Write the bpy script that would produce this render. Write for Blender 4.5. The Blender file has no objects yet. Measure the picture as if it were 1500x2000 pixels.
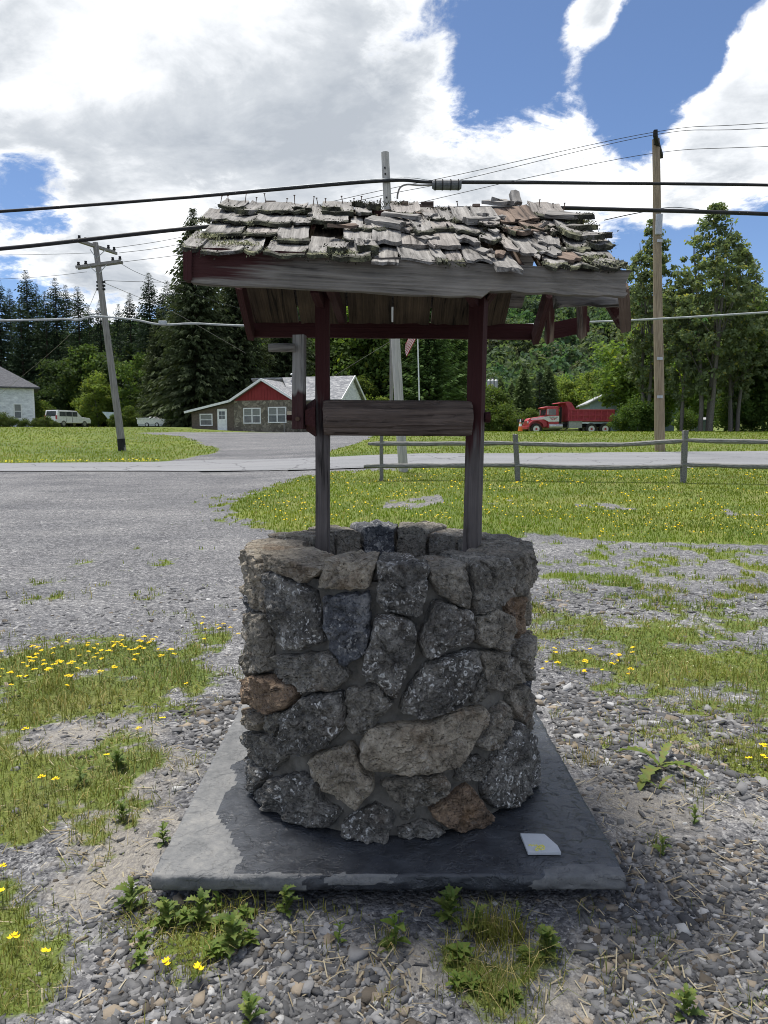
import bpy, bmesh, math, random
import numpy as np
from mathutils import Vector, Matrix, noise as mn

R_ = math.radians
scene = bpy.context.scene
col = scene.collection

# ------------------------------------------------------------------ camera
F = 1430.0                      # focal length in photograph pixels (1500 x 2000)
CAM = Vector((0, 0, 1.52))
PITCH = R_(6.07)
cd = bpy.data.cameras.new('camera')
cd.sensor_fit = 'VERTICAL'; cd.sensor_height = 24.0; cd.lens = F / 2000 * 24.0
cd.clip_start = 0.05; cd.clip_end = 6000
cam = bpy.data.objects.new('camera', cd); col.objects.link(cam)
cam.location = CAM; cam.rotation_euler = (math.pi / 2 - PITCH, 0, 0)
scene.camera = cam
scene.render.engine = 'CYCLES'
scene.cycles.use_denoising = True
scene.cycles.max_bounces = 6
scene.cycles.filter_width = 1.0
scene.cycles.transparent_max_bounces = 6

scene.view_settings.view_transform = 'Standard'
scene.view_settings.look = 'None'
scene.view_settings.gamma = 1.0
scene.view_settings.use_curve_mapping = False
scene.view_settings.exposure = 1.62

def ray(px, py):
    a = (px - 750) / F; b = (1000 - py) / F
    c, s = math.cos(PITCH), math.sin(PITCH)
    return Vector((a, c + b * s, -s + b * c))
def at(px, py, Y):              # point seen at a photo pixel, at depth Y metres
    d = ray(px, py)
    return CAM + d * (Y / d.y)

# ------------------------------------------------------------------ node helpers
def nd(t, typ, ins=None, **props):
    n = t.nodes.new(typ)
    for k, v in props.items(): setattr(n, k, v)
    for k, v in (ins or {}).items():
        s = n.inputs[k]
        if isinstance(v, bpy.types.NodeSocket): t.links.new(v, s)
        else: s.default_value = v
    return n
def c4(c): return (c[0], c[1], c[2], 1.0)
def mathn(t, op, a, b=0.0, c=None, clamp=False):
    i = {0: a, 1: b}
    if c is not None: i[2] = c
    return nd(t, 'ShaderNodeMath', i, operation=op, use_clamp=clamp).outputs[0]
def mixc(t, f, a, b, blend='MIX'):
    a = c4(a) if isinstance(a, tuple) else a
    b = c4(b) if isinstance(b, tuple) else b
    return nd(t, 'ShaderNodeMix', {0: f, 6: a, 7: b}, data_type='RGBA', blend_type=blend).outputs[2]
def ramp(t, f, stops, interp='LINEAR'):
    n = nd(t, 'ShaderNodeValToRGB', {0: f}); r = n.color_ramp; r.interpolation = interp
    while len(r.elements) < len(stops): r.elements.new(0.5)
    for e, (p, c) in zip(r.elements, stops):
        e.position = p; e.color = c4(c) if isinstance(c, tuple) else (c, c, c, 1)
    return n.outputs[0]
def noi(t, vec, scale, detail=4, rough=0.55, dist=0.0, out=0):
    return nd(t, 'ShaderNodeTexNoise', {'Vector': vec, 'Scale': scale, 'Detail': detail, 'Roughness': rough, 'Distortion': dist}).outputs[out]
def vor(t, vec, scale, feature='F1', rand=1.0, out='Distance'):
    return nd(t, 'ShaderNodeTexVoronoi', {'Vector': vec, 'Scale': scale, 'Randomness': rand}, feature=feature).outputs[out]
def mapv(t, vec, scale=(1, 1, 1), loc=(0, 0, 0)):
    return nd(t, 'ShaderNodeMapping', {'Vector': vec, 'Scale': scale, 'Location': loc}).outputs[0]
def ocoord(t): return nd(t, 'ShaderNodeTexCoord').outputs['Object']
def wcoord(t): return nd(t, 'ShaderNodeNewGeometry').outputs['Position']
def attr(t, name, out='Fac'): return nd(t, 'ShaderNodeAttribute', attribute_name=name).outputs[out]
def bump(t, h, strength=0.5, dist=0.01, normal=None):
    i = {'Height': h, 'Strength': strength, 'Distance': dist}
    if normal is not None: i['Normal'] = normal
    return nd(t, 'ShaderNodeBump', i).outputs[0]
def new_mat(name):
    m = bpy.data.materials.new(name); m.use_nodes = True
    t = m.node_tree; t.nodes.clear()
    return m, t
def finish(t, color, rough=0.85, normal=None, spec=0.3, metallic=0.0):
    i = {'Base Color': c4(color) if isinstance(color, tuple) else color, 'Roughness': rough,
         'Specular IOR Level': spec, 'Metallic': metallic}
    b = nd(t, 'ShaderNodeBsdfPrincipled', i)
    if normal is not None: t.links.new(normal, b.inputs['Normal'])
    o = nd(t, 'ShaderNodeOutputMaterial', {'Surface': b.outputs[0]})
    return b
def jit(t, vec):                # shift a texture from object to object
    r = nd(t, 'ShaderNodeObjectInfo').outputs['Random']
    s = nd(t, 'ShaderNodeCombineXYZ', {0: mathn(t, 'MULTIPLY', r, 37.0), 1: mathn(t, 'MULTIPLY', r, 91.0), 2: mathn(t, 'MULTIPLY', r, 53.0)}).outputs[0]
    return nd(t, 'ShaderNodeVectorMath', {0: vec, 1: s}, operation='ADD').outputs[0]

# ------------------------------------------------------------------ world: sky with broken cloud
SUN_DIR = Vector((-0.19, 0.27, 1.15)).normalized()   # towards the sun: high, beyond the well and to its left
w = bpy.data.worlds.new('World'); scene.world = w; w.use_nodes = True
t = w.node_tree; t.nodes.clear()
sky = nd(t, 'ShaderNodeTexSky', sky_type='NISHITA')
sky.sun_disc = False
sky.sun_elevation = math.asin(SUN_DIR.z)
sky.sun_rotation = math.atan2(SUN_DIR.x, SUN_DIR.y)
sky.altitude = 300; sky.air_density = 0.7; sky.dust_density = 0.4; sky.ozone_density = 4.5
dirv = nd(t, 'ShaderNodeNewGeometry').outputs['Incoming']
dirv = nd(t, 'ShaderNodeVectorMath', {0: dirv, 3: -1.0}, operation='SCALE').outputs[0]
sx = nd(t, 'ShaderNodeSeparateXYZ', {0: dirv})
zz = mathn(t, 'ADD', mathn(t, 'MAXIMUM', sx.outputs[2], 0.0), 0.22)
pl = nd(t, 'ShaderNodeCombineXYZ', {0: mathn(t, 'DIVIDE', sx.outputs[0], zz), 1: mathn(t, 'DIVIDE', sx.outputs[1], zz), 2: 0.0}).outputs[0]
def blob(px, py, r, amp):
    c = ray(px, py).normalized()
    d = nd(t, 'ShaderNodeVectorMath', {0: dirv, 1: tuple(c)}, operation='DOT_PRODUCT').outputs['Value']
    n = nd(t, 'ShaderNodeMapRange', {'Value': d, 'From Min': math.cos(R_(r)), 'From Max': 1.0, 'To Min': 0.0, 'To Max': amp}, interpolation_type='SMOOTHSTEP')
    return n.outputs[0]
SKY_BLOBS = ((330, 180, 17, 0.30), (620, 330, 12, 0.20), (60, 60, 12, 0.25), (880, 290, 8, 0.26), (1120, 310, 8, 0.22), (1480, 200, 6.5, 0.42), (1400, 310, 6, 0.22), (1235, 95, 4.0, -0.34), (1130, 80, 3.6, 0.22), (1150, 60, 2.4, 0.22), (1240, -10, 3.4, 0.34), (150, 500, 7, 0.24), (780, 90, 8, 0.2), (700, 430, 8, 0.24), (1000, 400, 8, 0.22), (250, 480, 8, 0.15),
           (1010, 130, 6.0, -0.34), (1280, 170, 5.5, -0.40), (1330, 60, 5, -0.28), (70, 375, 4.0, -0.52), (1180, 560, 7, -0.40), (1440, 520, 6, -0.26))
def nz(loc, sc, det, ro, dist): return noi(t, mapv(t, pl, (1, 1, 1), loc), sc, det, ro, dist)
n1 = nz((3.1, 0.4, 0.0), 1.25, 10, 0.60, 0.5)
nw = nz((7.7, 2.4, 0.0), 5.0, 8, 0.65, 0.6)
cov = mathn(t, 'ADD', mathn(t, 'MULTIPLY', mathn(t, 'SUBTRACT', n1, 0.5), 1.5), mathn(t, 'MULTIPLY', mathn(t, 'SUBTRACT', nw, 0.5), 0.95))
nf_ = nz((2.7, 5.4, 0.0), 15.0, 6, 0.65, 0.4)
cov = mathn(t, 'ADD', cov, mathn(t, 'MULTIPLY', mathn(t, 'SUBTRACT', nf_, 0.5), 0.45))
for b_ in SKY_BLOBS:
    cov = mathn(t, 'ADD', cov, blob(*b_))
mask = nd(t, 'ShaderNodeMapRange', {'Value': cov, 'From Min': -0.05, 'From Max': 0.22}, interpolation_type='SMOOTHSTEP').outputs[0]
n2 = nz((3.1, 0.20, 0.0), 1.25, 8, 0.58, 0.5)
n3 = nz((9.0, 4.0, 0.0), 2.4, 7, 0.58, 0.4)
n4 = nz((1.0, 8.0, 0.0), 1.1, 3, 0.5, 0.3)
thick = nd(t, 'ShaderNodeMapRange', {'Value': cov, 'From Min': 0.10, 'From Max': 0.50}, interpolation_type='SMOOTHSTEP').outputs[0]
lit = mathn(t, 'ADD', mathn(t, 'MULTIPLY', mathn(t, 'SUBTRACT', n1, n2), 1.6), mathn(t, 'MULTIPLY', mathn(t, 'SUBTRACT', n3, 0.5), 2.3))
lit = mathn(t, 'ADD', lit, mathn(t, 'MULTIPLY', mathn(t, 'SUBTRACT', nw, 0.5), 0.85))
sh = mathn(t, 'SUBTRACT', mathn(t, 'ADD', 0.98, lit), mathn(t, 'MULTIPLY', thick, 0.60), clamp=True)
cl = ramp(t, sh, [(0.0, (0.28, 0.305, 0.34)), (0.35, (0.38, 0.402, 0.43)), (0.65, (0.55, 0.565, 0.585)), (1.0, (0.80, 0.80, 0.80))])
bg1 = nd(t, 'ShaderNodeBackground', {'Color': sky.outputs[0], 'Strength': 0.05})
bg2 = nd(t, 'ShaderNodeBackground', {'Color': cl, 'Strength': 0.60})
mx = nd(t, 'ShaderNodeMixShader', {0: mask, 1: bg1.outputs[0], 2: bg2.outputs[0]})
nd(t, 'ShaderNodeOutputWorld', {'Surface': mx.outputs[0]})

sl = bpy.data.lights.new('sun', 'SUN'); sl.energy = 2.0; sl.angle = R_(14.0); sl.color = (1.0, 0.955, 0.88)
so = bpy.data.objects.new('sun', sl); col.objects.link(so)
so.rotation_euler = (-SUN_DIR).to_track_quat('-Z', 'Y').to_euler(); so.location = (0, 0, 40)

# ------------------------------------------------------------------ object helpers
BASE = {}
def put(o, label=None, cat=None, group=None, kind=None):
    if label: o['label'] = label
    if cat: o['category'] = cat
    if group: o['group'] = group
    if kind: o['kind'] = kind
    return o
def thing(name, loc, label, cat, group=None, rz=0.0):
    o = bpy.data.objects.new(name, None); col.objects.link(o)
    o.empty_display_size = 0.2
    o.location = loc; o.rotation_euler = (0, 0, rz)
    BASE[o.name] = Matrix.Translation(Vector(loc)) @ Matrix.Rotation(rz, 4, 'Z')
    return put(o, label, cat, group)
def link(name, me, mat, parent=None, world=True, mw=None):
    o = bpy.data.objects.new(name, me); col.objects.link(o)
    if mat is not None and not me.materials: me.materials.append(mat)
    B = mw if mw is not None else Matrix.Identity(4)
    if parent is not None:
        o.parent = parent; PB = BASE.get(parent.name, Matrix.Identity(4))
        if world: o.matrix_parent_inverse = PB.inverted()
        else: B = PB @ B
    if mw is not None: o.matrix_basis = mw
    BASE[o.name] = B
    return o
def copy_tree(o, parent=None):
    c = o.copy(); col.objects.link(c)
    if parent is not None: c.parent = parent
    for ch in list(o.children): copy_tree(ch, c)
    return c

class G:
    def __init__(s): s.v = []; s.f = []
    def add(s, vs, fs):
        n = len(s.v); s.v += [tuple(v) for v in vs]; s.f += [tuple(i + n for i in f) for f in fs]; return s
    def box(s, x0, x1, y0, y1, z0, z1):
        return s.add([(x0,y0,z0),(x1,y0,z0),(x1,y1,z0),(x0,y1,z0),(x0,y0,z1),(x1,y0,z1),(x1,y1,z1),(x0,y1,z1)],
                     [(0,3,2,1),(4,5,6,7),(0,1,5,4),(1,2,6,5),(2,3,7,6),(3,0,4,7)])
    def hexa(s, p):             # 8 points: bottom ring then top ring
        return s.add(p, [(0,3,2,1),(4,5,6,7),(0,1,5,4),(1,2,6,5),(2,3,7,6),(3,0,4,7)])
    def bar(s, p0, p1, w, h, up=(0, 0, 1)):
        p0 = Vector(p0); p1 = Vector(p1); d = (p1 - p0).normalized(); up = Vector(up)
        a = d.cross(up)
        if a.length < 1e-4: a = d.cross(Vector((0, 1, 0)))
        a.normalize(); b = a.cross(d).normalized()
        q = []
        for p in (p0, p1):
            q += [p - a*w/2 - b*h/2, p + a*w/2 - b*h/2, p + a*w/2 + b*h/2, p - a*w/2 + b*h/2]
        return s.add(q, [(0,3,2,1),(4,5,6,7),(0,1,5,4),(1,2,6,5),(2,3,7,6),(3,0,4,7)])
    def tube(s, pts, rads, n=10, caps=True):
        pts = [Vector(p) for p in pts]
        if not hasattr(rads, '__len__'): rads = [rads] * len(pts)
        rings = []; ref = None
        for i, p in enumerate(pts):
            d = (pts[min(i+1, len(pts)-1)] - pts[max(i-1, 0)]).normalized()
            if ref is None: ref = d.orthogonal().normalized()
            a = (ref - d * ref.dot(d)).normalized(); ref = a; b = d.cross(a)
            rings.append([p + (a*math.cos(k*2*math.pi/n) + b*math.sin(k*2*math.pi/n)) * rads[i] for k in range(n)])
        vs = [v for r in rings for v in r]; fs = []
        for i in range(len(pts)-1):
            for k in range(n):
                fs.append((i*n+k, i*n+(k+1) % n, (i+1)*n+(k+1) % n, (i+1)*n+k))
        if caps: fs += [tuple(range(n-1, -1, -1)), tuple((len(pts)-1)*n+k for k in range(n))]
        return s.add(vs, fs)
    def prism(s, poly, y0, y1):  # polygon in x,z swept along y
        n = len(poly)
        vs = [(p[0], y0, p[1]) for p in poly] + [(p[0], y1, p[1]) for p in poly]
        fs = [tuple(range(n)), tuple(range(2*n-1, n-1, -1))] + [((i+1) % n, i, n+i, n+(i+1) % n) for i in range(n)]
        return s.add(vs, fs)
    def prismx(s, poly, x0, x1):  # polygon in y,z swept along x
        n = len(poly)
        vs = [(x0, p[0], p[1]) for p in poly] + [(x1, p[0], p[1]) for p in poly]
        fs = [tuple(range(n)), tuple(range(2*n-1, n-1, -1))] + [((i+1) % n, i, n+i, n+(i+1) % n) for i in range(n)]
        return s.add(vs, fs)
    def mesh(s, name='m', bevel=0.0, smooth=False, seg=2):
        me = bpy.data.meshes.new(name); me.from_pydata(s.v, [], s.f); me.validate()
        bm = bmesh.new(); bm.from_mesh(me)
        bmesh.ops.recalc_face_normals(bm, faces=bm.faces)
        if bevel > 0:
            es = [e for e in bm.edges if len(e.link_faces) == 2 and e.calc_face_angle(0) > 0.5]
            bmesh.ops.bevel(bm, geom=es, offset=bevel, segments=seg, profile=0.6, affect='EDGES', clamp_overlap=True)
        bm.to_mesh(me); bm.free()
        if smooth:
            me.polygons.foreach_set('use_smooth', [True] * len(me.polygons)); me.set_sharp_from_angle(angle=R_(50))
        return me
def np_mesh(name, verts, faces, smooth=False, colors=None, cname='tint'):
    verts = np.asarray(verts, dtype=np.float32); faces = np.asarray(faces, dtype=np.int32)
    k = faces.shape[1]; me = bpy.data.meshes.new(name)
    me.vertices.add(len(verts)); me.vertices.foreach_set('co', verts.ravel())
    me.loops.add(faces.size); me.loops.foreach_set('vertex_index', faces.ravel())
    me.polygons.add(len(faces))
    me.polygons.foreach_set('loop_start', np.arange(0, faces.size, k, dtype=np.int32))
    if smooth: me.polygons.foreach_set('use_smooth', np.ones(len(faces), dtype=bool))
    me.update(calc_edges=True)
    if colors is not None:
        a = me.color_attributes.new(cname, 'FLOAT_COLOR', 'POINT')
        c = np.ones((len(verts), 4), dtype=np.float32); c[:, :3] = colors
        a.data.foreach_set('color', c.ravel())
    return me
def fattr(me, name, vals):
    a = me.attributes.new(name, 'FLOAT', 'POINT'); a.data.foreach_set('value', np.asarray(vals, dtype=np.float32))

# rough plank: length along +Y (0..L), width along X, thickness along Z
def plank(L, W, T, ny=10, nw=4, seed=0, rough=0.002, rag0=0.0, rag1=0.0, bow=0.0, cup=0.0, curl=0.0, twist=0.0,
          taper=1.0, freq=9.0, lichen=0.0, edge=0.0, nz=1):
    rnd = random.Random(seed); off = Vector((rnd.uniform(-90, 90), rnd.uniform(-90, 90), rnd.uniform(-90, 90)))
    ring = [(-W/2 + W*i/nw, T/2) for i in range(nw+1)]
    ring += [(W/2, T/2 - T*i/(nz+1)) for i in range(1, nz+1)]
    ring += [(W/2 - W*i/nw, -T/2) for i in range(nw+1)]
    ring += [(-W/2, -T/2 + T*i/(nz+1)) for i in range(1, nz+1)]
    m = len(ring); vs = []; li = []
    for j in range(ny+1):
        f = j / ny
        for (x, z) in ring:
            y = f * L; k = 1 + (taper - 1) * f
            xx = x * k; zz = z * (0.5 + 0.5 * k) if taper != 1 else z
            p = Vector((xx * freq * 2.2, y * freq * 0.8, z * freq * 2.2)) + off
            n = mn.noise_vector(p) * rough + mn.noise_vector(p * 2.7) * rough * 0.5
            xx += n.x * 1.3; zz += n.z
            e = abs(x) / (W / 2)
            if edge and e > 0.9: xx += mn.noise(Vector((y * 14, x * 50, 3.1)) + off) * edge
            if j == 0: y += mn.noise(Vector((x * 45, z * 9, 1.7)) + off) * rag0 + mn.noise(Vector((x * 140, 0, 7.7)) + off) * rag0 * 0.6
            if j == ny: y += mn.noise(Vector((x * 45, z * 9, 9.2)) + off) * rag1 + mn.noise(Vector((x * 140, 0, 2.7)) + off) * rag1 * 0.6
            zz += bow * math.sin(math.pi * f) + cup * (x / (W / 2)) ** 2 + curl * (1 - f) ** 2
            a = twist * f
            vs.append((xx * math.cos(a) - zz * math.sin(a), y, xx * math.sin(a) + zz * math.cos(a)))
            l = max(0.0, 1 - f * 3.2) + 0.25 * (mn.noise(p * 0.6) - 0.1) + (0.35 if e > .95 else 0)
            li.append(max(0.0, min(1.0, l * lichen * 1.4)))
    fs = []
    for j in range(ny):
        for k in range(m):
            fs.append((j*m+k, j*m+(k+1) % m, (j+1)*m+(k+1) % m, (j+1)*m+k))
    b = ny * m
    for o_, flip in ((0, False), (b, True)):      # end caps as strips
        for i in range(nw):
            top0, top1 = o_+i, o_+i+1
            bot0, bot1 = o_ + (2*nw+1+nz) - i, o_ + (2*nw+nz) - i
            if i == 0: q = [top0, top1, bot1, bot0] + [o_+m-nz+q_ for q_ in range(nz)]
            elif i == nw-1: q = [top0, top1] + [o_+nw+1+q_ for q_ in range(nz)] + [bot1, bot0]
            else: q = [top0, top1, bot1, bot0]
            fs.append(tuple(q if flip else q[::-1]))
    me = bpy.data.meshes.new('plank'); me.from_pydata(vs, [], fs)
    fattr(me, 'lichen', li)
    bm = bmesh.new(); bm.from_mesh(me); bmesh.ops.recalc_face_normals(bm, faces=bm.faces); bm.to_mesh(me); bm.free()
    return me
def frame(p0, p1, up):          # matrix: local Y runs p0 -> p1, local Z towards up
    p0 = Vector(p0); y = (Vector(p1) - p0); L = y.length; y.normalize(); up = Vector(up)
    x = y.cross(up).normalized(); z = x.cross(y).normalized()
    M = Matrix(((x.x, y.x, z.x, p0.x), (x.y, y.y, z.y, p0.y), (x.z, y.z, z.z, p0.z), (0, 0, 0, 1)))
    return M, L
def board(name, p0, p1, W, T, up, mat, parent, seed=0, **k):
    M, L = frame(p0, p1, up)
    return link(name, plank(L, W, T, seed=seed, **k), mat, parent, mw=M)

# ------------------------------------------------------------------ numpy noise for the ground masks
def _h(ix, iy, s): 
    v = np.sin(ix * 127.1 + iy * 311.7 + s * 74.7) * 43758.5453
    return v - np.floor(v)
def vnoise(x, y, s=0.0):
    ix = np.floor(x); iy = np.floor(y); fx = x - ix; fy = y - iy
    fx = fx*fx*(3-2*fx); fy = fy*fy*(3-2*fy)
    return (_h(ix, iy, s)*(1-fx) + _h(ix+1, iy, s)*fx)*(1-fy) + (_h(ix, iy+1, s)*(1-fx) + _h(ix+1, iy+1, s)*fx)*fy
def fbm(x, y, s=0.0, o=4):
    r = 0; a = 0.5
    for i in range(o): r = r + a*vnoise(x*2**i + 13.7*i, y*2**i - 7.3*i, s+i); a *= 0.5
    return r / (1 - 0.5**o)
def sstep(a, b, x): 
    u = np.clip((x-a)/(b-a), 0, 1); return u*u*(3-2*u)
def pip(poly, x, y):
    inside = np.zeros(np.shape(x), dtype=bool); n = len(poly)
    for i in range(n):
        x0, y0 = poly[i]; x1, y1 = poly[(i+1) % n]
        if y0 == y1: continue
        c = ((y0 > y) != (y1 > y)) & (x < (x1-x0)*(y-y0)/(y1-y0) + x0)
        inside ^= c
    return inside
# ------------------------------------------------------------------ terrain
_ZR = ((-60, 0), (7.5, 0), (13, .2), (17, .43), (20.5, .60), (26, .88), (40, 1.40), (52, 1.68), (58, 1.70), (66, 1.47), (90, 1.6), (140, 3.0), (250, 9), (900, 20))
_ZL = ((-60, 0), (7.5, 0), (14, .2), (20, .40), (24, .53), (32, .77), (45, 1.25), (60, 1.66), (75, 1.78), (100, 2.3), (140, 3.5), (250, 9), (900, 20))
_ZF = ((-60, 0), (7.5, 0), (14, .2), (20, .40), (24, .53), (32, .85), (45, 1.5), (60, 2.1), (75, 2.25), (100, 2.4), (140, 4.0), (250, 9), (900, 20))
def _zi(tab, y): return np.interp(y, [a for a, b in tab], [b for a, b in tab])
def Z(x, y):
    x = np.asarray(x, dtype=float); y = np.asarray(y, dtype=float)
    s = sstep(-6.0, 2.0, x); q = 1 - sstep(-22.0, -9.0, x)
    zl = _zi(_ZL, y)*(1-q) + _zi(_ZF, y)*q
    return zl*(1-s) + _zi(_ZR, y)*s
def gz(x, y): return float(Z(x, y))
def ground(px, py):             # where the ray through a photo pixel meets the ground
    d = ray(px, py); a, b = 0.5, None; k = 0.5
    s = 1.0
    while s < 400:
        p = CAM + d * s
        if p.z < gz(p.x, p.y): b = s; break
        a = s; s *= 1.03
    if b is None: p = CAM + d * 90; return (p.x, p.y)
    for _ in range(30):
        m = (a + b) / 2; p = CAM + d * m
        if p.z < gz(p.x, p.y): b = m
        else: a = m
    return (p.x, p.y)
def gpoly(*pts): return [ground(*p) for p in pts]

LAWN_A = gpoly((478, 990), (520, 962), (580, 940), (640, 925), (700, 916), (1000, 913), (1500, 911), (2300, 909), (2300, 1075), (1500, 1056), (1300, 1052), (1040, 1048), (900, 1062), (640, 1046), (560, 1022), (500, 1008))
DRIVE = gpoly((300, 905), (430, 884), (440, 876), (400, 865), (345, 852), (270, 845), (375, 844), (600, 844), (700, 846), (735, 850), (700, 862), (655, 880), (645, 890), (660, 905))
PATCH = [(gpoly((-300, 1290), (0, 1265), (200, 1240), (385, 1250), (430, 1300), (410, 1380), (330, 1425), (200, 1410), (-300, 1420)), .80, 1.0),
         (gpoly((-200, 1430), (300, 1425), (330, 1500), (260, 1620), (170, 1690), (-200, 1700)), .60, .5),
         (gpoly((-100, 1690), (110, 1720), (140, 1800), (120, 1960), (-100, 2050)), .72, .5),
         (gpoly((1035, 1185), (1250, 1195), (1500, 1250), (1900, 1260), (1900, 1430), (1500, 1405), (1300, 1385), (1100, 1320), (1035, 1325)), .62, .8),
         (gpoly((1370, 1450), (1500, 1430), (1700, 1440), (1700, 1560), (1500, 1545), (1400, 1525)), .78, .8),
         (gpoly((870, 1770), (1120, 1770), (1130, 1900), (1060, 2010), (920, 2010), (880, 1900)), .72, .6),
         (gpoly((240, 1750), (520, 1750), (500, 1850), (400, 1900), (270, 1900)), .66, .6),
         (gpoly((335, 1225), (480, 1200), (480, 1262), (360, 1268)), .80, .9),
         (gpoly((700, 1770), (850, 1770), (840, 1850), (720, 1850)), .5, .3),
         (gpoly((1040, 1060), (1500, 1058), (1900, 1070), (1900, 1190), (1500, 1250), (1250, 1195), (1040, 1190)), .40, .5),
         (gpoly((120, 1075), (480, 1065), (480, 1230), (330, 1240), (80, 1190)), .26, .3),
         (gpoly((400, 965), (520, 940), (520, 1010), (480, 1030), (380, 1010)), .30, .3),
         (gpoly((-300, 1205), (55, 1210), (10, 1242), (-300, 1260)), .7, .2),
         (gpoly((1200, 1830), (1400, 1790), (1420, 1880), (1250, 1900)), .6, .3),
         (gpoly((1370, 1930), (1600, 1880), (1600, 2050), (1380, 2050)), .6, .3),
         (gpoly((1060, 1400), (1500, 1400), (1500, 1470), (1120, 1490)), .42, .2)]
DIRT = [(gpoly((130, 1480), (420, 1440), (330, 1700), (290, 1760), (60, 1830), (80, 1700)), .6),
        (gpoly((480, 1780), (930, 1800), (900, 1960), (520, 1960)), .55),
        (gpoly((1120, 1500), (1500, 1540), (1500, 1640), (1250, 1660), (1170, 1600)), .55),
        (gpoly((1200, 1650), (1500, 1650), (1500, 2050), (1000, 2050), (1130, 1780)), .42),
        (gpoly((-200, 1400), (330, 1400), (330, 1480), (-200, 1500)), .5)]
BARE = [gpoly((748, 972), (862, 968), (868, 985), (800, 990), (745, 986)), gpoly((1165, 982), (1255, 980), (1252, 992), (1170, 993)), gpoly((1425, 992), (1490, 990), (1490, 1002), (1430, 1003)), gpoly((935, 984), (1010, 982), (1010, 992), (940, 993))]
def road_near(x): return np.interp(x, _rnx, _rny)
def road_far(x): return np.interp(x, _rfx, _rfy)
_n = [ground(*p) for p in ((0, 921), (300, 920), (620, 917), (700, 914.5), (1000, 910.5), (1500, 909))]
_f = [ground(*p) for p in ((0, 905), (300, 902.5), (430, 898), (650, 893), (1000, 886), (1500, 881.5))]
def _ext(p):
    a = (p[0][0]-60, p[0][1] - (p[1][1]-p[0][1])*2); b = (p[-1][0]+60, p[-1][1] + (p[-1][1]-p[-2][1])*2)
    q = [a] + p + [b]; return [i[0] for i in q], [i[1] for i in q]
_rnx, _rny = _ext(_n); _rfx, _rfy = _ext(_f)

def masks(x, y):
    """grass cover, dirt cover, flower chance at plan positions"""
    x = np.asarray(x, dtype=float); y = np.asarray(y, dtype=float)
    sc = np.clip(y * 0.05, 0.05, 0.9)
    wx = x + (fbm(x*2.3/np.clip(y*.25, 1, 9), y*2.3/np.clip(y*.25, 1, 9), 3.0)-.5)*sc*2.4
    wy = y + (fbm(x*2.3/np.clip(y*.25, 1, 9)+31, y*2.3/np.clip(y*.25, 1, 9), 5.0)-.5)*sc*2.4
    n = fbm(x*3.1, y*3.1, 8.0); nf = fbm(x*11, y*11, 2.0, 3)
    nn = n*0.60 + nf*0.40
    jr = np.clip(y*.055, .08, .35)
    def soft(poly):              # share of nearby jittered samples that fall inside: edges dissolve
        px_ = [p[0] for p in poly]; py_ = [p[1] for p in poly]; m_ = 1.2
        k = (x > min(px_)-m_) & (x < max(px_)+m_) & (y > min(py_)-m_) & (y < max(py_)+m_)
        r = np.zeros_like(x)
        if k.any():
            a = 0
            for ox, oy in ((1, .2), (-.9, .5), (.3, -1), (-.4, -.6), (.1, .9), (0, 0)):
                a = a + pip(poly, wx[k]+ox*jr[k], wy[k]+oy*jr[k])
            r[k] = a/6.0
        return r
    g = sstep(0.58, 0.72, nn) * 0.30 * (y < 18); fl = np.zeros_like(g)
    for poly, dens, f in PATCH:
        w = soft(poly); th = 0.5 + (0.5 - dens*w) * 0.62
        g = np.where(w > 0, np.maximum(g, sstep(th-0.12, th+0.14, nn)*np.minimum(1, w*1.6)), g); fl = np.where(w > .3, f, fl)
    w = soft(LAWN_A); g = np.maximum(g, np.where(w > .9, .96, np.where(w > 0, sstep(.62-.62*w, .80-.62*w, nn)*.95, 0))); fl = np.where(w > .5, .5, fl)
    far = y > road_far(x) - 0.05
    i = far & ~pip(DRIVE, wx, wy); g = np.where(far, 0.0, g); g = np.where(i, 1.0, g); fl = np.where(i, 0.12, fl)
    d = np.zeros_like(g)
    for poly, dens in DIRT:
        d = np.maximum(d, dens*soft(poly))
    for poly in BARE:
        i = pip(poly, wx, wy); g = np.where(i, sstep(.40, .62, nn)*.9, g); d = np.where(i, 0.35, d); fl = np.where(i, 0, fl)
    d = np.clip(d * (0.55 + 0.9*fbm(x*2.1+9, y*2.1, 6.0)), 0, 1)
    onroad = (y > road_near(x)) & (y < road_far(x)); g = np.where(onroad, 0, g)
    return g, d, fl

def axis(segs):
    out = []
    for a, b, s in segs:
        n = max(1, int(round((b-a)/s))); out += list(np.linspace(a, b, n, endpoint=False))
    out.append(segs[-1][1]); return np.array(out)
def gaxis(a, b, s0, g):
    out = [a]; s = s0
    while out[-1] < b: out.append(out[-1] + s); s *= g
    return out[1:]
xs = np.concatenate([[-v for v in gaxis(4.0, 900, .06, 1.045)][::-1], axis([(-4.0, 4.0, .045)]), gaxis(4.0, 900, .06, 1.045)])
ys = np.concatenate([[-v for v in gaxis(-1.0, 60, .3, 1.15)][::-1], axis([(1.0, 6.0, .04)]), gaxis(6.0, 1200, .045, 1.021)])
XX, YY = np.meshgrid(xs, ys)
gm, dm, fm = masks(XX, YY)
relief = (fbm(XX*1.7, YY*1.7, 4.0)-.5)*0.035 + (fbm(XX*7, YY*7, 9.0)-.5)*0.014
fade = sstep(0.4, 1.2, np.hypot((XX-.02)/1.0, (YY-3.15)/1.0))
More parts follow.
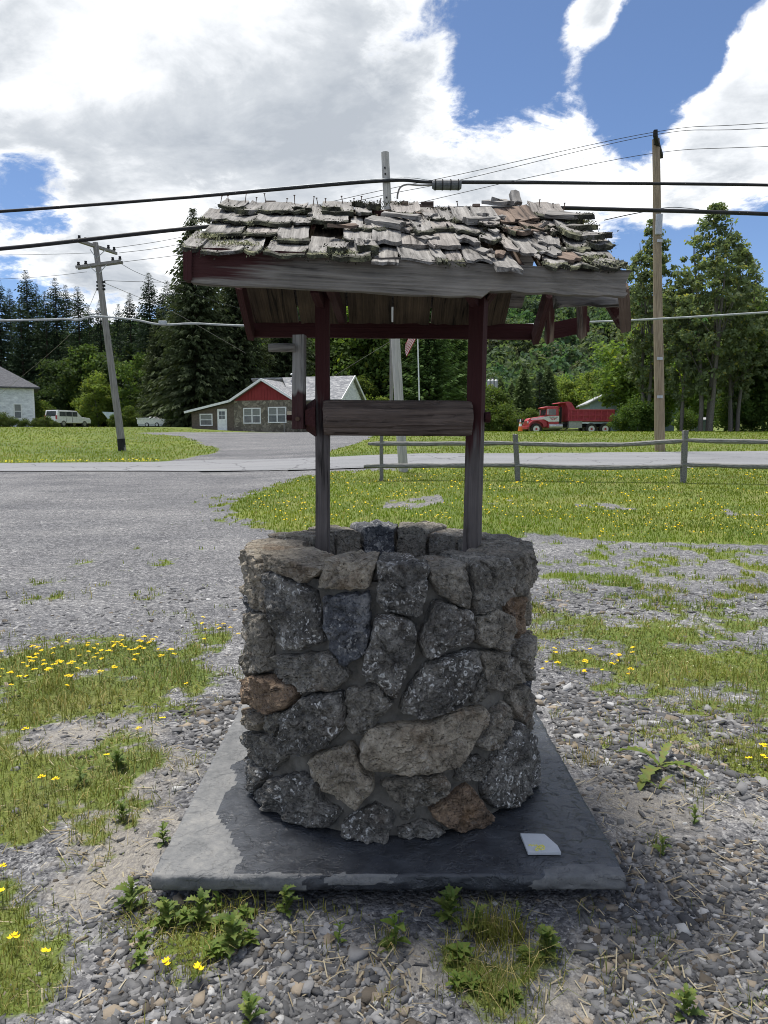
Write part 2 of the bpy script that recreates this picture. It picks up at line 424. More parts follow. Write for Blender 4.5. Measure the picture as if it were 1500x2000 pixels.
def relz(x, y):
    x = np.asarray(x, float); y = np.asarray(y, float)
    f = sstep(0.4, 1.2, np.hypot(x-.02, y-3.05))
    return ((fbm(x*1.7, y*1.7, 4.0)-.5)*0.035 + (fbm(x*7, y*7, 9.0)-.5)*0.014) * (0.3+.7*f) * (1-sstep(14, 18, y)) - 0.008
ZZ = Z(XX, YY) + relz(XX, YY) + dm*0.0
ZZ = np.where((YY > road_near(XX)+.1) & (YY < road_far(XX)-.1), ZZ - 0.05, ZZ)
nx, ny = len(xs), len(ys)
idx = np.arange(nx*ny).reshape(ny, nx)
fc = np.stack([idx[:-1, :-1], idx[:-1, 1:], idx[1:, 1:], idx[1:, :-1]], -1).reshape(-1, 4)
me = np_mesh('ground', np.stack([XX, YY, ZZ], -1).reshape(-1, 3), fc, True, np.stack([gm, dm, fm], -1).reshape(-1, 3), 'cover')

m, t = new_mat('ground')
P = wcoord(t)
cv = nd(t, 'ShaderNodeSeparateColor', {0: attr(t, 'cover', 'Color')})
warp = nd(t, 'ShaderNodeVectorMath', {0: P, 1: nd(t, 'ShaderNodeVectorMath', {0: noi(t, P, 9, 2, out=1), 3: 0.03}, operation='SCALE').outputs[0]}, operation='ADD').outputs[0]
v1c = vor(t, warp, 58, out='Color'); v1d = vor(t, warp, 58)
v2c = vor(t, warp, 130, out='Color'); v2d = vor(t, warp, 130)
cell1 = nd(t, 'ShaderNodeSeparateColor', {0: v1c}).outputs[0]; cell2 = nd(t, 'ShaderNodeSeparateColor', {0: v2c}).outputs[1]
gr1 = ramp(t, cell1, [(0, (.085, .088, .098)), (.55, (.18, .183, .193)), (.85, (.27, .272, .278)), (1, (.42, .42, .42))])
gr2 = ramp(t, cell2, [(0, (.08, .083, .092)), (.6, (.19, .193, .202)), (1, (.38, .38, .38))])
big = noi(t, P, 0.55, 5, .6); mid_ = noi(t, P, 3.0, 5, .6)
gravel = mixc(t, ramp(t, mid_, [(.40, 0.0), (.60, 1.0)]), gr2, gr1)
gravel = mixc(t, 1.0, gravel, ramp(t, big, [(.3, (.80, .80, .81)), (.7, (1.18, 1.17, 1.15))]), 'MULTIPLY')
rot = nd(t, 'ShaderNodeMapping', {'Vector': P, 'Rotation': (0, 0, R_(-24)), 'Scale': (.22, .9, 1)}).outputs[0]
trk = noi(t, rot, 1.0, 5, .6, .4)
gravel = mixc(t, 1.0, gravel, ramp(t, trk, [(.30, (.74, .75, .78)), (.5, (.97, .97, .98)), (.68, (1.22, 1.21, 1.20))]), 'MULTIPLY')
spk = noi(t, P, 21, 3, .75); gravel = mixc(t, 1.0, gravel, ramp(t, spk, [(.34, (.50, .50, .51)), (.5, (.84, .84, .84)), (.66, (1.30, 1.29, 1.27))]), 'MULTIPLY')
spk2 = noi(t, P, 7, 4, .7); gravel = mixc(t, 1.0, gravel, ramp(t, spk2, [(.3, (.80, .80, .81)), (.7, (1.2, 1.2, 1.19))]), 'MULTIPLY')
dirt = mixc(t, noi(t, P, 14, 6, .7), (.105, .097, .088), (.29, .272, .25))
straw = ramp(t, noi(t, mapv(t, P, (30, 9, 5)), 6, 4, .7), [(.45, 0.0), (.62, 0.7)])
dirt = mixc(t, straw, dirt, (.33, .305, .255))
fine = ramp(t, mathn(t, 'ADD', cv.outputs[1], mathn(t, 'MULTIPLY', mathn(t, 'SUBTRACT', noi(t, P, 7, 7, .72), .5), 1.6)), [(.26, 0.0), (.66, .85)])
gravel = mixc(t, 1.0, gravel, (.88, .875, .865), 'MULTIPLY')
base = mixc(t, fine, gravel, dirt)
gn = noi(t, P, 1.6, 5, .65); gn2 = noi(t, mapv(t, P, (1, .35, 1)), 38, 3, .7)
grass = ramp(t, gn, [(.25, (.082, .122, .022)), (.5, (.135, .178, .031)), (.75, (.195, .215, .050))])
grass = mixc(t, ramp(t, gn2, [(.35, .55), (.65, 0.0)]), grass, (.045, .07, .012))
mow = noi(t, mapv(t, P, (.05, .55, .1)), 1.0, 3, .5)
grass = mixc(t, 1.0, grass, ramp(t, mow, [(.3, (.86, .9, .85)), (.7, (1.15, 1.1, 1.1))]), 'MULTIPLY')
grass = mixc(t, 1.0, grass, ramp(t, noi(t, P, .32, 4, .6), [(.3, (.70, .78, .8)), (.7, (1.25, 1.18, 1.1))]), 'MULTIPLY')
dry = ramp(t, noi(t, P, .9, 5, .7), [(.52, 0.0), (.72, .6)])
grass = mixc(t, dry, grass, (.22, .20, .075))
gmask = ramp(t, mathn(t, 'ADD', cv.outputs[0], mathn(t, 'MULTIPLY', mathn(t, 'SUBTRACT', noi(t, P, 22, 6, .75), .5), 1.5)), [(.36, 0.0), (.72, .92)])
colr = mixc(t, gmask, base, grass)
hh = mathn(t, 'ADD', mathn(t, 'MULTIPLY', v1d, -.8), mathn(t, 'ADD', mathn(t, 'MULTIPLY', v2d, -.4), mathn(t, 'MULTIPLY', gn2, .5)))
finish(t, colr, 0.93, bump(t, hh, .8, .012), .15)
put(link('ground', me, m), kind='structure', label='gravel lot and mown lawn rising gently to the road')

# road: worn pale asphalt sheet
rx = np.concatenate([np.linspace(-75, -30, 30, endpoint=False), np.linspace(-30, 30, 200, endpoint=False), np.linspace(30, 75, 30)])
rows = 9; vs = []; 
for i in range(rows):
    f = i/(rows-1); yy = road_near(rx)*(1-f) + road_far(rx)*f
    wob = (fbm(rx*1.3, rx*0+i, 4.0)-.5)*(.35 if i in (0, rows-1) else 0)
    yy = yy + wob
    vs.append(np.stack([rx, yy, Z(rx, yy) + 0.012 + 0.03*math.sin(math.pi*f)], -1))
vs = np.concatenate(vs); n = len(rx); idx = np.arange(rows*n).reshape(rows, n)
fc = np.stack([idx[:-1, :-1], idx[:-1, 1:], idx[1:, 1:], idx[1:, :-1]], -1).reshape(-1, 4)
m, t = new_mat('worn asphalt'); P = wcoord(t)
c = ramp(t, noi(t, P, 60, 3, .7), [(.3, (.125, .129, .137)), (.7, (.225, .229, .237))])
c = mixc(t, ramp(t, noi(t, mapv(t, P, (.12, 1.1, 1)), 1.2, 4, .6), [(.35, 0.0), (.7, .6)]), c, (.25, .254, .262))
cr = ramp(t, vor(t, nd(t, 'ShaderNodeVectorMath', {0: P, 1: noi(t, P, 1.2, 3, out=1)}, operation='ADD').outputs[0], .35, 'DISTANCE_TO_EDGE'), [(0.0, .75), (.012, 0.0)])
c = mixc(t, cr, c, (.05, .05, .055))
finish(t, c, .9, bump(t, noi(t, P, 90, 2), .3, .01), .2)
put(link('road', np_mesh('road', vs, fc, True), m), kind='structure', label='pale worn asphalt road crossing behind the fence')

# ------------------------------------------------------------------ ground cover: pebbles, grass, flowers
rng = np.random.default_rng(7)
def tint_mat(name, rough=.9, trans=0.0, spec=.2, bmp=None, amt=1.0):
    m, t = new_mat(name); c = attr(t, 'tint', 'Color')
    b = nd(t, 'ShaderNodeBsdfPrincipled', {'Base Color': c, 'Roughness': rough, 'Specular IOR Level': spec})
    if bmp: t.links.new(bump(t, noi(t, ocoord(t), bmp, 4, .7), .6, .004), b.inputs['Normal'])
    s = b.outputs[0]
    if trans:
        tr = nd(t, 'ShaderNodeBsdfTranslucent', {'Color': mixc(t, 1.0, c, (1.25, 1.3, .7), 'MULTIPLY')})
        s = nd(t, 'ShaderNodeMixShader', {0: trans, 1: s, 2: tr.outputs[0]}).outputs[0]
    nd(t, 'ShaderNodeOutputMaterial', {'Surface': s}); return m
M_PEB = tint_mat('crushed slate', .85, 0, .3, 120)
M_BLADE = tint_mat('grass blade', .7, .30, .2)
M_LEAF = tint_mat('leaf', .65, .28, .25)
M_PETAL = tint_mat('petal', .7, .25, .2)

SLX0, SLX1, SLY0, SLY1 = -.750, .782, 2.232, 3.775       # slab footprint
def scatter(n, y0, y1, tmax, pw=2.0):
    u = rng.random(n); y = y0*np.exp(u*math.log(y1/y0)) if pw == 2.0 else (y0**(2-pw) + u*(y1**(2-pw)-y0**(2-pw)))**(1/(2-pw))
    return (rng.random(n)*2-1)*tmax*y, y
def notslab(x, y, m=0.0): return ~((x > SLX0-m) & (x < SLX1+m) & (y > SLY0-m) & (y < SLY1+m))

# pebbles
x, y = scatter(190000, 1.55, 8.0, .72, 1.6)
g, d, f = masks(x, y); clump = fbm(x*1.6+3, y*1.6, 12.0)
cz = np.zeros_like(x)
for poly in (gpoly((200, 1760), (800, 1860), (800, 2040), (180, 2040)), gpoly((1060, 1330), (1500, 1400), (1500, 1480), (1100, 1480)), gpoly((1150, 1480), (1500, 1480), (1500, 1560), (1180, 1540)), gpoly((1130, 1640), (1500, 1640), (1500, 2040), (1150, 2040)), gpoly((330, 1370), (480, 1350), (440, 1480), (370, 1450)), gpoly((1040, 1120), (1500, 1110), (1500, 1200), (1040, 1200)), gpoly((250, 1110), (480, 1100), (480, 1170), (250, 1180)), gpoly((260, 1700), (520, 1750), (500, 1850), (240, 1830))):
    cz = np.maximum(cz, pip(poly, x, y)*1.0)
pr = (0.11 + .40*cz)*(1-.85*g)*(1-.45*d)*sstep(.28, .55, clump + .25*cz)*(1-sstep(4.2, 7.6, y))
k = (rng.random(len(x)) < pr) & notslab(x, y, -.03); x, y, cz = x[k], y[k], cz[k]
n = len(x)
size = (.0030 + .0090*rng.random(n)**3.0 + .0085*cz*rng.random(n)**2.4 + .010*(rng.random(n) < .012))*np.clip(y/3.0, .9, 1.35)
tall = y > 0
cube = np.array([[-1,-1,-1],[1,-1,-1],[1,1,-1],[-1,1,-1],[-1,-1,1],[1,-1,1],[1,1,1],[-1,1,1]], float)
cf = np.array([(0,3,2,1),(4,5,6,7),(0,1,5,4),(1,2,6,5),(2,3,7,6),(3,0,4,7)])
V = cube[None]*(1 + (rng.random((n, 8, 3))-.5)*1.5)
V[:, 4:, :2] *= (.30 + .6*rng.random((n, 1, 1)))
V *= np.stack([1.25+.5*rng.random(n), .8+.4*rng.random(n), .25+.40*rng.random(n)], -1)[:, None, :]*size[:, None, None]
a = rng.random(n)*6.283; b = (rng.random(n)-.5)*.9
ca, sa, cb, sb = np.cos(a), np.sin(a), np.cos(b), np.sin(b)
Y1 = V[..., 1]*cb[:, None] - V[..., 2]*sb[:, None]; Z1 = V[..., 1]*sb[:, None] + V[..., 2]*cb[:, None]
X2 = V[..., 0]*ca[:, None] - Y1*sa[:, None]; Y2 = V[..., 0]*sa[:, None] + Y1*ca[:, None]
V = np.stack([X2 + x[:, None], Y2 + y[:, None], Z1 + (Z(x, y) + relz(x, y) + size*.06)[:, None]], -1)
tone = rng.random(n); cc = np.stack([.060+.20*tone**1.7, .062+.20*tone**1.7, .067+.20*tone**1.7], -1)
cc = cc*np.array([.90, .885, .87]); br = rng.random(n) < .14; cc[br] = cc[br]*np.array([1.25, 1.05, .8]); wh = rng.random(n) < .025; cc[wh] = .36
fc = (cf[None] + (np.arange(n)*8)[:, None, None]).reshape(-1, 4)
put(link('loose_gravel', np_mesh('loose_gravel', V.reshape(-1, 3), fc, False, np.repeat(cc, 8, 0)), M_PEB), 'loose angular grey slate gravel strewn over the lot', 'gravel', kind='stuff')

def blades(name, x, y, h, wd, cols, mat, label, lean=.5, flat=None):
    n = len(x); a = rng.random(n)*6.283; ln = (rng.random(n)**1.3)*lean*h
    b = rng.random(n)*6.283
    zb = Z(x, y) + relz(x, y) - .004
    dx, dy = np.cos(a)*wd/2, np.sin(a)*wd/2; lx, ly = np.cos(b)*ln, np.sin(b)*ln
    V = np.zeros((n, 5, 3))
    V[:, 0] = np.stack([x-dx, y-dy, zb], -1); V[:, 1] = np.stack([x+dx, y+dy, zb], -1)
    V[:, 2] = np.stack([x+dx*.8+lx*.35, y+dy*.8+ly*.35, zb+h*.6], -1); V[:, 3] = np.stack([x-dx*.8+lx*.35, y-dy*.8+ly*.35, zb+h*.6], -1)
    V[:, 4] = np.stack([x+lx, y+ly, zb+h*(1-.35*(ln/np.maximum(h, 1e-4)))], -1)
    o = (np.arange(n)*5)[:, None, None]
    fc = (np.array([(0, 1, 2), (0, 2, 3), (3, 2, 4)])[None] + o).reshape(-1, 3)
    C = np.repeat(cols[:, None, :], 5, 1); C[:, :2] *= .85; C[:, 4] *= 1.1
    return put(link(name, np_mesh(name, V.reshape(-1, 3), fc, False, C.reshape(-1, 3)), mat), label, 'grass', kind='stuff')
def gcol(n, x, y, dryp=.12, weedy=False):
    v = fbm(x*1.3+5, y*1.3, 3.0)*.6 + (fbm(x*5+5, y*5, 3.0)-.35)*.9; r = rng.random(n)
    c = np.clip(np.stack([.095+.155*v+.065*r, .160+.15*v+.07*r, .020+.016*r], -1), .02, 1)
    mot = fbm(x*.45+2, y*.45, 17.0); c = c*(.60+.50*mot)[:, None]; c[:, 0] *= (.88+.3*fbm(x*.8, y*.8+9, 18.0))
    if weedy: c = c*np.array([.78, .74, .9])+np.array([.014, .006, .016])
    k = rng.random(n) < dryp; c[k] = np.stack([.30+.1*r[k], .25+.08*r[k], .11+.03*r[k]], -1); return c
# weedy grass near the well
x, y = scatter(110000, 1.5, 7.6, .74, 1.6); g, d, f = masks(x, y)
k = (rng.random(len(x)) < g*.9) & notslab(x, y, .015) & ~pip(LAWN_A, x, y); x, y = x[k], y[k]
hv = .026 + .095*fbm(x*2.2, y*2.2, 5.0)**1.5*rng.random(len(x))*1.5 + .022*(rng.random(len(x)) < .04)
blades('weedy_grass', x, y, hv, np.clip(y*.0011, .0026, .007), gcol(len(x), x, y, .26, True), M_BLADE, 'patchy green grass and weeds growing through the gravel', 1.5)
# lawn
x, y = scatter(150000, 5.5, 21, .78, 2.0); k = (masks(x, y)[0] > .42+.3*rng.random(len(x))) & (y > 6.3) & (y < road_near(x)+.3) & (x > -6); x, y = x[k], y[k]
blades('lawn_grass', x, y, .035+.035*rng.random(len(x)), np.clip(y*.0010, .005, .02), gcol(len(x), x, y, .07), M_BLADE, 'mown green lawn grass between the gravel and the road', .8)
x, y = scatter(60000, 21, 60, .74, 2.0); k = (masks(x, y)[0] > .9); x, y = x[k], y[k]
blades('far_lawn_grass', x, y, .05+.05*rng.random(len(x)), np.clip(y*.0009, .02, .05), gcol(len(x), x, y, .08), M_BLADE, 'mown green lawn grass beyond the road', .8)
# clover and trefoil leaflets
x, y = scatter(120000, 1.5, 8.0, .72, 1.6); g, d, f = masks(x, y)
k = (rng.random(len(x)) < g*(.25+.75*f)*.75) & notslab(x, y, .01) & ~pip(LAWN_A, x, y); x, y = x[k], y[k]; n = len(x)
a = rng.random(n)*6.283; s = np.clip(y*.0020, .004, .011)*(.7+.6*rng.random(n)); zb = Z(x, y)+relz(x, y)+.006+.045*rng.random(n)*fbm(x*3, y*3, 5.0)
V = np.zeros((n, 4, 3)); tl = (rng.random(n)-.5)*1.2
for q, (r1, r2) in enumerate(((-1, 0), (0, -.55), (1, 0), (0, .55))):
    V[:, q] = np.stack([x+s*(np.cos(a)*r1-np.sin(a)*r2), y+s*(np.sin(a)*r1+np.cos(a)*r2), zb+s*(r1*tl+abs(r2)*.5)], -1)
cc = gcol(n, x, y, .03, True)*np.array([.85, .95, 1.0])
put(link('clover_leaves', np_mesh('clover_leaves', V.reshape(-1, 3), np.arange(n*4).reshape(n, 4), False, np.repeat(cc, 4, 0)), M_LEAF), 'low clover and trefoil leaves matted in the weedy patches', 'clover', kind='stuff')
# dead stalks and thatch lying on the dirt
x, y = scatter(9000, 1.55, 6.0, .70, 1.5); g, d, f = masks(x, y); k = (rng.random(len(x)) < .10+.8*d) & notslab(x, y, .01); x, y = x[k], y[k]; n = len(x)
a = rng.random(n)*6.283; L = .02+.06*rng.random(n)**2; wd = .0012+.0014*rng.random(n); zb = Z(x, y)+relz(x, y)+.004+.012*rng.random(n); tz = (rng.random(n)-.5)*.02
V = np.zeros((n, 4, 3)); 
for q, (r1, r2) in enumerate(((-1, -1), (1, -1), (1, 1), (-1, 1))):
    V[:, q] = np.stack([x+np.cos(a)*L/2*r1-np.sin(a)*wd*r2, y+np.sin(a)*L/2*r1+np.cos(a)*wd*r2, zb+tz*r1], -1)
tn = rng.random((n, 1)); cc = np.array([.22, .18, .12])*(1-tn)+np.array([.48, .42, .30])*tn
put(link('dead_stalks', np_mesh('dead_stalks', V.reshape(-1, 3), np.arange(n*4).reshape(n, 4), False, np.repeat(cc, 4, 0)), M_BLADE), 'dry straw coloured stalks littering the bare dirt', 'straw', kind='stuff')

# yellow flowers
def flower_template(r):
    vs = [(0, 0, .25*r)]; n = 10
    for i in range(n):
        a = i*2*math.pi/n; rr = r*(1 if i % 2 == 0 else .62); vs.append((rr*math.cos(a), rr*math.sin(a), (.55 if i % 2 == 0 else .2)*r))
    return np.array(vs), np.array([(0, 1+i, 1+(i+1) % n) for i in range(n)])
def flower_stuff(name, x, y, r, zoff, label, col_):
    n = len(x); T, FF = flower_template(1.0); a = rng.random(n)*6.283; ti = (rng.random(n)-.5)*1.0 - .35
    V = T[None]*r[:, None, None]
    Y1 = V[..., 1]*np.cos(ti)[:, None]-V[..., 2]*np.sin(ti)[:, None]*-1; Z1 = V[..., 2]*np.cos(ti)[:, None]-V[..., 1]*np.sin(ti)[:, None]
    V = np.stack([V[..., 0]+x[:, None], Y1+y[:, None], Z1+(Z(x, y)+relz(x, y)+zoff*(.5+.7*rng.random(n)))[:, None]], -1)
    fc = (FF[None]+(np.arange(n)*len(T))[:, None, None]).reshape(-1, 3)
    tn = .8+.4*rng.random((n, 1)); cc = np.array(col_)[None]*tn
    return put(link(name, np_mesh(name, V.reshape(-1, 3), fc, False, np.repeat(cc, len(T), 0)), M_PETAL), label, 'flowers', kind='stuff')
YEL = (.86, .60, .015)
x, y = scatter(5200, 5.0, 20, .76, 1.9); g, d, f = masks(x, y); k = (g > .5) & pip(LAWN_A, x, y) & (fbm(x*.55, y*.55, 21.0) > .44); x, y = x[k], y[k]
flower_stuff('lawn_flowers', x, y, np.clip(y*.0012, .008, .020)*(.6+.7*rng.random(len(x))), .05, 'small yellow flowers sprinkled through the lawn', YEL)
x, y = scatter(9000, 20, 34, .74, 1.5); e = road_far(x); k = (masks(x, y)[0] > .5) & (y > e) & (y < e+.3+2.6*fbm(x*.45, y*0, 3.0)**1.5*rng.random(len(x))) & (x < -2.5) & (fbm(x*.6, y*.6, 22.0) > .35); x, y = x[k], y[k]
flower_stuff('verge_flowers', x, y, .02+.02*rng.random(len(x)), .06, 'low yellow flowers along the far road verge', (.62, .52, .02))
x, y = scatter(500, 2.2, 7.5, .7, 1.6); g, d, f = masks(x, y); k = (g > .5) & notslab(x, y, .02) & ~pip(LAWN_A, x, y) & (x > .5); x, y = x[k], y[k]
flower_stuff('clover_flowers', x, y, np.full(len(x), .006), .05, 'tiny pale clover heads in the weedy strip', (.62, .62, .42))
# ------------------------------------------------------------------ materials for the well
def stone_mat(name, lo, mid_, hi, shell, rust=.25):
    m, t = new_mat(name); P0 = ocoord(t); P = jit(t, P0)
    n1 = noi(t, P, 7, 8, .70); n2 = noi(t, P, 30, 6, .72); n5 = noi(t, P, 85, 4, .7)
    c = ramp(t, mathn(t, 'ADD', mathn(t, 'MULTIPLY', n1, .45), mathn(t, 'ADD', mathn(t, 'MULTIPLY', n2, .32), mathn(t, 'MULTIPLY', n5, .23))), [(.37, lo), (.49, mid_), (.62, hi)])
    c = mixc(t, ramp(t, n5, [(.34, .75), (.43, 0.0)]), c, tuple(a*.55 for a in lo))
    c = mixc(t, ramp(t, noi(t, P, 5.5, 5, .6), [(.56, 0.0), (.70, rust)]), c, (.21, .125, .06))
    wv = nd(t, 'ShaderNodeVectorMath', {0: P, 1: nd(t, 'ShaderNodeVectorMath', {0: noi(t, P, 22, 3, out=1), 3: .05}, operation='SCALE').outputs[0]}, operation='ADD').outputs[0]
    hs = []
    for sc, th, ww in ((21, .42, .10), (40, .36, .15), (78, .30, .24)):
        d = vor(t, wv, sc); k = nd(t, 'ShaderNodeSeparateColor', {0: vor(t, wv, sc, out='Color')})
        ring = ramp(t, mathn(t, 'ABSOLUTE', mathn(t, 'SUBTRACT', d, mathn(t, 'MULTIPLY', k.outputs[1], th))), [(0.0, 1.0), (ww*.55, .55), (ww, 0.0)])
        sel = ramp(t, k.outputs[0], [(.50, 0.0), (.54, 1.0)])
        patch = ramp(t, noi(t, P, 9, 4, .6), [(.44, 0.0), (.55, 1.0)])
        br = ramp(t, noi(t, P, 65, 3, .6), [(.36, 0.0), (.50, 1.0)])
        f = mathn(t, 'MULTIPLY', mathn(t, 'MULTIPLY', ring, sel), mathn(t, 'MULTIPLY', mathn(t, 'MULTIPLY', patch, br), shell), clamp=True)
        c = mixc(t, f, c, (.88, .87, .84)); hs.append(f)
    pit = ramp(t, vor(t, wv, 42), [(0.0, 0.0), (.35, 1.0)])
    cr = ramp(t, vor(t, wv, 12, 'DISTANCE_TO_EDGE'), [(0.0, 0.0), (.05, 1.0)])
    h = mathn(t, 'ADD', mathn(t, 'ADD', mathn(t, 'MULTIPLY', n2, 1.3), mathn(t, 'MULTIPLY', pit, .35)), mathn(t, 'ADD', mathn(t, 'MULTIPLY', cr, .30), mathn(t, 'MULTIPLY', noi(t, P, 110, 3, .6), .35)))
    finish(t, c, .88, bump(t, h, 1.0, .030), .3)
    return m
M_ST = {'d': stone_mat('dark shelly limestone', (.034, .033, .032), (.150, .143, .130), (.43, .41, .37), 1.0, .15),
        'e': stone_mat('grey mottled limestone', (.044, .042, .038), (.19, .178, .155), (.44, .41, .355), .38, .35),
        's': stone_mat('slate blue limestone', (.036, .040, .048), (.135, .142, .158), (.38, .375, .365), .7, .05),
        'g': stone_mat('grey brown limestone', (.060, .055, .046), (.25, .228, .19), (.50, .455, .38), .30, .40),
        't': stone_mat('tan limestone', (.085, .072, .055), (.345, .30, .235), (.62, .545, .43), .20, .55),
        'b': stone_mat('rusty brown stone', (.055, .040, .030), (.24, .17, .118), (.45, .33, .22), .10, .8)}
m, t = new_mat('mortar'); P = wcoord(t)
c = ramp(t, noi(t, P, 14, 7, .7), [(.3, (.075, .071, .064)), (.7, (.22, .207, .182))])
finish(t, c, .95, bump(t, noi(t, P, 70, 5, .7), .8, .008), .15); M_MORTAR = m

def wood_mat(name, axis_, dark, lightc, red=None, redf=None, lich=False, grain=1.0, contrast=1.0):
    m, t = new_mat(name); P = jit(t, ocoord(t))
    sc = {'x': (2.2, 42, 42), 'y': (42, 2.2, 42), 'z': (42, 42, 2.2)}[axis_]
    sc2 = {'x': (.9, 130, 130), 'y': (130, .9, 130), 'z': (130, 130, .9)}[axis_]
    g1 = noi(t, mapv(t, P, sc), 1.0, 5, .65, .5); g2 = noi(t, mapv(t, P, sc2), 1.0, 3, .6)
    big = noi(t, P, 6, 4, .6)
    f = mathn(t, 'ADD', mathn(t, 'MULTIPLY', g1, .55), mathn(t, 'ADD', mathn(t, 'MULTIPLY', g2, .25), mathn(t, 'MULTIPLY', big, .25)))
    mid_ = tuple((a+b)/2 for a, b in zip(dark, lightc))
    c = ramp(t, f, [(.36, dark), (.52, mid_), (.66, lightc)])
    crk = ramp(t, g1, [(.33, .85), (.42, 0.0)])
    c = mixc(t, crk, c, tuple(a*.35 for a in dark))
    if red is not None:
        wn = noi(t, mapv(t, P, tuple(a*.35 for a in sc)), 1.0, 5, .65)
        c = mixc(t, ramp(t, mathn(t, 'ADD', redf(t), mathn(t, 'MULTIPLY', mathn(t, 'SUBTRACT', wn, .5), 1.1)), [(.44, 0.0), (.56, .94)]), c, mixc(t, g2, tuple(a*.7 for a in red), red))
    if lich:
        la = attr(t, 'lichen'); ln = noi(t, P, 55, 4, .7); lf = ramp(t, mathn(t, 'ADD', la, mathn(t, 'MULTIPLY', mathn(t, 'SUBTRACT', ln, .5), .9)), [(.50, 0.0), (.68, .9)])
        lc = ramp(t, noi(t, P, 14, 4, .65), [(.40, (.022, .023, .015)), (.54, (.07, .075, .045)), (.70, (.34, .34, .19))])
        c = mixc(t, lf, c, lc)
    h = mathn(t, 'ADD', mathn(t, 'MULTIPLY', g1, 1.0), mathn(t, 'MULTIPLY', g2, .6))
    if lich: h = mathn(t, 'ADD', h, mathn(t, 'MULTIPLY', noi(t, P, 120, 3, .7), mathn(t, 'MULTIPLY', lf, 2.0)))
    finish(t, c, .88, bump(t, h, .9*grain, .009), .25)
    return m
RED = (.052, .0125, .013)
def zred(z0, z1):
    def f(t):
        z = nd(t, 'ShaderNodeSeparateXYZ', {0: wcoord(t)}).outputs[2]
        return nd(t, 'ShaderNodeMapRange', {'Value': z, 'From Min': z0, 'From Max': z1}).outputs[0]
    return f
def xred():
    def f(t):
        s = nd(t, 'ShaderNodeSeparateXYZ', {0: wcoord(t)})
        a = mathn(t, 'MULTIPLY', mathn(t, 'ADD', s.outputs[0], .65), -.45)
        b = mathn(t, 'MULTIPLY', mathn(t, 'SUBTRACT', s.outputs[2], 2.075), 4.0)
        return mathn(t, 'ADD', mathn(t, 'ADD', a, b), .72)
    return f
def cred(v): return lambda t: mathn(t, 'ADD', v, 0.0)
M_SHAKE = wood_mat('weathered shake', 'y', (.052, .048, .044), (.36, .345, .322), lich=True)
M_SHAKEP = wood_mat('pinkish grey shake', 'y', (.070, .062, .056), (.39, .36, .33), lich=True)
M_SHAKEB = wood_mat('rotten brown shake', 'y', (.06, .042, .032), (.24, .18, .14), lich=True)
M_POST = wood_mat('post wood', 'y', (.055, .047, .044), (.17, .15, .142), RED, zred(1.05, 2.02))
M_FASC = wood_mat('fascia wood', 'y', (.060, .054, .047), (.27, .248, .215), RED, xred())
M_REDW = wood_mat('faded red board', 'y', (.05, .04, .036), (.15, .12, .105), RED, cred(.72))
M_REDW2 = wood_mat('rotten red board', 'y', (.06, .045, .038), (.30, .23, .18), RED, cred(.50))
M_DECK = wood_mat('dark decking', 'y', (.022, .017, .012), (.125, .092, .062))
M_DRUM = wood_mat('drum wood', 'x', (.050, .036, .030), (.20, .155, .13), grain=1.8)
M_GREYW = wood_mat('silver grey wood', 'y', (.12, .115, .105), (.40, .385, .355), RED, zred(1.74, 1.60), grain=1.4)
M_GREYX = wood_mat('silver grey dowel', 'x', (.10, .095, .085), (.30, .285, .255))
m, t = new_mat('rusty nail'); finish(t, mixc(t, noi(t, ocoord(t), 200), (.05, .03, .02), (.12, .07, .045)), .8); M_NAIL = m

# ------------------------------------------------------------------ bluestone slab
ST = .100; SB = .048           # slab top and underside
nx_, ny_ = 110, 110
gx = np.linspace(SLX0, SLX1, nx_); gy = np.linspace(SLY0, SLY1, ny_)
SX, SY = np.meshgrid(gx, gy)
edge_n = lambda u, s: (fbm(u*9, u*0+s, s)-.5)*.014 + (fbm(u*45, u*0+s, s+3)-.5)*.006
fxx = (SX-SLX0)/(SLX1-SLX0)
wet_poly = gpoly((484, 1470), (455, 1500), (470, 1520), (438, 1552), (420, 1600), (444, 1625), (452, 1650), (468, 1685), (460, 1706), (640, 1712), (670, 1702), (700, 1705), (760, 1704), (790, 1716), (1055, 1716), (1062, 1700), (1095, 1690), (1160, 1688), (1200, 1692), (1240, 1700), (1225, 1650), (1060, 1370), (1000, 1330), (600, 1330))
# the polygon was read on z = 0; carry it to the slab top along the sight lines
wet_poly = [(CAM.x + (p[0]-CAM.x)*(CAM.z-ST)/CAM.z, p[1]*(CAM.z-ST)/CAM.z) for p in wet_poly]
def wetmask(x, y):
    wx = x + (fbm(x*9, y*9, 40.)-.5)*.07; wy = y + (fbm(x*9+50, y*9, 41.)-.5)*.05
    return pip(wet_poly, wx, wy).astype(float)
top = np.stack([SX, SY, ST + (fbm(SX*5, SY*5, 50.)-.5)*.006 + (fbm(SX*22, SY*22, 51.)-.5)*.0025], -1)
for (sl_, ax_, sgn, s) in ((np.s_[0, :], 1, -1, 1.), (np.s_[-1, :], 1, 1, 2.), (np.s_[:, 0], 0, -1, 3.), (np.s_[:, -1], 0, 1, 4.)):
    u = top[sl_][:, 1-ax_].copy(); top[sl_][:, ax_] += sgn*edge_n(u, s); 
verts = [top.reshape(-1, 3)]; n0 = nx_*ny_
ringidx = np.concatenate([np.arange(0, nx_), np.arange(2*nx_-1, nx_*ny_, nx_), np.arange(nx_*ny_-2, nx_*(ny_-1)-1, -1), np.arange(nx_*(ny_-2), 0, -nx_)])
ring = verts[0][ringidx]; cxy = np.array([(SLX0+SLX1)/2, (SLY0+SLY1)/2]); nr = len(ring)
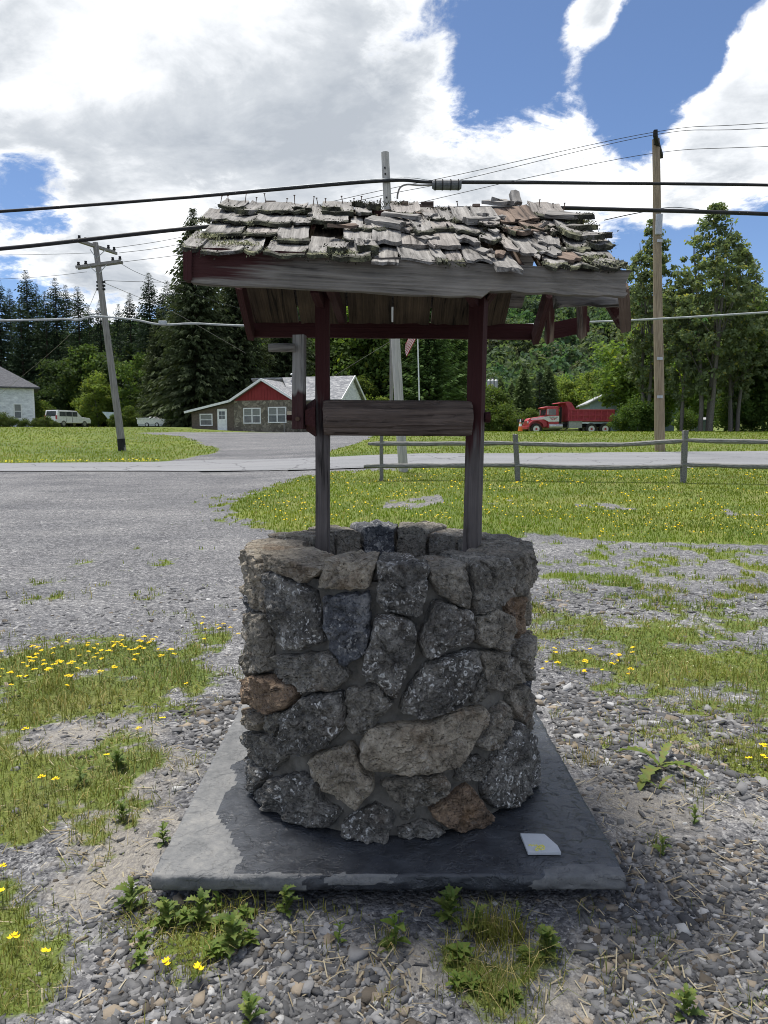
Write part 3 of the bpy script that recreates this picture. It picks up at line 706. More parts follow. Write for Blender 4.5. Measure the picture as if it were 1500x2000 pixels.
out_ = ring[:, :2]-cxy; aa = np.maximum(np.abs(out_[:, 0]), np.abs(out_[:, 1]))[:, None]; nrm = np.where(np.abs(out_) > aa-.03, np.sign(out_), 0); nrm = nrm/np.maximum(np.linalg.norm(nrm, axis=1, keepdims=True), 1)
per = np.cumsum(np.linalg.norm(np.diff(ring[:, :2], axis=0, prepend=ring[-1:, :2]), axis=1))
rl = 6; faces = [np.stack([np.arange(n0).reshape(ny_, nx_)[:-1, :-1], np.arange(n0).reshape(ny_, nx_)[:-1, 1:], np.arange(n0).reshape(ny_, nx_)[1:, 1:], np.arange(n0).reshape(ny_, nx_)[1:, :-1]], -1).reshape(-1, 4)]
prev = ringidx
for k in range(1, rl+1):
    f = k/rl; off = ((fbm(per*16, per*0+f*2.5, 60.)-.5)*.020+(fbm(per*60, per*0+f*7, 61.)-.5)*.008) + .006*math.sin(f*math.pi)
    p = ring.copy(); p[:, :2] += nrm*off[:, None]; p[:, 2] = ST-(ST-SB)*f + (fbm(per*12, per*0+3*k, 62.)-.5)*.012*(k == rl)
    verts.append(p); cur = n0+(k-1)*nr+np.arange(nr)
    faces.append(np.stack([np.roll(prev, -1), prev, cur, np.roll(cur, -1)], -1)); prev = cur
SV = np.concatenate(verts); FA = np.concatenate(faces)
me = np_mesh('slab', SV, FA, True)

bm = bmesh.new(); bm.from_mesh(me); bm.verts.ensure_lookup_table()
bm.faces.new([bm.verts[int(i)] for i in prev]); bmesh.ops.recalc_face_normals(bm, faces=bm.faces); bm.to_mesh(me); bm.free()
wet = wetmask(SV[:, 0], SV[:, 1])
side = np.arange(len(SV)) >= n0
sxx = SV[:, 0]; onf = side & (SV[:, 1] < SLY0+.04)
wn = (fbm(sxx*14, SV[:, 2]*40, 70.)-.5)*.12
wet = np.where(onf, (((sxx+wn > -.25) & (sxx+wn < -.19)) | ((sxx+wn > .03) & (sxx+wn < .50)) | ((sxx > -.25) & (sxx < .1) & (SV[:, 2]+wn*.2 < .075))).astype(float), wet)
fattr(me, 'wet', wet)
m, t = new_mat('bluestone'); P = wcoord(t)
wt = ramp(t, mathn(t, 'ADD', attr(t, 'wet'), mathn(t, 'MULTIPLY', mathn(t, 'SUBTRACT', noi(t, P, 40, 4, .7), .5), .35)), [(.40, 0.0), (.56, 1.0)])
dry = ramp(t, mathn(t, 'ADD', mathn(t, 'MULTIPLY', noi(t, P, 5, 7, .65), .6), mathn(t, 'MULTIPLY', noi(t, P, 45, 5, .7), .4)), [(.34, (.095, .099, .103)), (.5, (.155, .158, .160)), (.66, (.235, .232, .222))])
wetc = ramp(t, noi(t, P, 9, 7, .68), [(.3, (.018, .020, .025)), (.7, (.060, .066, .076))])
wv = nd(t, 'ShaderNodeVectorMath', {0: P, 1: nd(t, 'ShaderNodeVectorMath', {0: noi(t, P, 6, 4, out=1), 3: .35}, operation='SCALE').outputs[0]}, operation='ADD').outputs[0]
ridges = noi(t, mapv(t, wv, (3.2, 5.5, 4)), 1.0, 6, .58, .3)
step = ramp(t, ridges, [(.40, 0.0), (.43, .5), (.52, .55), (.545, 1.0)])
h = mathn(t, 'ADD', mathn(t, 'MULTIPLY', step, 1.0), mathn(t, 'MULTIPLY', noi(t, P, 60, 5, .7), .55))
ro = nd(t, 'ShaderNodeMapRange', {'Value': mathn(t, 'MULTIPLY', wt, mathn(t, 'ADD', .75, mathn(t, 'MULTIPLY', noi(t, P, 25, 4), .5))), 'To Min': .88, 'To Max': .24}).outputs[0]
sp = nd(t, 'ShaderNodeMapRange', {'Value': wt, 'To Min': .25, 'To Max': .5}).outputs[0]
finish(t, mixc(t, wt, dry, wetc), ro, bump(t, h, .8, .008), sp)
put(link('stone_slab', me, m), 'thick square bluestone slab, half wet, under the stone well', 'stone slab')
BLK = G().box(-.1, .1, -.05, .05, -.02, SB-.002).mesh('support', .006)
m, t = new_mat('old timber'); finish(t, mixc(t, noi(t, mapv(t, ocoord(t), (3, 40, 40)), 1, 4), (.03, .025, .02), (.09, .075, .06)), .9); M_TIM = m; BLK.materials.append(m)
for i, (bx, by) in enumerate(((-.5, 2.50), (.5, 2.50), (-.5, 3.55), (.5, 3.55))):
    o = link('timber_block', BLK, None); o.location = (bx, by, 0); put(o, 'short timber block holding the stone slab off the ground', 'block', 'blocks under the slab')

# ------------------------------------------------------------------ the tile with yellow writing
def on_slab(px, py, z=ST):
    d = ray(px, py); s = (z-CAM.z)/d.z; p = CAM+d*s; return (p.x, p.y)
tp = [on_slab(*p) for p in ((1031, 1671.5), (1096, 1671.5), (1089, 1658), (1063, 1635), (1016, 1634))]
g = G(); n = len(tp); z0, z1 = ST+.003, ST+.013
g.add([(a, b, z0) for a, b in tp]+[(a, b, z1) for a, b in tp], [tuple(range(n-1, -1, -1)), tuple(range(n, 2*n))]+[(i, (i+1) % n, n+(i+1) % n, n+i) for i in range(n)])
m, t = new_mat('pale tile'); P = wcoord(t); finish(t, mixc(t, noi(t, P, 25, 5, .6), (.40, .43, .46), (.56, .58, .60)), .5, bump(t, noi(t, P, 200, 3), .2, .002), .4)
tl = thing('cut_tile', (tp[0][0]+.05, tp[0][1]+.05, ST), 'pale cut-corner tile with yellow writing lying on the slab', 'tile')
link('tile_body', g.mesh('tile_body', .0012), m, tl)
m, t = new_mat('yellow crayon'); finish(t, mixc(t, noi(t, wcoord(t), 400), (.62, .58, .10), (.75, .70, .18)), .8)
def stroke(pts, name='yellow_mark'):
    q = [on_slab(x, y, z1) for x, y in pts]; gg = G().tube([(a, b, z1+.0003) for a, b in q], .0024, 6).mesh(name, smooth=True)
    link(name, gg, m, tl)
stroke([(1032.5, 1651.5), (1036, 1650), (1039, 1652), (1043, 1650.5)])
stroke([(1045, 1652), (1048, 1650.5), (1051, 1652.5), (1049, 1656), (1045.5, 1660), (1047, 1661.5), (1052, 1660)])
stroke([(1055, 1651.5), (1060, 1651), (1063, 1654), (1062.5, 1658.5), (1058, 1660), (1054, 1657.5), (1053.5, 1654), (1055, 1651.5)])
stroke([(1048, 1656), (1056, 1656.5), (1061, 1653)])

# ------------------------------------------------------------------ stone well
XC, YC, RW = .020, 3.035, .590
RIM = 1.062
well = thing('wishing_well', (XC, YC, ST), 'round stone well with a shingled wooden roof and windlass', 'well')
def cyl(u, z, r): return Vector((XC + r*math.sin(u), YC - r*math.cos(u), z))      # u: angle from the side facing the camera
def pix_to_cyl(px, py, r):
    d = ray(px, py); ox, oy = CAM.x-XC, CAM.y-YC
    a = d.x**2+d.y**2; b = 2*(ox*d.x+oy*d.y); c_ = ox*ox+oy*oy-r*r; D = b*b-4*a*c_
    if D < 0:
        s = -b/(2*a); p = CAM+d*s
    else:
        s = (-b-math.sqrt(D))/(2*a); p = CAM+d*s
    return (math.atan2(p.x-XC, -(p.y-YC)), p.z)
# mortar core: a hollow drum
g = G(); n = 96; ri, ro_ = .375, .556
prof = [(ro_+.012, ST+.002), (ro_+.004, .3), (ro_, .7), (ro_-.006, RIM-.05), (ri+.02, RIM-.07), (ri, .8), (ri, ST+.25), (.02, ST+.24)]
vs = []; 
for i in range(n):
    u = i*2*math.pi/n
    for (r, z) in prof:
        k = mn.noise(Vector((math.cos(u)*5, math.sin(u)*5, z*6)))*.012
        vs.append(cyl(u, z, r+k))
q = len(prof); fs = []
for i in range(n):
    for j in range(q-1): fs.append((i*q+j, ((i+1) % n)*q+j, ((i+1) % n)*q+j+1, i*q+j+1))
fs.append(tuple(i*q+q-1 for i in range(n))); fs.append(tuple(i*q for i in range(n))[::-1])
link('mortar_core', g.add(vs, fs).mesh('mortar_core', smooth=True), M_MORTAR, well)

def stone(poly, kind, seed, proud=.05, depth=.05, cap=False, inner=False, nb=84, rings=9, rbase=None):
    """poly: list of (angle, z) on the wall"""
    r = random.Random(seed); R0 = rbase or (.556 if not inner else .372); off = Vector((r.uniform(-50, 50), r.uniform(-50, 50), r.uniform(-50, 50)))
    sg = -1 if inner else 1
    P_ = [Vector((a*R0, z)) for a, z in poly]; L = [(P_[(i+1) % len(P_)]-P_[i]).length for i in range(len(P_))]; tot = sum(L)
    bd = []
    for k in range(nb):
        s = k/nb*tot; i = 0
        while s > L[i]: s -= L[i]; i += 1
        bd.append(P_[i].lerp(P_[(i+1) % len(P_)], s/L[i]))
    bd = [bd[k]*.5+(bd[k-1]+bd[(k+1) % nb])*.25 for k in range(nb)]
    c0 = sum(bd, Vector((0, 0)))/nb; size = math.sqrt(tot*tot/16)
    for k in range(nb):
        d = (bd[k]-c0); nrm_ = d.normalized(); j_ = .003+mn.noise(Vector((bd[k].x*26, bd[k].y*26, 0))+off)*.010+mn.noise(Vector((bd[k].x*75, bd[k].y*75, 5))+off)*.006+mn.noise(Vector((bd[k].x*160, bd[k].y*160, 5))+off)*.003
        bd[k] = bd[k]+nrm_*j_
    tilt = Vector((r.uniform(-.22, .22), r.uniform(-.22, .22)))
    prof_ = [(1.0, 0.0), (.99, .5), (.965, .82), (.93, .95), (.89, .99), (.84, 1.0), (.78, 1.01), (.71, 1.02), (.63, 1.03), (.55, 1.03), (.46, 1.03), (.37, 1.03), (.28, 1.03), (.19, 1.03), (.1, 1.02)]
    vs = []; fs = []
    def disp(p3, amp):
        a = mn.fractal(p3*12+off, .8, 2.1, 5)*.017 + (mn.ridged_multi_fractal(p3*26+off, .7, 2.1, 4, 1.0, 2.0)-1.0)*.0085
        vd = mn.voronoi(p3*42+off)[0]; ce = (vd[1]-vd[0])*.006 - max(0, .32-vd[0])*.016
        q3 = p3*15+off; cp = mn.voronoi(q3)[1][0]; ce += max(-.011, min(.011, (q3-cp).dot(mn.noise_vector(cp*3.7+off))*.030))
        return (a+ce)*amp
    def pt(q_, rad): return cyl(q_.x/R0, q_.y, rad)
    if depth > 0:
        levels = [0.0, .33, .66, 1.0] if cap else [0.0, 1.0]
        for lv in levels[::-1]:
            for k in range(nb):
                kk = 1-(.10*lv if cap else .04*lv)
                q_ = c0+(bd[k]-c0)*kk
                if cap: q_.y = bd[k].y
                rad = R0-sg*depth*lv; p3 = pt(q_, rad)
                if cap and lv < 1:
                    dz = mn.fractal(p3*11+off, 1.0, 2.0, 3)*.012; p3.z += dz
                vs.append(p3)
        nl = len(levels)
        for l in range(nl-1):
            for k in range(nb): fs.append((l*nb+k, l*nb+(k+1) % nb, (l+1)*nb+(k+1) % nb, (l+1)*nb+k))
        fs.append(tuple(range(nb))); base_i = (nl-1)*nb
    else:
        base_i = 0
    start = len(vs)
    for (s, hgt) in prof_:
        for k in range(nb):
            q_ = c0+(bd[k]-c0)*s
            e = q_-c0
            rad0 = R0+sg*(hgt*(proud*(1+(tilt.x*e.x+tilt.y*e.y)/max(size*.5, .02)*.9)))
            p3 = pt(q_, rad0); rad = rad0+sg*disp(p3, min(1, hgt*1.1))
            vs.append(pt(q_, rad))
    nr_ = len(prof_)
    for k in range(nb): fs.append((base_i+k, base_i+(k+1) % nb, start+(k+1) % nb, start+k))
    for l in range(nr_-1):
        for k in range(nb): fs.append((start+l*nb+k, start+l*nb+(k+1) % nb, start+(l+1)*nb+(k+1) % nb, start+(l+1)*nb+k))
    cc_ = pt(c0, R0+sg*(proud*1.02)); vs.append(cc_); ci = len(vs)-1; l0 = start+(nr_-1)*nb
    for k in range(nb): fs.append((l0+k, l0+(k+1) % nb, ci))
    g_ = G().add(vs, fs); me_ = g_.mesh('stone')
    me_.polygons.foreach_set('use_smooth', [True]*len(me_.polygons))
    try: me_.set_sharp_from_angle(angle=R_(30))
    except Exception: pass
    return link('stone', me_, M_ST[kind], well)

FRONT = [ # (kind, proud, cap?, traced outline in photo pixels)
 ('t', .035, 1, ((505, 1094), (588, 1096), (633, 1104), (628, 1117), (599, 1133), (586, 1139), (562, 1127), (515, 1110))),
 ('t', .045, 1, ((614, 1145), (629, 1116), (644, 1104), (731, 1104), (735, 1117), (716, 1151), (622, 1150))),
 ('d', .04, 0, ((512, 1119), (530, 1116), (612, 1157), (628, 1257), (579, 1272), (548, 1270), (531, 1230), (522, 1180))),
 ('s', .035, 0, ((622, 1168), (720, 1159), (722, 1247), (715, 1281), (671, 1304), (646, 1272), (633, 1230), (624, 1193))),
 ('t', .04, 0, ((483, 1098), (508, 1104), (520, 1195), (500, 1193), (482, 1150))),
 ('g', .05, 0, ((481, 1196), (522, 1198), (526, 1274), (526, 1309), (484, 1321), (475, 1264))),
 ('d', .045, 0, ((525, 1281), (640, 1274), (670, 1300), (684, 1325), (655, 1346), (590, 1354), (568, 1332), (528, 1317))),
 ('d', .045, 1, ((737, 1103), (793, 1104), (840, 1112), (829, 1168), (824, 1206), (772, 1199), (738, 1185))),
 ('g', .04, 1, ((842, 1104), (908, 1103), (917, 1110), (919, 1193), (894, 1182), (866, 1167), (843, 1138))),
 ('d', .045, 1, ((932, 1104), (998, 1098), (1008, 1142), (995, 1174), (955, 1195), (928, 1202), (931, 1150))),
 ('d', .06, 0, ((853, 1174), (919, 1194), (921, 1251), (877, 1267), (834, 1287), (817, 1251), (830, 1222))),
 ('g', .05, 0, ((928, 1207), (970, 1190), (1003, 1206), (1001, 1238), (987, 1272), (953, 1261), (926, 1250))),
 ('b', .015, 0, ((1007, 1150), (1024, 1150), (1034, 1215), (1023, 1249), (1004, 1225), (999, 1178))),
 ('g', .05, 0, ((1024, 1254), (1038, 1240), (1043, 1290), (1036, 1330), (1020, 1322), (1014, 1278))),
 ('g', .04, 0, ((936, 1271), (981, 1275), (1013, 1291), (1019, 1330), (985, 1347), (947, 1344), (943, 1300))),
 ('d', .07, 0, ((731, 1206), (765, 1201), (808, 1214), (813, 1240), (802, 1290), (787, 1332), (773, 1364), (740, 1342), (710, 1316), (714, 1280), (727, 1240))),
 ('d', .055, 0, ((833, 1297), (900, 1277), (937, 1270), (941, 1300), (925, 1357), (890, 1387), (820, 1402), (777, 1390), (798, 1342))),
 ('d', .035, 0, ((931, 1352), (944, 1308), (950, 1350), (940, 1378), (926, 1374))),
 ('b', .06, 0, ((481, 1326), (520, 1317), (577, 1341), (583, 1357), (556, 1386), (528, 1394), (492, 1374))),
 ('t', .05, 0, ((480, 1380), (498, 1392), (512, 1412), (500, 1427), (472, 1415))),
 ('d', .06, 0, ((553, 1393), (609, 1357), (669, 1352), (674, 1422), (641, 1454), (592, 1476), (555, 1470), (547, 1446))),
 ('d', .035, 0, ((514, 1399), (550, 1390), (544, 1427), (524, 1440))),
 ('d', .045, 0, ((677, 1347), (737, 1336), (768, 1371), (746, 1402), (716, 1435), (688, 1433), (675, 1414))),
 ('d', .045, 0, ((472, 1428), (524, 1438), (554, 1482), (530, 1508), (500, 1484), (478, 1455))),
 ('d', .05, 0, ((470, 1475), (515, 1500), (520, 1518), (500, 1568), (478, 1552))),
 ('d', .055, 0, ((522, 1523), (579, 1512), (618, 1529), (628, 1567), (669, 1588), (648, 1614), (609, 1625), (558, 1614), (511, 1589), (505, 1555))),
 ('t', .055, 0, ((605, 1480), (688, 1453), (704, 1497), (731, 1520), (724, 1553), (697, 1574), (660, 1558), (622, 1527), (606, 1503))),
 ('d', .05, 0, ((671, 1606), (733, 1569), (771, 1597), (754, 1638), (705, 1648), (671, 1633))),
 ('t', .06, 0, ((704, 1452), (722, 1421), (780, 1416), (847, 1410), (889, 1388), (949, 1381), (956, 1395), (932, 1440), (898, 1493), (855, 1500), (789, 1510), (725, 1501), (705, 1485))),
 ('g', .05, 0, ((741, 1531), (772, 1523), (859, 1506), (873, 1523), (878, 1545), (840, 1568), (793, 1576), (762, 1558))),
 ('d', .035, 0, ((892, 1507), (911, 1483), (943, 1475), (953, 1501), (944, 1520), (901, 1527))),
 ('g', .045, 0, ((933, 1453), (949, 1424), (966, 1394), (993, 1372), (999, 1405), (994, 1440), (975, 1459), (949, 1465))),
 ('d', .06, 0, ((945, 1541), (956, 1502), (978, 1461), (1001, 1432), (1011, 1410), (1034, 1439), (1044, 1491), (1034, 1535), (1010, 1572), (975, 1582), (948, 1566))),
 ('b', .055, 0, ((840, 1586), (868, 1567), (889, 1550), (919, 1534), (934, 1561), (952, 1590), (932, 1612), (894, 1625), (860, 1606))),
 ('d', .045, 0, ((776, 1621), (825, 1603), (868, 1621), (851, 1643), (817, 1649), (781, 1644))),
 ('d', .025, 0, ((786, 1592), (797, 1578), (809, 1586), (809, 1599), (797, 1605), (786, 1600))),
 ('g', .045, 0, ((1001, 1349), (1028, 1338), (1037, 1380), (1030, 1425), (1012, 1402), (1000, 1378))),
]
for i, (kind, pr_, cap, px_) in enumerate(FRONT):
    if kind == 'd' and i in (6, 9, 14, 17, 21, 22, 23, 30, 35): kind = 'e'
    poly = [pix_to_cyl(x, y, RW) for x, y in px_]
    if cap:
        zt = max(z for a, z in poly); poly = [(a, z if z < zt-.03 else RIM+.012+.016*math.sin(i*2.1+a*4)) for a, z in poly]
    poly = [(a, max(z, ST+.004)) for a, z in poly]
    stone(poly, kind, 100+i, pr_*(.8 if cap else 1), .19 if cap else .04, bool(cap), rings=9)
# the cap course round the rest of the rim
rr = random.Random(8)
fa = [pix_to_cyl(505, 1100, RW)[0]-.02, pix_to_cyl(1006, 1100, RW)[0]+.02]
spans = [-0.86, -1.42, -1.95, -2.42, -2.80, -3.24, -3.66, -4.14, -4.60, -5.02, -2*math.pi+fa[1]]
spans[0] = fa[0]
kinds_ = ['t', 't', 'g', 'g', 's', 'g', 'g', 'g', 'g', 'g']
for i in range(len(spans)-1):
    a1, a0 = spans[i]-.012, spans[i+1]+.012; zt = RIM+rr.uniform(-.008, .022); zb = RIM-rr.uniform(.13, .20)
    if i < 2: zb = RIM-.06
    p = [(a0, zb+rr.uniform(-.02, .02)), ((a0+a1)/2, zb+rr.uniform(-.03, .02)), (a1, zb+rr.uniform(-.02, .02)), (a1+.0, zt+rr.uniform(-.012, .006)), ((a0+a1)/2, zt+rr.uniform(-.004, .010)), (a0, zt+rr.uniform(-.012, .006))]
    stone(p, kinds_[i], 300+i, rr.uniform(.030, .042), .195, True)
# body stones round the sides and back, in uneven courses
lo = min(pix_to_cyl(478, 1300, RW)[0], -1.25); hi = max(pix_to_cyl(1040, 1300, RW)[0], 1.15)
z = ST+.006; row = 0
while z < RIM-.20:
    hgt = rr.uniform(.13, .19)
    if z+hgt > RIM-.25: hgt = RIM-.19-z
    a = hi+.03+rr.uniform(0, .1)
    while a < 2*math.pi+lo-.06:
        w_ = min(rr.uniform(.22, .42), 2*math.pi+lo-.03-a)
        if w_ < .1: break
        j = lambda s: rr.uniform(-s, s)
        p = [(a+.02+j(.02), z+.012+j(.012)), (a+w_*.5, z+.006+j(.012)), (a+w_-.02+j(.02), z+.012+j(.012)), (a+w_-.012, z+hgt*.5+j(.02)), (a+w_-.02+j(.02), z+hgt-.012+j(.012)), (a+w_*.5, z+hgt-.006+j(.012)), (a+.02+j(.02), z+hgt-.012+j(.012)), (a+.012, z+hgt*.5+j(.02))]
        p = [(q0, max(q1, ST+.006)) for q0, q1 in p]
        stone(p, rr.choice('deggst'), 400+row*40+int(a*20), rr.uniform(.025, .045), .03, nb=40)
        a += w_+.02
    z += hgt+.006; row += 1
# courses lining the inside of the shaft
for row in range(2):
    a = row*.2
    while a < 6.15+row*.2:
        w_ = rr.uniform(.38, .6); zb = RIM-.37-.2*row; zt = zb+.19
        p = [(a+.02, zb+.01), (a+w_*.5, zb), (a+w_-.02, zb+.012), (a+w_-.015, (zb+zt)/2), (a+w_-.02, zt-.012), (a+w_*.5, zt), (a+.02, zt-.01), (a+.012, (zb+zt)/2)]
        stone(p, rr.choice('ggbt'), 700+row*50+int(a*10), .03, .03, inner=True, nb=36); a += w_+.01

# ------------------------------------------------------------------ frame, roof and windlass
def W(px, py, Y): return at(px, py, Y)
YF, YB = YC-.595, YC+.60       # depth of the front and rear eaves
# posts
pl0, pl1 = W(630, 1110, YC+.02), W(630, 540, YC); pl0.z = .82; 
board('post', pl0, pl1, .0565, .062, (0, -1, 0), M_POST, well, 1, ny=24, nw=3, rough=.0015, freq=5)
pr0, pr1 = W(920, 1105, YC-.04), W(936, 540, YC-.02); pr0.z = .80
M, L = frame(pr0, pr1, (-.42, -1, 0)); 
link('post', plank(L, .0605, .066, 24, 3, 2, rough=.0015, freq=5), M_POST, well, mw=M)
# front fascia: sound and red at the left, rotted and sagging at the right
f0, f1 = W(377, 519, YF), W(1222, 566, YF+.02)
fb = board('front_fascia', f0, f1, .112, .036, (0, -1, 0), M_FASC, well, 3, ny=60, nw=8, rough=.0025, rag1=.02, freq=6, edge=.004)
for v in fb.data.vertices:      # rot: the lower edge is eaten away towards the right end
    f = v.co.y/(f1-f0).length
    n_ = mn.noise(Vector((v.co.y*16, v.co.x*20, 5)))
    if f > .5:
        k = (f-.5)/.5
        if v.co.x > 0: v.co.x -= v.co.x*(.25*k+max(0, n_)*.45*k) 
        else: v.co.x -= v.co.x*max(0, mn.noise(Vector((v.co.y*22, 2, 9))))*.3*k
        v.co.z += n_*.010*k
    if f > .68 and v.co.x > .01: v.co.x *= .62
g = G(); a0, a1 = W(364, 490, YF), W(364, 549, YF)
board('corner_trim', W(370, 549.5, YF-.004), W(370, 489, YF-.004), .026, .05, (0, -1, 0), M_REDW, well, 4, ny=8, nw=3, rough=.001)
# rear fascia
r0, r1 = W(492, 643, YB), W(1040, 648, YB)
board('rear_fascia', r0, r1, .075, .03, (0, -1, 0), M_REDW, well, 5, ny=30, nw=4, rough=.0016)
# ridge and slopes
rl, rr_ = W(428, 399, YC), W(1118, 414, YC); 
ev_l, ev_r = W(366, 492, YF-.015), W(1218, 540, YF-.01)
board('ridge_board', rl+Vector((.03, 0, -.05)), rr_+Vector((-.05, 0, -.05)), .07, .03, (0, -1, 0), M_REDW, well, 6, ny=16, nw=3)
def slope_pt(u, v, lift=0.0, front=True):      # u 0..1 along the roof, v 0 eave .. 1 ridge
    e0, e1 = (ev_l, ev_r) if front else (Vector((rl.x+.0, YB+.02, r0.z+.028)), Vector((.60, YB+.02, r1.z+.028)))
    k0, k1 = (rl, rr_) if front else (rl, Vector((.60, YC, rr_.z+.01)))
    p = e0.lerp(e1, u).lerp(k0.lerp(k1, u), v)
    nrm_ = ((k0-e0).cross(e1-e0)).normalized()
    if nrm_.z < 0: nrm_ = -nrm_
    return p+nrm_*lift, nrm_
roof = None
# front decking: individual boards running up the slope; one is missing where the hole is
nb_ = 11
dk0 = None
for i in range(nb_):
    u0, u1 = (i+.06)/nb_, (i+.94)/nb_; um = (u0+u1)/2
    if i == 8: v0 = .42
    else: v0 = .03
    p0, nn_ = slope_pt(um, v0, -.022); p1, _ = slope_pt(um, .985, -.022)
    wdt = (slope_pt(u1, 0.3)[0]-slope_pt(u0, .3)[0]).length
    o = board('deck_board', p0, p1, wdt, .014, nn_, M_DECK, well, 20+i, ny=6, nw=3, rough=.001, rag0=.03 if i == 8 else .003)
# rear decking, its underside visible from the front; daylight shows in the joints and along the eave
for i in range(6):
    us = [0.02, .20, .385, .555, .70, .86, .99]
    u0, u1 = us[i]+.004, us[i+1]-.004; um = (u0+u1)/2
    p0, nn_ = slope_pt(um, .045, -.012, False); p1, _ = slope_pt(um, .985, -.012, False)
    wdt = (slope_pt(u1, 0.3, 0, False)[0]-slope_pt(u0, .3, 0, False)[0]).length
    board('deck_board', p0, p1, wdt, .014, nn_, M_DECK, well, 40+i, ny=10, nw=6, rough=.002, rag0=.012)
rs = link('rear_shingle_course', plank(1.30, .56, .016, 14, 8, 77, rough=.006), M_SHAKE, well, mw=(lambda a, b, n_: frame(a, b, n_)[0])(slope_pt(0.01, .56, .018, False)[0], slope_pt(.98, .56, .018, False)[0], slope_pt(.5, .5, 0, False)[1]))
# rake rafters
board('rafter', W(469, 556, YB-.36), W(492, 657, YB+.0), .05, .03, (-1, 0, .2), M_REDW, well, 8, ny=8, nw=3)
board('rafter', slope_pt(.055, .05, -.055)[0], slope_pt(.055, .97, -.06)[0], .03, .05, (0, -.5, 1), M_REDW, well, 9, ny=8, nw=3)
board('rafter', W(1072, 572, YB-.42), W(1044, 664, YB+.0), .05, .03, (1, 0, .2), M_REDW, well, 10, ny=8, nw=3)
board('rafter', slope_pt(.785, .04, -.05)[0], slope_pt(.765, .62, -.045)[0], .035, .05, (0, -.5, 1), M_REDW2, well, 11, ny=8, nw=3)
board('rafter', slope_pt(.93, .05, -.055)[0], slope_pt(.93, .97, -.06)[0], .03, .05, (0, -.5, 1), M_REDW2, well, 12, ny=8, nw=3)
# collar ties from post tops to eaves
for (px, pxo, Yp) in ((630, 606, YC), (934, 903, YC-.02)):
    board('brace', W(px, 600, Yp+.03), W(pxo+8, 560, Yp-.16), .05, .03, (1, 0, 0), M_REDW, well, int(px), ny=5, nw=2)
    b0 = Vector((W(px, 600, Yp).x, YF+.12, f0.z)); b1 = Vector((W(px, 600, Yp).x, YB-.02, f0.z+.0))
    board('tie_beam', Vector((b0.x+.045, b0.y, 2.09)), Vector((b1.x+.045, b1.y, 2.08)), .03, .06, (0, 0, 1), M_REDW, well, int(px)+1, ny=8, nw=2)
# broken rear right corner hanging in pieces
board('broken_rafter', W(1073, 582, YB-.30), W(1072, 665, YB-.02), .038, .03, (0, -1, 0), M_REDW2, well, 61, ny=6, nw=3, rough=.003)
board('broken_fascia', W(1066, 648, YB-.02), W(1150, 632, YB-.05), .074, .026, (0, -1, 0), M_REDW, well, 62, ny=8, nw=4, rough=.003, rag1=.02)
board('broken_rafter', W(1136, 584, YB-.28), W(1137, 656, YB-.06), .040, .03, (0, -1, 0), M_REDW2, well, 63, ny=6, nw=3, rough=.003)
board('hanging_board', W(1082, 583, YF+.22), W(1214, 580, YF+.25), .055, .03, (0, -1, .2), M_SHAKE, well, 64, ny=14, nw=4, rough=.006, edge=.008, lichen=.35)
g = G(); 
q = [W(1180, 592, YF+.30), W(1222, 566, YF+.26), W(1228, 612, YF+.28), W(1222, 641, YF+.30), W(1208, 640, YF+.30)]
nq = len(q); g.add([p+Vector((0, -.02, 0)) for p in q]+[p+Vector((.006, .03, 0)) for p in q], [tuple(range(nq)), tuple(range(2*nq-1, nq-1, -1))]+[((i+1) % nq, i, nq+i, nq+(i+1) % nq) for i in range(nq)])
link('splintered_gusset', g.mesh('gusset', .004), M_REDW2, well)
board('hanging_board', W(1216, 560, YF+.05), W(1222, 640, YF+.24), .03, .035, (1, 0, 0), M_SHAKEB, well, 65, ny=10, nw=3, rough=.006, edge=.006, rag1=.02)

# shingles on the front slope, each one its own piece
rs = random.Random(21)
def shingle(u, v0, L, Wd, T, lift, yaw=0, pitch=.0, roll=0, mat=None, lich=0.5, curl=0.0, cup=0.0, rough=.003, rag=.012, seed=0, name='shingle'):
    p, nn_ = slope_pt(u, v0, lift); p2, _ = slope_pt(u, v0+.2, lift)
    M, _l = frame(p, p2, nn_)
    M = M @ Matrix.Rotation(yaw, 4, 'Z') @ Matrix.Rotation(pitch, 4, 'X') @ Matrix.Rotation(roll, 4, 'Y')
    return link(name, plank(L, Wd, T, 9, 5, seed, rough, rag, .006, 0, cup, curl, 0, 1.0, 12, lich, .004 if name == 'shingle' else .007), mat or M_SHAKE, well, mw=M)
SLEN = (slope_pt(.5, 1)[0]-slope_pt(.5, 0)[0]).length; RLEN = (ev_r-ev_l).length
seed = 0
def lay(um, vv, L, wd, T, lift, wild, mat=None, lich=None, yaw=None, pitch=None, rag=None, name='shingle'):
    global seed
    seed += 1
    if mat is None: mat = M_SHAKEB if (wild > .6 and rs.random() < .14) else (M_SHAKEP if rs.random() < .3 else M_SHAKE)
    if lich is None: lich = rs.choice((.4, .7, .9, 1.0)) if (um < .45 or um > .86) else rs.choice((0, .2, .5, .8))
    shingle(um, vv, L, wd, T, lift, rs.gauss(0, .012+.05*wild) if yaw is None else yaw, (-.05+rs.gauss(0, .01+.02*wild)) if pitch is None else pitch, rs.gauss(0, .02+.04*wild), mat, lich,
            rs.uniform(0, .010)*(1+wild), rs.uniform(-.005, .007), .0028+.003*wild, (.014+.028*wild) if rag is None else rag, seed, name)
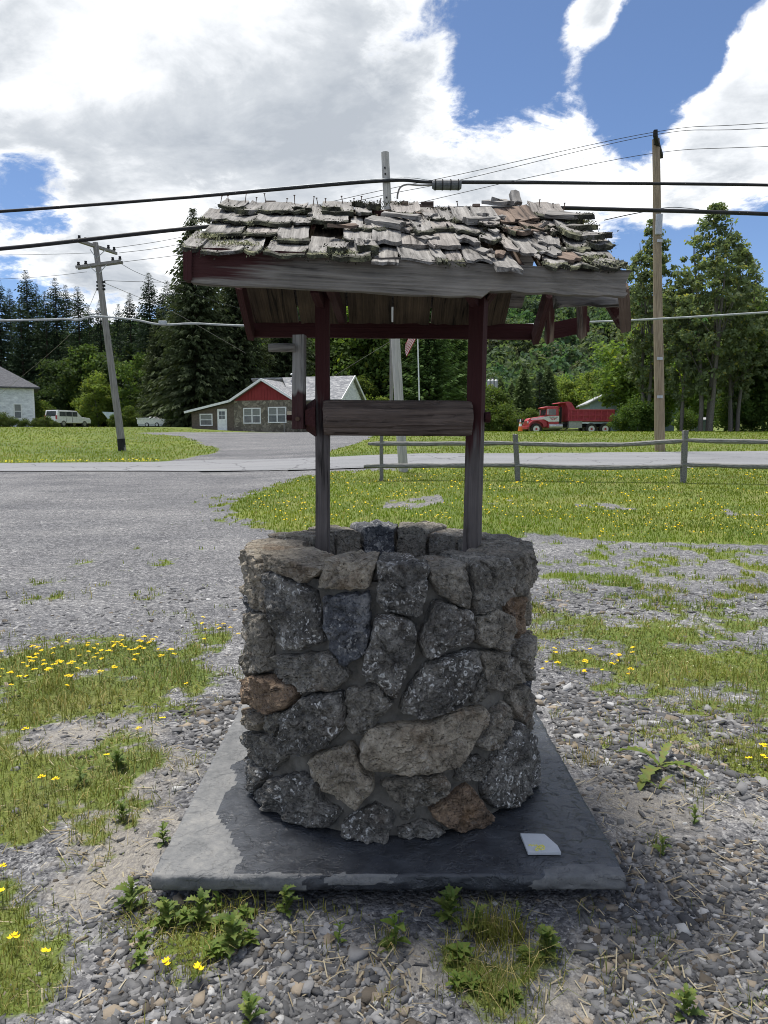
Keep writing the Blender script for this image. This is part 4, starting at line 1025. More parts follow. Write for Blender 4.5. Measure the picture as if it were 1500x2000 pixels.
# four overlapping courses: fairly sound at the left, curled, split and slipped towards the right
for c_, v0 in enumerate((-.035, .225, .46, .70)):
    u = -.012 + (.03 if c_ % 2 else 0)
    while u < 1.0:
        wild = min(.95, max(.22, ((u-.22)*1.9)))
        wd = rs.uniform(.045, .14)*(1 if wild < .4 else rs.uniform(.6, 1.1)); uw = wd/RLEN; um = u+uw/2; u += uw+rs.uniform(.0005, .005)
        if u > 1.02: break
        if .735 < um < .825 and c_ == 0: continue            # the hole
        if rs.random() < .09*c_*wild: continue
        L = min((1.0-v0)*SLEN+.012, rs.uniform(.20, .30)*(1+.5*wild*rs.random()))
        lay(um, v0+rs.uniform(-.03, .03)*(1+1.8*wild), L, wd, rs.uniform(.006, .015), .004+.003*c_+rs.uniform(0, .006), wild, rag=.014+.03*wild)
for k in range(9):
    um = rs.uniform(.5, .98); v0 = rs.uniform(.12, .75)
    if .72 < um < .84 and v0 < .35: continue
    lay(um, v0, min((1-v0)*SLEN+.01, rs.uniform(.12, .24)), rs.uniform(.03, .08), rs.uniform(.006, .012), .014+rs.uniform(0, .008), .8, yaw=rs.gauss(0, .18), pitch=-.04+rs.gauss(0, .02), rag=.045, name='broken_shingle')
for k in range(16):             # splinters and slivers
    um = rs.uniform(.40, .98); v0 = rs.uniform(.05, .85)
    lay(um, v0, rs.uniform(.04, .10), rs.uniform(.006, .016), rs.uniform(.004, .007), .020+rs.uniform(0, .010), 1.0, yaw=rs.gauss(0, .5), pitch=rs.gauss(-.03, .04), rag=.03, lich=0, name='splinter')
# loose, lifted and broken shakes
def slope_uv(px, py):            # where the ray through a pixel meets the front slope
    best = None; dd = ray(px, py)
    for iu in range(0, 101):
        for iv in range(-4, 41, 2):
            p, _ = slope_pt(iu/100, iv/40); d = p-CAM
            e = abs(d.x/d.y-dd.x/dd.y)+abs(d.z/d.y-dd.z/dd.y)
            if best is None or e < best[0]: best = (e, iu/100, iv/40)
    return best[1], best[2]
for (px, py, ln, wd, th, yaw, pit, lf, mt, li) in (
    (905, 452, .21, .040, .022, -.95, -.05, .035, M_SHAKE, .0), (785, 462, .17, .045, .02, .70, -.06, .04, M_SHAKE, .3), (820, 440, .15, .035, .014, 1.05, -.06, .035, M_SHAKE, .3),
    (640, 468, .13, .022, .010, -.8, -.1, .05, M_SHAKEB, .2), (470, 430, .13, .030, .014, -.75, -.05, .03, M_SHAKE, .6), (735, 420, .12, .05, .02, .3, -.25, .03, M_SHAKE, .8), (700, 412, .10, .05, .02, -.3, -.3, .03, M_SHAKE, .9),
    (965, 405, .13, .05, .018, -.7, -.2, .04, M_SHAKE, .1), (945, 440, .12, .03, .012, .1, -.2, .04, M_SHAKE, 0), (990, 415, .14, .045, .014, .5, -.15, .04, M_SHAKE, .1), (1010, 400, .08, .035, .02, .05, .45, .02, M_SHAKE, .2),
    (1040, 470, .12, .06, .012, .5, -.1, .03, M_SHAKEB, .1), (1025, 450, .10, .07, .010, -.4, -.12, .03, M_SHAKEB, .1), (1130, 450, .15, .07, .018, .55, -.12, .03, M_SHAKE, .8), (1150, 470, .12, .05, .016, .5, -.2, .05, M_SHAKE, 1.0),
    (1185, 447, .17, .055, .016, .92, -.12, .065, M_SHAKE, .7), (1198, 487, .10, .05, .016, .85, -.2, .06, M_SHAKE, 1.0), (1200, 530, .12, .06, .016, .45, -.08, .02, M_SHAKE, 1.0), (1165, 515, .16, .07, .012, .45, -.08, .02, M_SHAKE, .7), (1120, 520, .15, .07, .010, .35, -.05, .02, M_SHAKEB, .2), (660, 510, .14, .062, .020, -.05, -.10, .030, M_SHAKE, 1.0), (720, 503, .13, .07, .022, .05, -.05, .03, M_SHAKE, .6),
    (590, 425, .10, .07, .022, .02, -.1, .025, M_SHAKE, .8), (650, 428, .11, .07, .025, .02, -.1, .03, M_SHAKE, .9), (655, 457, .10, .065, .024, 0, -.1, .03, M_SHAKE, .8), (845, 480, .12, .07, .014, .3, -.1, .02, M_SHAKE, .1), (975, 510, .10, .03, .010, -.25, -.1, .02, M_SHAKEB, .1), (945, 505, .10, .04, .010, .2, -.1, .02, M_SHAKE, .1)):
    uu, vv = slope_uv(px, py)
    seed += 1
    shingle(uu, vv, ln, wd, th, lf*.75, yaw, pit, 0, mt, li, .006, 0, .005, .03, seed, 'broken_shingle')
# moss and lichen tufts on the shingle ends
rm = np.random.default_rng(3)
def tufts(name, spots, mat, sizes, lab=None):
    P = []; C_ = []; S_ = []
    for (p, n_, r_, hgt, base) in spots:
        q = np.array(p)[None]+rm.normal(size=(n_, 3))*np.array([r_, r_*.5, hgt]); P.append(q)
        C_.append(np.array(base)[None]*(.55+.9*rm.random((n_, 1)))); S_.append(sizes*(.5+rm.random(n_)))
    P = np.concatenate(P); C_ = np.concatenate(C_); S_ = np.concatenate(S_); n_ = len(P)
    N_ = rm.normal(size=(n_, 3)); a_ = rm.normal(size=(n_, 3)); U = np.cross(N_, a_); U /= np.linalg.norm(U, axis=1, keepdims=True); V2 = np.cross(N_, U); V2 /= np.linalg.norm(V2, axis=1, keepdims=True)
    V = np.stack([P-U*S_[:, None], P-V2*S_[:, None]*.6, P+U*S_[:, None], P+V2*S_[:, None]*.6], 1).reshape(-1, 3)
    put(link(name, np_mesh(name, V, np.arange(n_*4).reshape(n_, 4), False, np.repeat(C_, 4, 0)), mat, well), kind='stuff')
sp_ = []
for o in list(col.objects):
    if o.name.startswith(('shingle', 'broken_shingle')):
        me_ = o.data; li_ = np.empty(len(me_.vertices), np.float32); me_.attributes['lichen'].data.foreach_get('value', li_); k_ = np.where(li_ > .55)[0]
        if len(k_) < 3: continue
        M_ = BASE[o.name]; pale = rm.random() < .30
        for v_ in k_[::2]:
            p = M_ @ me_.vertices[int(v_)].co
            if rm.random() < .75: sp_.append((tuple(p), 7, .008, .004, (.25, .25, .16) if pale and rm.random() < .8 else (.040, .041, .028)))
M_MOSS = tint_mat('moss', .95, 0, .05)
tufts('moss', sp_, M_MOSS, .0032)
sp_ = []
for (px, py, r_) in ((440, 484, .030), (405, 470, .025), (655, 505, .026), (672, 500, .02), (480, 485, .02), (395, 440, .02), (1150, 512, .03), (1195, 536, .028), (1175, 522, .025), (1190, 478, .018), (1120, 445, .02), (1175, 440, .015), (860, 415, .02), (720, 400, .03), (770, 405, .03)):
    p = slope_pt(*slope_uv(px, py), .016)[0]; sp_.append((tuple(p), 260, r_, .004, (.34, .345, .21) if px not in (860, 720, 770) else (.07, .07, .045)))
tufts('lichen', sp_, M_MOSS, .0034)
# standing scrap and nails along the ridge
for (px, wd, h, dy) in ((818, .028, .014, .02), (835, .050, .026, .02), (528, .04, .012, .01), (790, .03, .016, .0), (930, .03, .012, 0)):
    p = W(px, 398, YC); p.z = rl.z + (rr_.z-rl.z)*((p.x-rl.x)/(rr_.x-rl.x)) + .008
    board('ridge_scrap', p-Vector((wd/2, -dy, -h/2)), p+Vector((wd/2, dy, h/2)), h, .02, (0, -1, 0), M_SHAKEB, well, px, ny=4, nw=2, rough=.003, lichen=.2)
for px in (430, 447, 478, 499, 520, 559, 576, 611, 622, 636, 671, 690, 704, 742, 896, 1052, 1082, 1101):
    p = W(px, 398, YC-.02); p.z = rl.z + (rr_.z-rl.z)*((p.x-rl.x)/(rr_.x-rl.x)) - .01; hgt = random.Random(px).uniform(.03, .048); l_ = random.Random(px+1).uniform(-.008, .008)
    link('nail', G().tube([p, p+Vector((l_, 0, hgt))], .0017, 6).tube([p+Vector((l_, 0, hgt)), p+Vector((l_, 0, hgt+.0015))], .0042, 8).mesh('nail'), M_NAIL, well)

# windlass drum with a faceted, checked surface
zc = W(780, 816, YC-.01).z; xl, xr = W(640, 816, YC).x-.012, W(921, 816, YC-.04).x
g = G(); nseg, nang = 36, 48; vs = []
for i in range(nseg+1):
    f = i/nseg; x = xl+(xr-xl)*f
    for k in range(nang):
        a = k*2*math.pi/nang; oct_ = math.cos(math.pi/8)/math.cos(((a+math.pi/8) % (math.pi/4))-math.pi/8)
        r_ = .074*(.35*oct_+.65) + mn.noise(Vector((x*3, math.cos(a)*4, math.sin(a)*4)))*.003
        cr_ = mn.noise(Vector((x*1.1+3, a*5.5, 2.0)))
        if abs(cr_) < .045: r_ -= .006
        if i in (0, nseg): r_ *= .96
        vs.append((x+(.006*mn.noise(Vector((a*2, 3, i))) if i in (0, nseg) else 0), YC-.02+.01*f*-1+r_*math.sin(a), zc+r_*math.cos(a)-.004*f))
fs = [(i*nang+k, i*nang+(k+1) % nang, (i+1)*nang+(k+1) % nang, (i+1)*nang+k) for i in range(nseg) for k in range(nang)]
fs += [tuple(range(nang-1, -1, -1)), tuple(nseg*nang+k for k in range(nang))]
drum = link('windlass_drum', g.add(vs, fs).mesh('drum', smooth=True), M_DRUM, well)
pa = W(617, 816, YC); pb = W(597, 816, YC-.02)
g = G(); ya = YC-.01
ring0 = [(pa.x+.004, ya+.078*math.sin(k*math.pi/3), zc+.083*math.cos(k*math.pi/3)) for k in range(6)]; ring1 = [(pb.x, ya+.05*math.sin(k*math.pi/3), zc+.052*math.cos(k*math.pi/3)) for k in range(6)]
g.add(ring0+ring1, [tuple(range(6)), tuple(range(11, 5, -1))]+[(k, (k+1) % 6, 6+(k+1) % 6, 6+k) for k in range(6)])
link('end_block', g.mesh('end_block', .003), M_REDW, drum, )
axl = G().tube([(W(560, 814, ya).x, ya, zc), (W(958, 814, ya).x, ya, zc)], .012, 14).mesh('axle', smooth=True); link('axle', axl, M_REDW, drum)
nub = G().tube([(W(946, 814, ya).x, ya, zc+.002), (W(957, 814, ya).x, ya, zc+.002)], .022, 14).mesh('axle_end', .003); link('axle_end', nub, M_REDW, drum)
crank = board('crank_arm', W(584, 838, ya-.03), W(585, 655, ya-.01), .048, .034, (-.25, -1, 0), M_GREYW, well, 71, ny=18, nw=4, rough=.002, freq=5)
hd = G().tube([W(576, 679, ya-.04), W(560, 679, ya-.045), W(540, 679, ya-.05), W(524, 679.5, ya-.055)], [.0165, .0175, .0175, .0165], 18).mesh('crank_handle', .002, True)
link('crank_handle', hd, M_GREYX, crank)
b0 = W(581, 818, ya-.055); link('bolt_head', G().tube([b0, b0+Vector((0, .02, 0))], .010, 6).mesh('bolt_head', .001), M_NAIL, crank)
# individual yellow flowers: head and stem
T, FF = flower_template(1.0)
hv = np.concatenate([T*np.array([.011, .011, .011])+np.array([dx, dy, dz]) for dx, dy, dz in ((0, 0, .055), (.011, .006, .051), (-.008, .010, .052))])
hf = np.concatenate([FF+i*len(T) for i in range(3)])
HEAD = np_mesh('flower_head', hv, hf, False, np.tile(np.array(YEL), (len(hv), 1))); HEAD.materials.append(M_PETAL)
STEM = G().tube([(0, 0, -.01), (.004, .002, .03), (0, 0, .054)], [.0013, .0012, .001], 5).mesh('flower_stem')
m_stem, t = new_mat('green stem'); finish(t, mixc(t, noi(t, ocoord(t), 30), (.07, .12, .02), (.13, .17, .04)), .7); STEM.materials.append(m_stem)
def add_flower(x, y, s, label, group):
    o = thing('yellow_wildflower', (x, y, gz(x, y)+float(relz(x, y))), label, 'flower', group, random.uniform(0, 6.28))
    o.scale = (s, s, s)
    link('flower_head', HEAD, None, o, world=False); link('stem', STEM, None, o, world=False)
random.seed(5)
def in_poly_pts(poly, n):
    xs_ = [p[0] for p in poly]; ys_ = [p[1] for p in poly]; out = []
    while len(out) < n:
        x = random.uniform(min(xs_), max(xs_)); y = random.uniform(min(ys_), max(ys_))
        if pip(poly, np.array([x]), np.array([y]))[0]: out.append((x, y))
    return out
for (poly, n, lab, grp) in ((gpoly((-60, 1300), (120, 1260), (330, 1250), (345, 1290), (200, 1330), (60, 1350), (-60, 1345)), 95, 'yellow wildflower in the dense flowering patch beside the gravel drive', 'flowers in the dense patch'),
                            (gpoly((390, 1215), (480, 1205), (480, 1255), (400, 1262)), 10, 'yellow wildflower in the small tuft beside the left flank of the well', 'flowers in the tuft by the well'),
                            (gpoly((1040, 1270), (1250, 1280), (1250, 1330), (1045, 1320)), 22, 'yellow wildflower in the weedy strip beside the right flank of the well', 'flowers in the strip right of the well'),
                            (gpoly((1440, 1470), (1560, 1460), (1560, 1530), (1460, 1530)), 9, 'yellow wildflower in the clump at the edge of the dirt', 'flowers in the clump by the dirt')):
    for (x, y) in in_poly_pts(poly, n): add_flower(x, y, random.uniform(.8, 1.35)*(.9 if y > 4 else 1), lab, grp)
for (px, py) in ((318, 1420), (270, 1438), (385, 1918), (322, 1905), (82, 1532), (8, 1705), (5, 1765), (30, 1850), (88, 1878), (365, 1345), (130, 1352), (50, 1440), (210, 1490), (110, 1535)):
    x, y = ground(px, py); add_flower(x, y, random.uniform(.7, 1.0), 'lone yellow wildflower scattered on the sparse gravel and dirt beside the slab', 'scattered lone flowers')

# broad-leaved weeds
def leaf_mesh(L, W, teeth, seed, cols, lobes=0.35):
    r = random.Random(seed); n = teeth*2; vs = []; fs = []; cs = []
    mid = []
    for i in range(n+1):
        f = i/n; mid.append((0, f*L, .18*L*math.sin(f*2.2)-.25*L*f*f))
    side = []
    for s in (-1, 1):
        row = []
        for i in range(n+1):
            f = i/n; w_ = W*.5*math.sin(math.pi*min(1, f*.92+.08))**.8
            if i % 2 == 1: w_ *= (1-lobes)
            if i == n: w_ = .002
            y = f*L+(.05*L if i % 2 == 0 else 0); row.append((s*w_, y, mid[i][2]+.35*w_+r.uniform(-.03, .03)*L*.5))
        side.append(row)
    vs = mid+side[0]+side[1]; m_ = n+1
    for i in range(n): fs += [(i, i+1, m_+i+1, m_+i), (i+1, i, 2*m_+i, 2*m_+i+1)]
    c = [(cols[0]*(1+.2*r.uniform(-1, 1)), cols[1]*(1+.15*r.uniform(-1, 1)), cols[2]) for _ in vs]
    return np_mesh('leaf', vs, fs, True, np.array(c))
LM = [leaf_mesh(.058, .040, 5, i, c, .52) for i, c in enumerate(((.105, .150, .032), (.080, .125, .026), (.140, .180, .045)))]
LD = [leaf_mesh(.26, .06, 7, 9+i, c, .5) for i, c in enumerate(((.17, .20, .05), (.12, .17, .03)))]
LS = [leaf_mesh(.035, .022, 2, 20+i, c, .1) for i, c in enumerate(((.12, .17, .03), (.09, .15, .022)))]
for l in LM+LD+LS: l.materials.append(M_LEAF)
def weed(px, py, n, s, leaves, label, group=None, h=.09, flat=.5, seed=0, at_xy=None):
    r = random.Random(seed); x, y = at_xy or ground(px, py)
    o = thing('leafy_weed', (x, y, gz(x, y)+float(relz(x, y))-.004), label, 'weed', group, r.uniform(0, 6))
    st = G().tube([(0, 0, 0), (.006*s, .004, h*.5), (0, .008, h)], [.003, .0025, .0015], 6).mesh('stem', smooth=True)
    link('stem', st, m_stem, o, world=False)
    if leaves is LM: n = int(n*1.9)
    for i in range(n):
        f = (i+.6)/n; a = i*2.4+r.uniform(-.4, .4); k = s*(1.1-.45*f)*r.uniform(.6, 1.2)
        M = Matrix.Translation((0, .006*f, h*f*.95)) @ Matrix.Rotation(a, 4, 'Z') @ Matrix.Rotation(r.uniform(.0, .5)+flat*f, 4, 'X') @ Matrix.Scale(k, 4)
        link('leaf', leaves[i % len(leaves)], None, o, world=False, mw=M)
W_ = [(255, 1690+80, 8, 1.15, LM, 'leafy bright green mugwort-like weed at the left front corner of the slab'),
      (455, 1850, 9, 1.25, LM, 'bright green serrated weed standing alone on the coarse gravel before the slab'),
      (390, 1800, 9, 1.1, LM, 'dense dark leafy weed under the front edge of the slab'),
      (330, 1800, 8, 1.0, LM, 'low spreading weed below the dry corner of the slab'),
      (880, 1795, 9, 1.2, LM, 'upright lobed green weed growing from under the middle of the slab front'),
      (930, 1820, 7, 1.0, LM, 'pale green weed next to the tall grass tuft before the slab'),
      (660, 1840, 6, .85, LS, 'thin yellowish weed on the dirt before the slab'),
      (775, 1840, 10, 1.5, LS, 'small bushy weed on the gravel in front of the slab centre'),
      (1070, 1860, 12, .95, LM, 'olive green rosette weed beside the tall grass tuft'),
      (490, 1990, 6, .9, LM, 'light green weed half out of view at the foot of the gravel'),
      (230, 1500, 9, 1.1, LM, 'light green leafy weed in the clover left of the slab'),
      (160, 1530, 6, .9, LM, 'small pale weed beside the clover clump left of the slab'),
      (320, 1640, 7, .75, LM, 'small dark weed hugging the left side of the slab'),
      (240, 1600, 8, .8, LM, 'little green weed on the straw covered dirt left of the slab'),
      (1295, 1670, 5, .7, LM, 'two-leaved seedling on the dirt right of the slab'),
      (1355, 1610, 5, .6, LM, 'small green seedling on the slate chips right of the slab'),
      (1340, 1980, 7, .9, LM, 'low green weed among flat slate chips'),
      (1010, 1800, 5, .7, LS, 'tiny weed under the right front edge of the slab'),
      (560, 1780, 7, .9, LM, 'shaded weed beneath the slab front between two leafy weeds')]
for i, (px, py, n, s, lv, lab) in enumerate(W_): weed(px, py, n, s, lv, lab, seed=i, h=.05+.035*s)
for i in range(16):
    rw = random.Random(900+i); left = i < 10
    px, py = (rw.uniform(270, 490), rw.uniform(1765, 1880)) if left else (rw.uniform(880, 1110), rw.uniform(1790, 1960))
    weed(px, py, rw.randint(9, 14), rw.uniform(.9, 1.5), LS, 'small low weed in the leafy mat before the dry corner of the slab' if left else 'small low weed around the tall grass tuft before the slab', 'low weeds before the dry corner' if left else 'low weeds round the grass tuft', h=rw.uniform(.02, .05), flat=.2, seed=900+i)
weed(1290, 1500, 7, 1.0, LD, 'sprawling wilted dandelion with long yellowing leaves right of the slab', h=.03, flat=.1, seed=44)
weed(1285, 1545, 3, .45, LD, 'single drooping pale dock leaf on the gravel right of the slab', h=.02, flat=.1, seed=46)
# tall grass tufts in front of the slab and dry tussock at its right edge
def tuft(px, py, n, h, dry, label, spread=.05):
    x0, y0 = ground(px, py); x = x0+rng.normal(0, spread, n); y = y0+rng.normal(0, spread*.6, n)
    k = notslab(x, y, .012); x, y = x[k], y[k]
    o = blades('grass_tuft', x, y, h*(.4+.6*rng.random(len(x))), np.full(len(x), .0032), gcol(len(x), x, y, dry, True), M_BLADE, label, 1.1)
    o['category'] = 'grass tuft'
tuft(965, 1830, 230, .15, .25, 'tall green grass tuft in front of the slab right of the leafy weed')
tuft(475, 1775, 90, .10, .3, 'shaded grass tuft under the slab front')
tuft(1150, 1490, 60, .10, .75, 'dry yellow grass tussock against the right side of the slab')
tuft(1440, 1480, 140, .11, .2, 'rough green grass clump with yellow flowers at the dirt edge', .09)
tuft(95, 1345, 90, .10, .1, 'tall grass tuft in the flowering patch', .05)
tuft(640, 1775, 40, .06, .2, 'thin grass tuft below the middle of the slab')
# larger loose flat stones
def chip(px, py, s, label, seed):
    r = random.Random(seed); x, y = ground(px, py); g_ = G(); n = 7
    ring = [(math.cos(i*6.283/n)*s*r.uniform(.75, 1.15), math.sin(i*6.283/n)*s*.6*r.uniform(.75, 1.15)) for i in range(n)]
    vs = [(a, b, 0) for a, b in ring]+[(a*.86, b*.86, s*.28*r.uniform(.8, 1.2)) for a, b in ring]
    g_.add(vs, [tuple(range(n-1, -1, -1)), tuple(range(n, 2*n))]+[(i, (i+1) % n, n+(i+1) % n, n+i) for i in range(n)])
    o = link('slate_chip', g_.mesh('slate_chip', .002), M_CHIP); o.location = (x, y, gz(x, y)+float(relz(x, y))-.002); o.rotation_euler = (r.uniform(-.12, .12), r.uniform(-.12, .12), r.uniform(0, 6))
    put(o, label, 'stone', 'loose slate chips')
m, t = new_mat('slate chip'); P = jit(t, ocoord(t))
finish(t, ramp(t, noi(t, P, 18, 6, .65), [(.3, (.10, .105, .115)), (.7, (.24, .24, .25))]), .8, bump(t, noi(t, P, 60, 4), .5, .004)); M_CHIP = m
random.seed(2)
for i in range(46):
    px, py = random.choice(((random.uniform(1130, 1500), random.uniform(1560, 2000)), (random.uniform(200, 820), random.uniform(1800, 2000)), (random.uniform(180, 520), random.uniform(1755, 1900)), (random.uniform(1080, 1480), random.uniform(1360, 1560))))
    right = px > 1000
    chip(px, py, random.uniform(.014, .030), 'flat grey slate chip lying on the dirt right of the slab' if right else 'angular grey slate chip on the gravel in front of the slab', i)
# ------------------------------------------------------------------ plain materials
def flat(name, lo, hi, scale=8, rough=.7, spec=.3, bmp=0.0, metallic=0.0, stretch=(1, 1, 1)):
    m, t = new_mat(name); P = mapv(t, jit(t, ocoord(t)), stretch); f = noi(t, P, scale, 5, .6)
    finish(t, ramp(t, f, [(.32, lo), (.68, hi)]), rough, bump(t, f, bmp, .01) if bmp else None, spec, metallic); return m
M_WHITE = flat('white paint', (.62, .63, .64), (.80, .80, .80), 5, .6)
M_WSIDE = flat('flaking white clapboard', (.50, .52, .55), (.80, .82, .84), 3, .75)
M_REDSID = flat('red board siding', (.16, .018, .020), (.24, .030, .032), 3, .75, stretch=(8, 8, .6))
M_BROWN = flat('brown siding', (.085, .068, .055), (.15, .122, .10), 6, .85, .2, .3)
M_GLASS = flat('window glass', (.03, .035, .04), (.10, .11, .12), 2, .08, .6)
M_BLIND = flat('window blind', (.16, .17, .165), (.25, .255, .25), 3, .8, stretch=(1, 1, 14))
M_POLE = flat('weathered pole', (.30, .29, .27), (.52, .50, .46), 3, .9, .2, .4, 0, (10, 10, .5))
M_POLE2 = flat('brown pole', (.17, .13, .085), (.36, .29, .20), 3, .9, .2, .4, 0, (10, 10, .5))
M_POLE3 = flat('old grey pole', (.15, .14, .13), (.30, .285, .265), 3, .9, .2, .4, 0, (10, 10, .5))
M_RAIL = flat('grey split rail', (.085, .085, .08), (.32, .315, .295), 5, .92, .15, .8, 0, (1.2, 18, 18))
M_RPOST = flat('grey fence post', (.075, .075, .070), (.26, .255, .24), 5, .92, .15, .8, 0, (18, 18, 1.2))
M_BLACK = flat('black rubber cable', (.010, .010, .011), (.022, .022, .024), 9, .6)
M_GALV = flat('galvanised metal', (.30, .32, .33), (.46, .47, .48), 8, .5, .5, 0, .4)
M_ALU = flat('pale insulated cable', (.24, .26, .26), (.40, .42, .42), 9, .6)
M_DARK = flat('dark recess', (.012, .012, .013), (.03, .03, .03), 5, .9)
M_CHR = flat('bare steel', (.40, .40, .41), (.62, .62, .63), 6, .35, .5, 0, .7)
M_TRED = flat('faded red truck paint', (.36, .035, .050), (.46, .06, .075), 3, .42, .5)
M_TRED2 = flat('pinkish red bed paint', (.33, .035, .055), (.45, .075, .10), 2, .6, .35)
M_TIRE = flat('tyre rubber', (.028, .028, .028), (.06, .058, .055), 9, .9)
M_ORANGE = flat('orange cone plastic', (.62, .13, .02), (.75, .18, .03), 5, .6)
M_TEAL = flat('green plastic chair', (.05, .20, .16), (.08, .27, .21), 5, .5)
M_TARP = flat('pale blue tarp', (.42, .52, .58), (.58, .66, .70), 3, .5)
M_SHEDW = flat('blue grey sheet metal', (.22, .29, .34), (.31, .38, .43), 3, .5, .4)
m, t = new_mat('grey asphalt shingles'); P = ocoord(t)
bk = nd(t, 'ShaderNodeTexNoise', {'Vector': mapv(t, P, (2.0, 5.5, 5.5)), 'Scale': 1.2, 'Detail': 4.0, 'Roughness': .7}).outputs[0]
finish(t, ramp(t, bk, [(.34, (.10, .105, .12)), (.5, (.20, .205, .215)), (.66, (.40, .40, .40))]), .9); M_ROOFG = m
M_ROOFD = flat('dark slate roof', (.055, .057, .066), (.115, .117, .125), 6, .9, .2, .3, 0, (1, 1, 3))
m, t = new_mat('fieldstone facing'); P = ocoord(t)
vd = vor(t, P, 3.4, 'DISTANCE_TO_EDGE'); vc = nd(t, 'ShaderNodeSeparateColor', {0: vor(t, P, 3.4, out='Color')}).outputs[0]
c = mixc(t, ramp(t, vd, [(0.0, 0.0), (.06, 1.0)]), (.07, .062, .052), ramp(t, vc, [(0, (.105, .09, .072)), (.6, (.19, .168, .135)), (1, (.28, .25, .20))]))
finish(t, c, .9, bump(t, vd, .5, .05)); M_FIELD = m

def parts(root, spec, bevel=0.0):
    for name, geo, mat in spec: link(name, geo.mesh(name, bevel), mat, root, world=False)
def win(root, x0, x1, z0, z1, y, panes=2, rail=True, fw=.09, matf=None):
    """window in a wall facing -y"""
    fr = G(); 
    fr.box(x0, x1, y-.05, y+.02, z0, z0+fw).box(x0, x1, y-.05, y+.02, z1-fw, z1).box(x0, x0+fw, y-.049, y+.02, z0+fw, z1-fw).box(x1-fw, x1, y-.049, y+.02, z0+fw, z1-fw)
    w_ = link('window', fr.mesh('window'), matf or M_WHITE, root, world=False)
    n = panes; ww = (x1-x0-2*fw)/n
    for i in range(n):
        a = x0+fw+i*ww; b = a+ww
        if i: link('mullion', G().box(a-.05, a+.05, y-.045, y+.01, z0+fw, z1-fw).mesh('mullion'), matf or M_WHITE, w_, world=False)
        zm = (z0+z1)/2
        link('pane', G().box(a+.01, b-.01, y-.012, y+.005, z0+fw, zm-.02).mesh('pane'), M_GLASS, w_, world=False)
        link('pane', G().box(a+.01, b-.01, y-.012, y+.005, zm+.02, z1-fw).mesh('pane'), M_BLIND, w_, world=False)
        if rail: link('meeting_rail', G().box(a, b, y-.035, y+.008, zm-.03, zm+.03).mesh('meeting_rail'), matf or M_WHITE, w_, world=False)
    return w_

# ------------------------------------------------------------------ red gabled house with stone front
hp = ground(375, 845); hx, hy = at(375, 843, 67).x, 67.0
HZ = gz(hx+5, hy)-.05
house = thing('red_gable_house', (hx, hy, HZ), 'low house with stone front, red gable and grey shingle roof', 'house', None, R_(-17))
parts(house, [('lean_to_wall', G().prism([(0, -.3), (4.3, -.3), (4.3, 2.62), (0, 1.72)], 0.0, 5.5), M_BROWN),
              ('stone_wall', G().prism([(4.31, -.3), (10.1, -.3), (10.1, 2.72), (4.31, 2.72)], -.03, 6.0), M_FIELD),
              ('gable_siding', G().prism([(4.33, 2.72), (10.08, 2.72), (7.2, 4.42)], -.02, .5), M_REDSID),
              ('wing_wall', G().box(10.1, 14.0, 1.0, 7.0, -.3, 2.74), M_FIELD),
              ('white_gable_end', G().prismx([(1.0, 2.6), (7.0, 2.6), (4.0, 4.80)], 13.6, 14.02), M_WSIDE)])
for i in range(13):            # siding laps on the white gable end
    z = 2.75+i*.15; k = (4.80-z)/2.2*3.0
    if k > .15: link('clapboard', G().box(14.0, 14.045, 4-k+.05, 4+k-.05, z, z+.135).mesh('clapboard'), M_WSIDE, house, world=False)
for i in range(18):            # vertical boards of the red gable
    x = 4.55+i*.31; zt = 4.42-abs(x+.14-7.2)/2.88*1.7-.12
    if zt > 2.85: link('siding_board', G().box(x, x+.285, -.045, -.015, 2.73, zt).mesh('siding_board'), M_REDSID, house, world=False)
rf = link('roof', G().hexa([(9.6, .55, 2.62), (14.3, .55, 2.62), (14.3, 4.0, 4.86), (7.2, 4.0, 4.86), (9.6, .50, 2.74), (14.3, .50, 2.74), (14.3, 4.0, 5.0), (7.2, 4.0, 5.0)]).hexa([(4.0, 4.0, 4.88), (14.3, 4.0, 4.88), (14.3, 7.4, 2.60), (4.0, 7.4, 2.60), (4.0, 4.01, 5.0), (14.3, 4.01, 5.0), (14.3, 7.45, 2.72), (4.0, 7.45, 2.72)])
          .hexa([(7.2, -.35, 4.44), (10.35, -.35, 2.58), (10.35, 4.0, 2.58), (7.2, 4.2, 4.44), (7.2, -.35, 4.58), (10.40, -.35, 2.70), (10.40, 4.0, 2.70), (7.2, 4.2, 4.58)])
          .hexa([(4.05, -.35, 2.60), (7.2, -.35, 4.44), (7.2, 4.2, 4.44), (4.05, 4.0, 2.60), (4.0, -.35, 2.72), (7.2, -.35, 4.58), (7.2, 4.2, 4.58), (4.0, 4.0, 2.72)]).mesh('roof'), M_ROOFG, house, world=False)
link('lean_to_roof', G().hexa([(-.45, -.4, 1.68), (4.3, -.4, 2.66), (4.3, 5.9, 2.66), (-.45, 5.9, 1.68), (-.45, -.4, 1.80), (4.3, -.4, 2.78), (4.3, 5.9, 2.78), (-.45, 5.9, 1.80)]).mesh('lean_to_roof'), M_ROOFD, house, world=False)
for a, b in (((-.5, 1.73), (4.2, 2.71)), ((4.0, 2.65), (7.2, 4.52)), ((7.2, 4.52), (10.4, 2.64))):
    link('bargeboard', G().bar((a[0], -.42, a[1]), (b[0], -.42, b[1]), .06, .20, (0, 0, 1)).mesh('bargeboard'), M_WHITE, house, world=False)
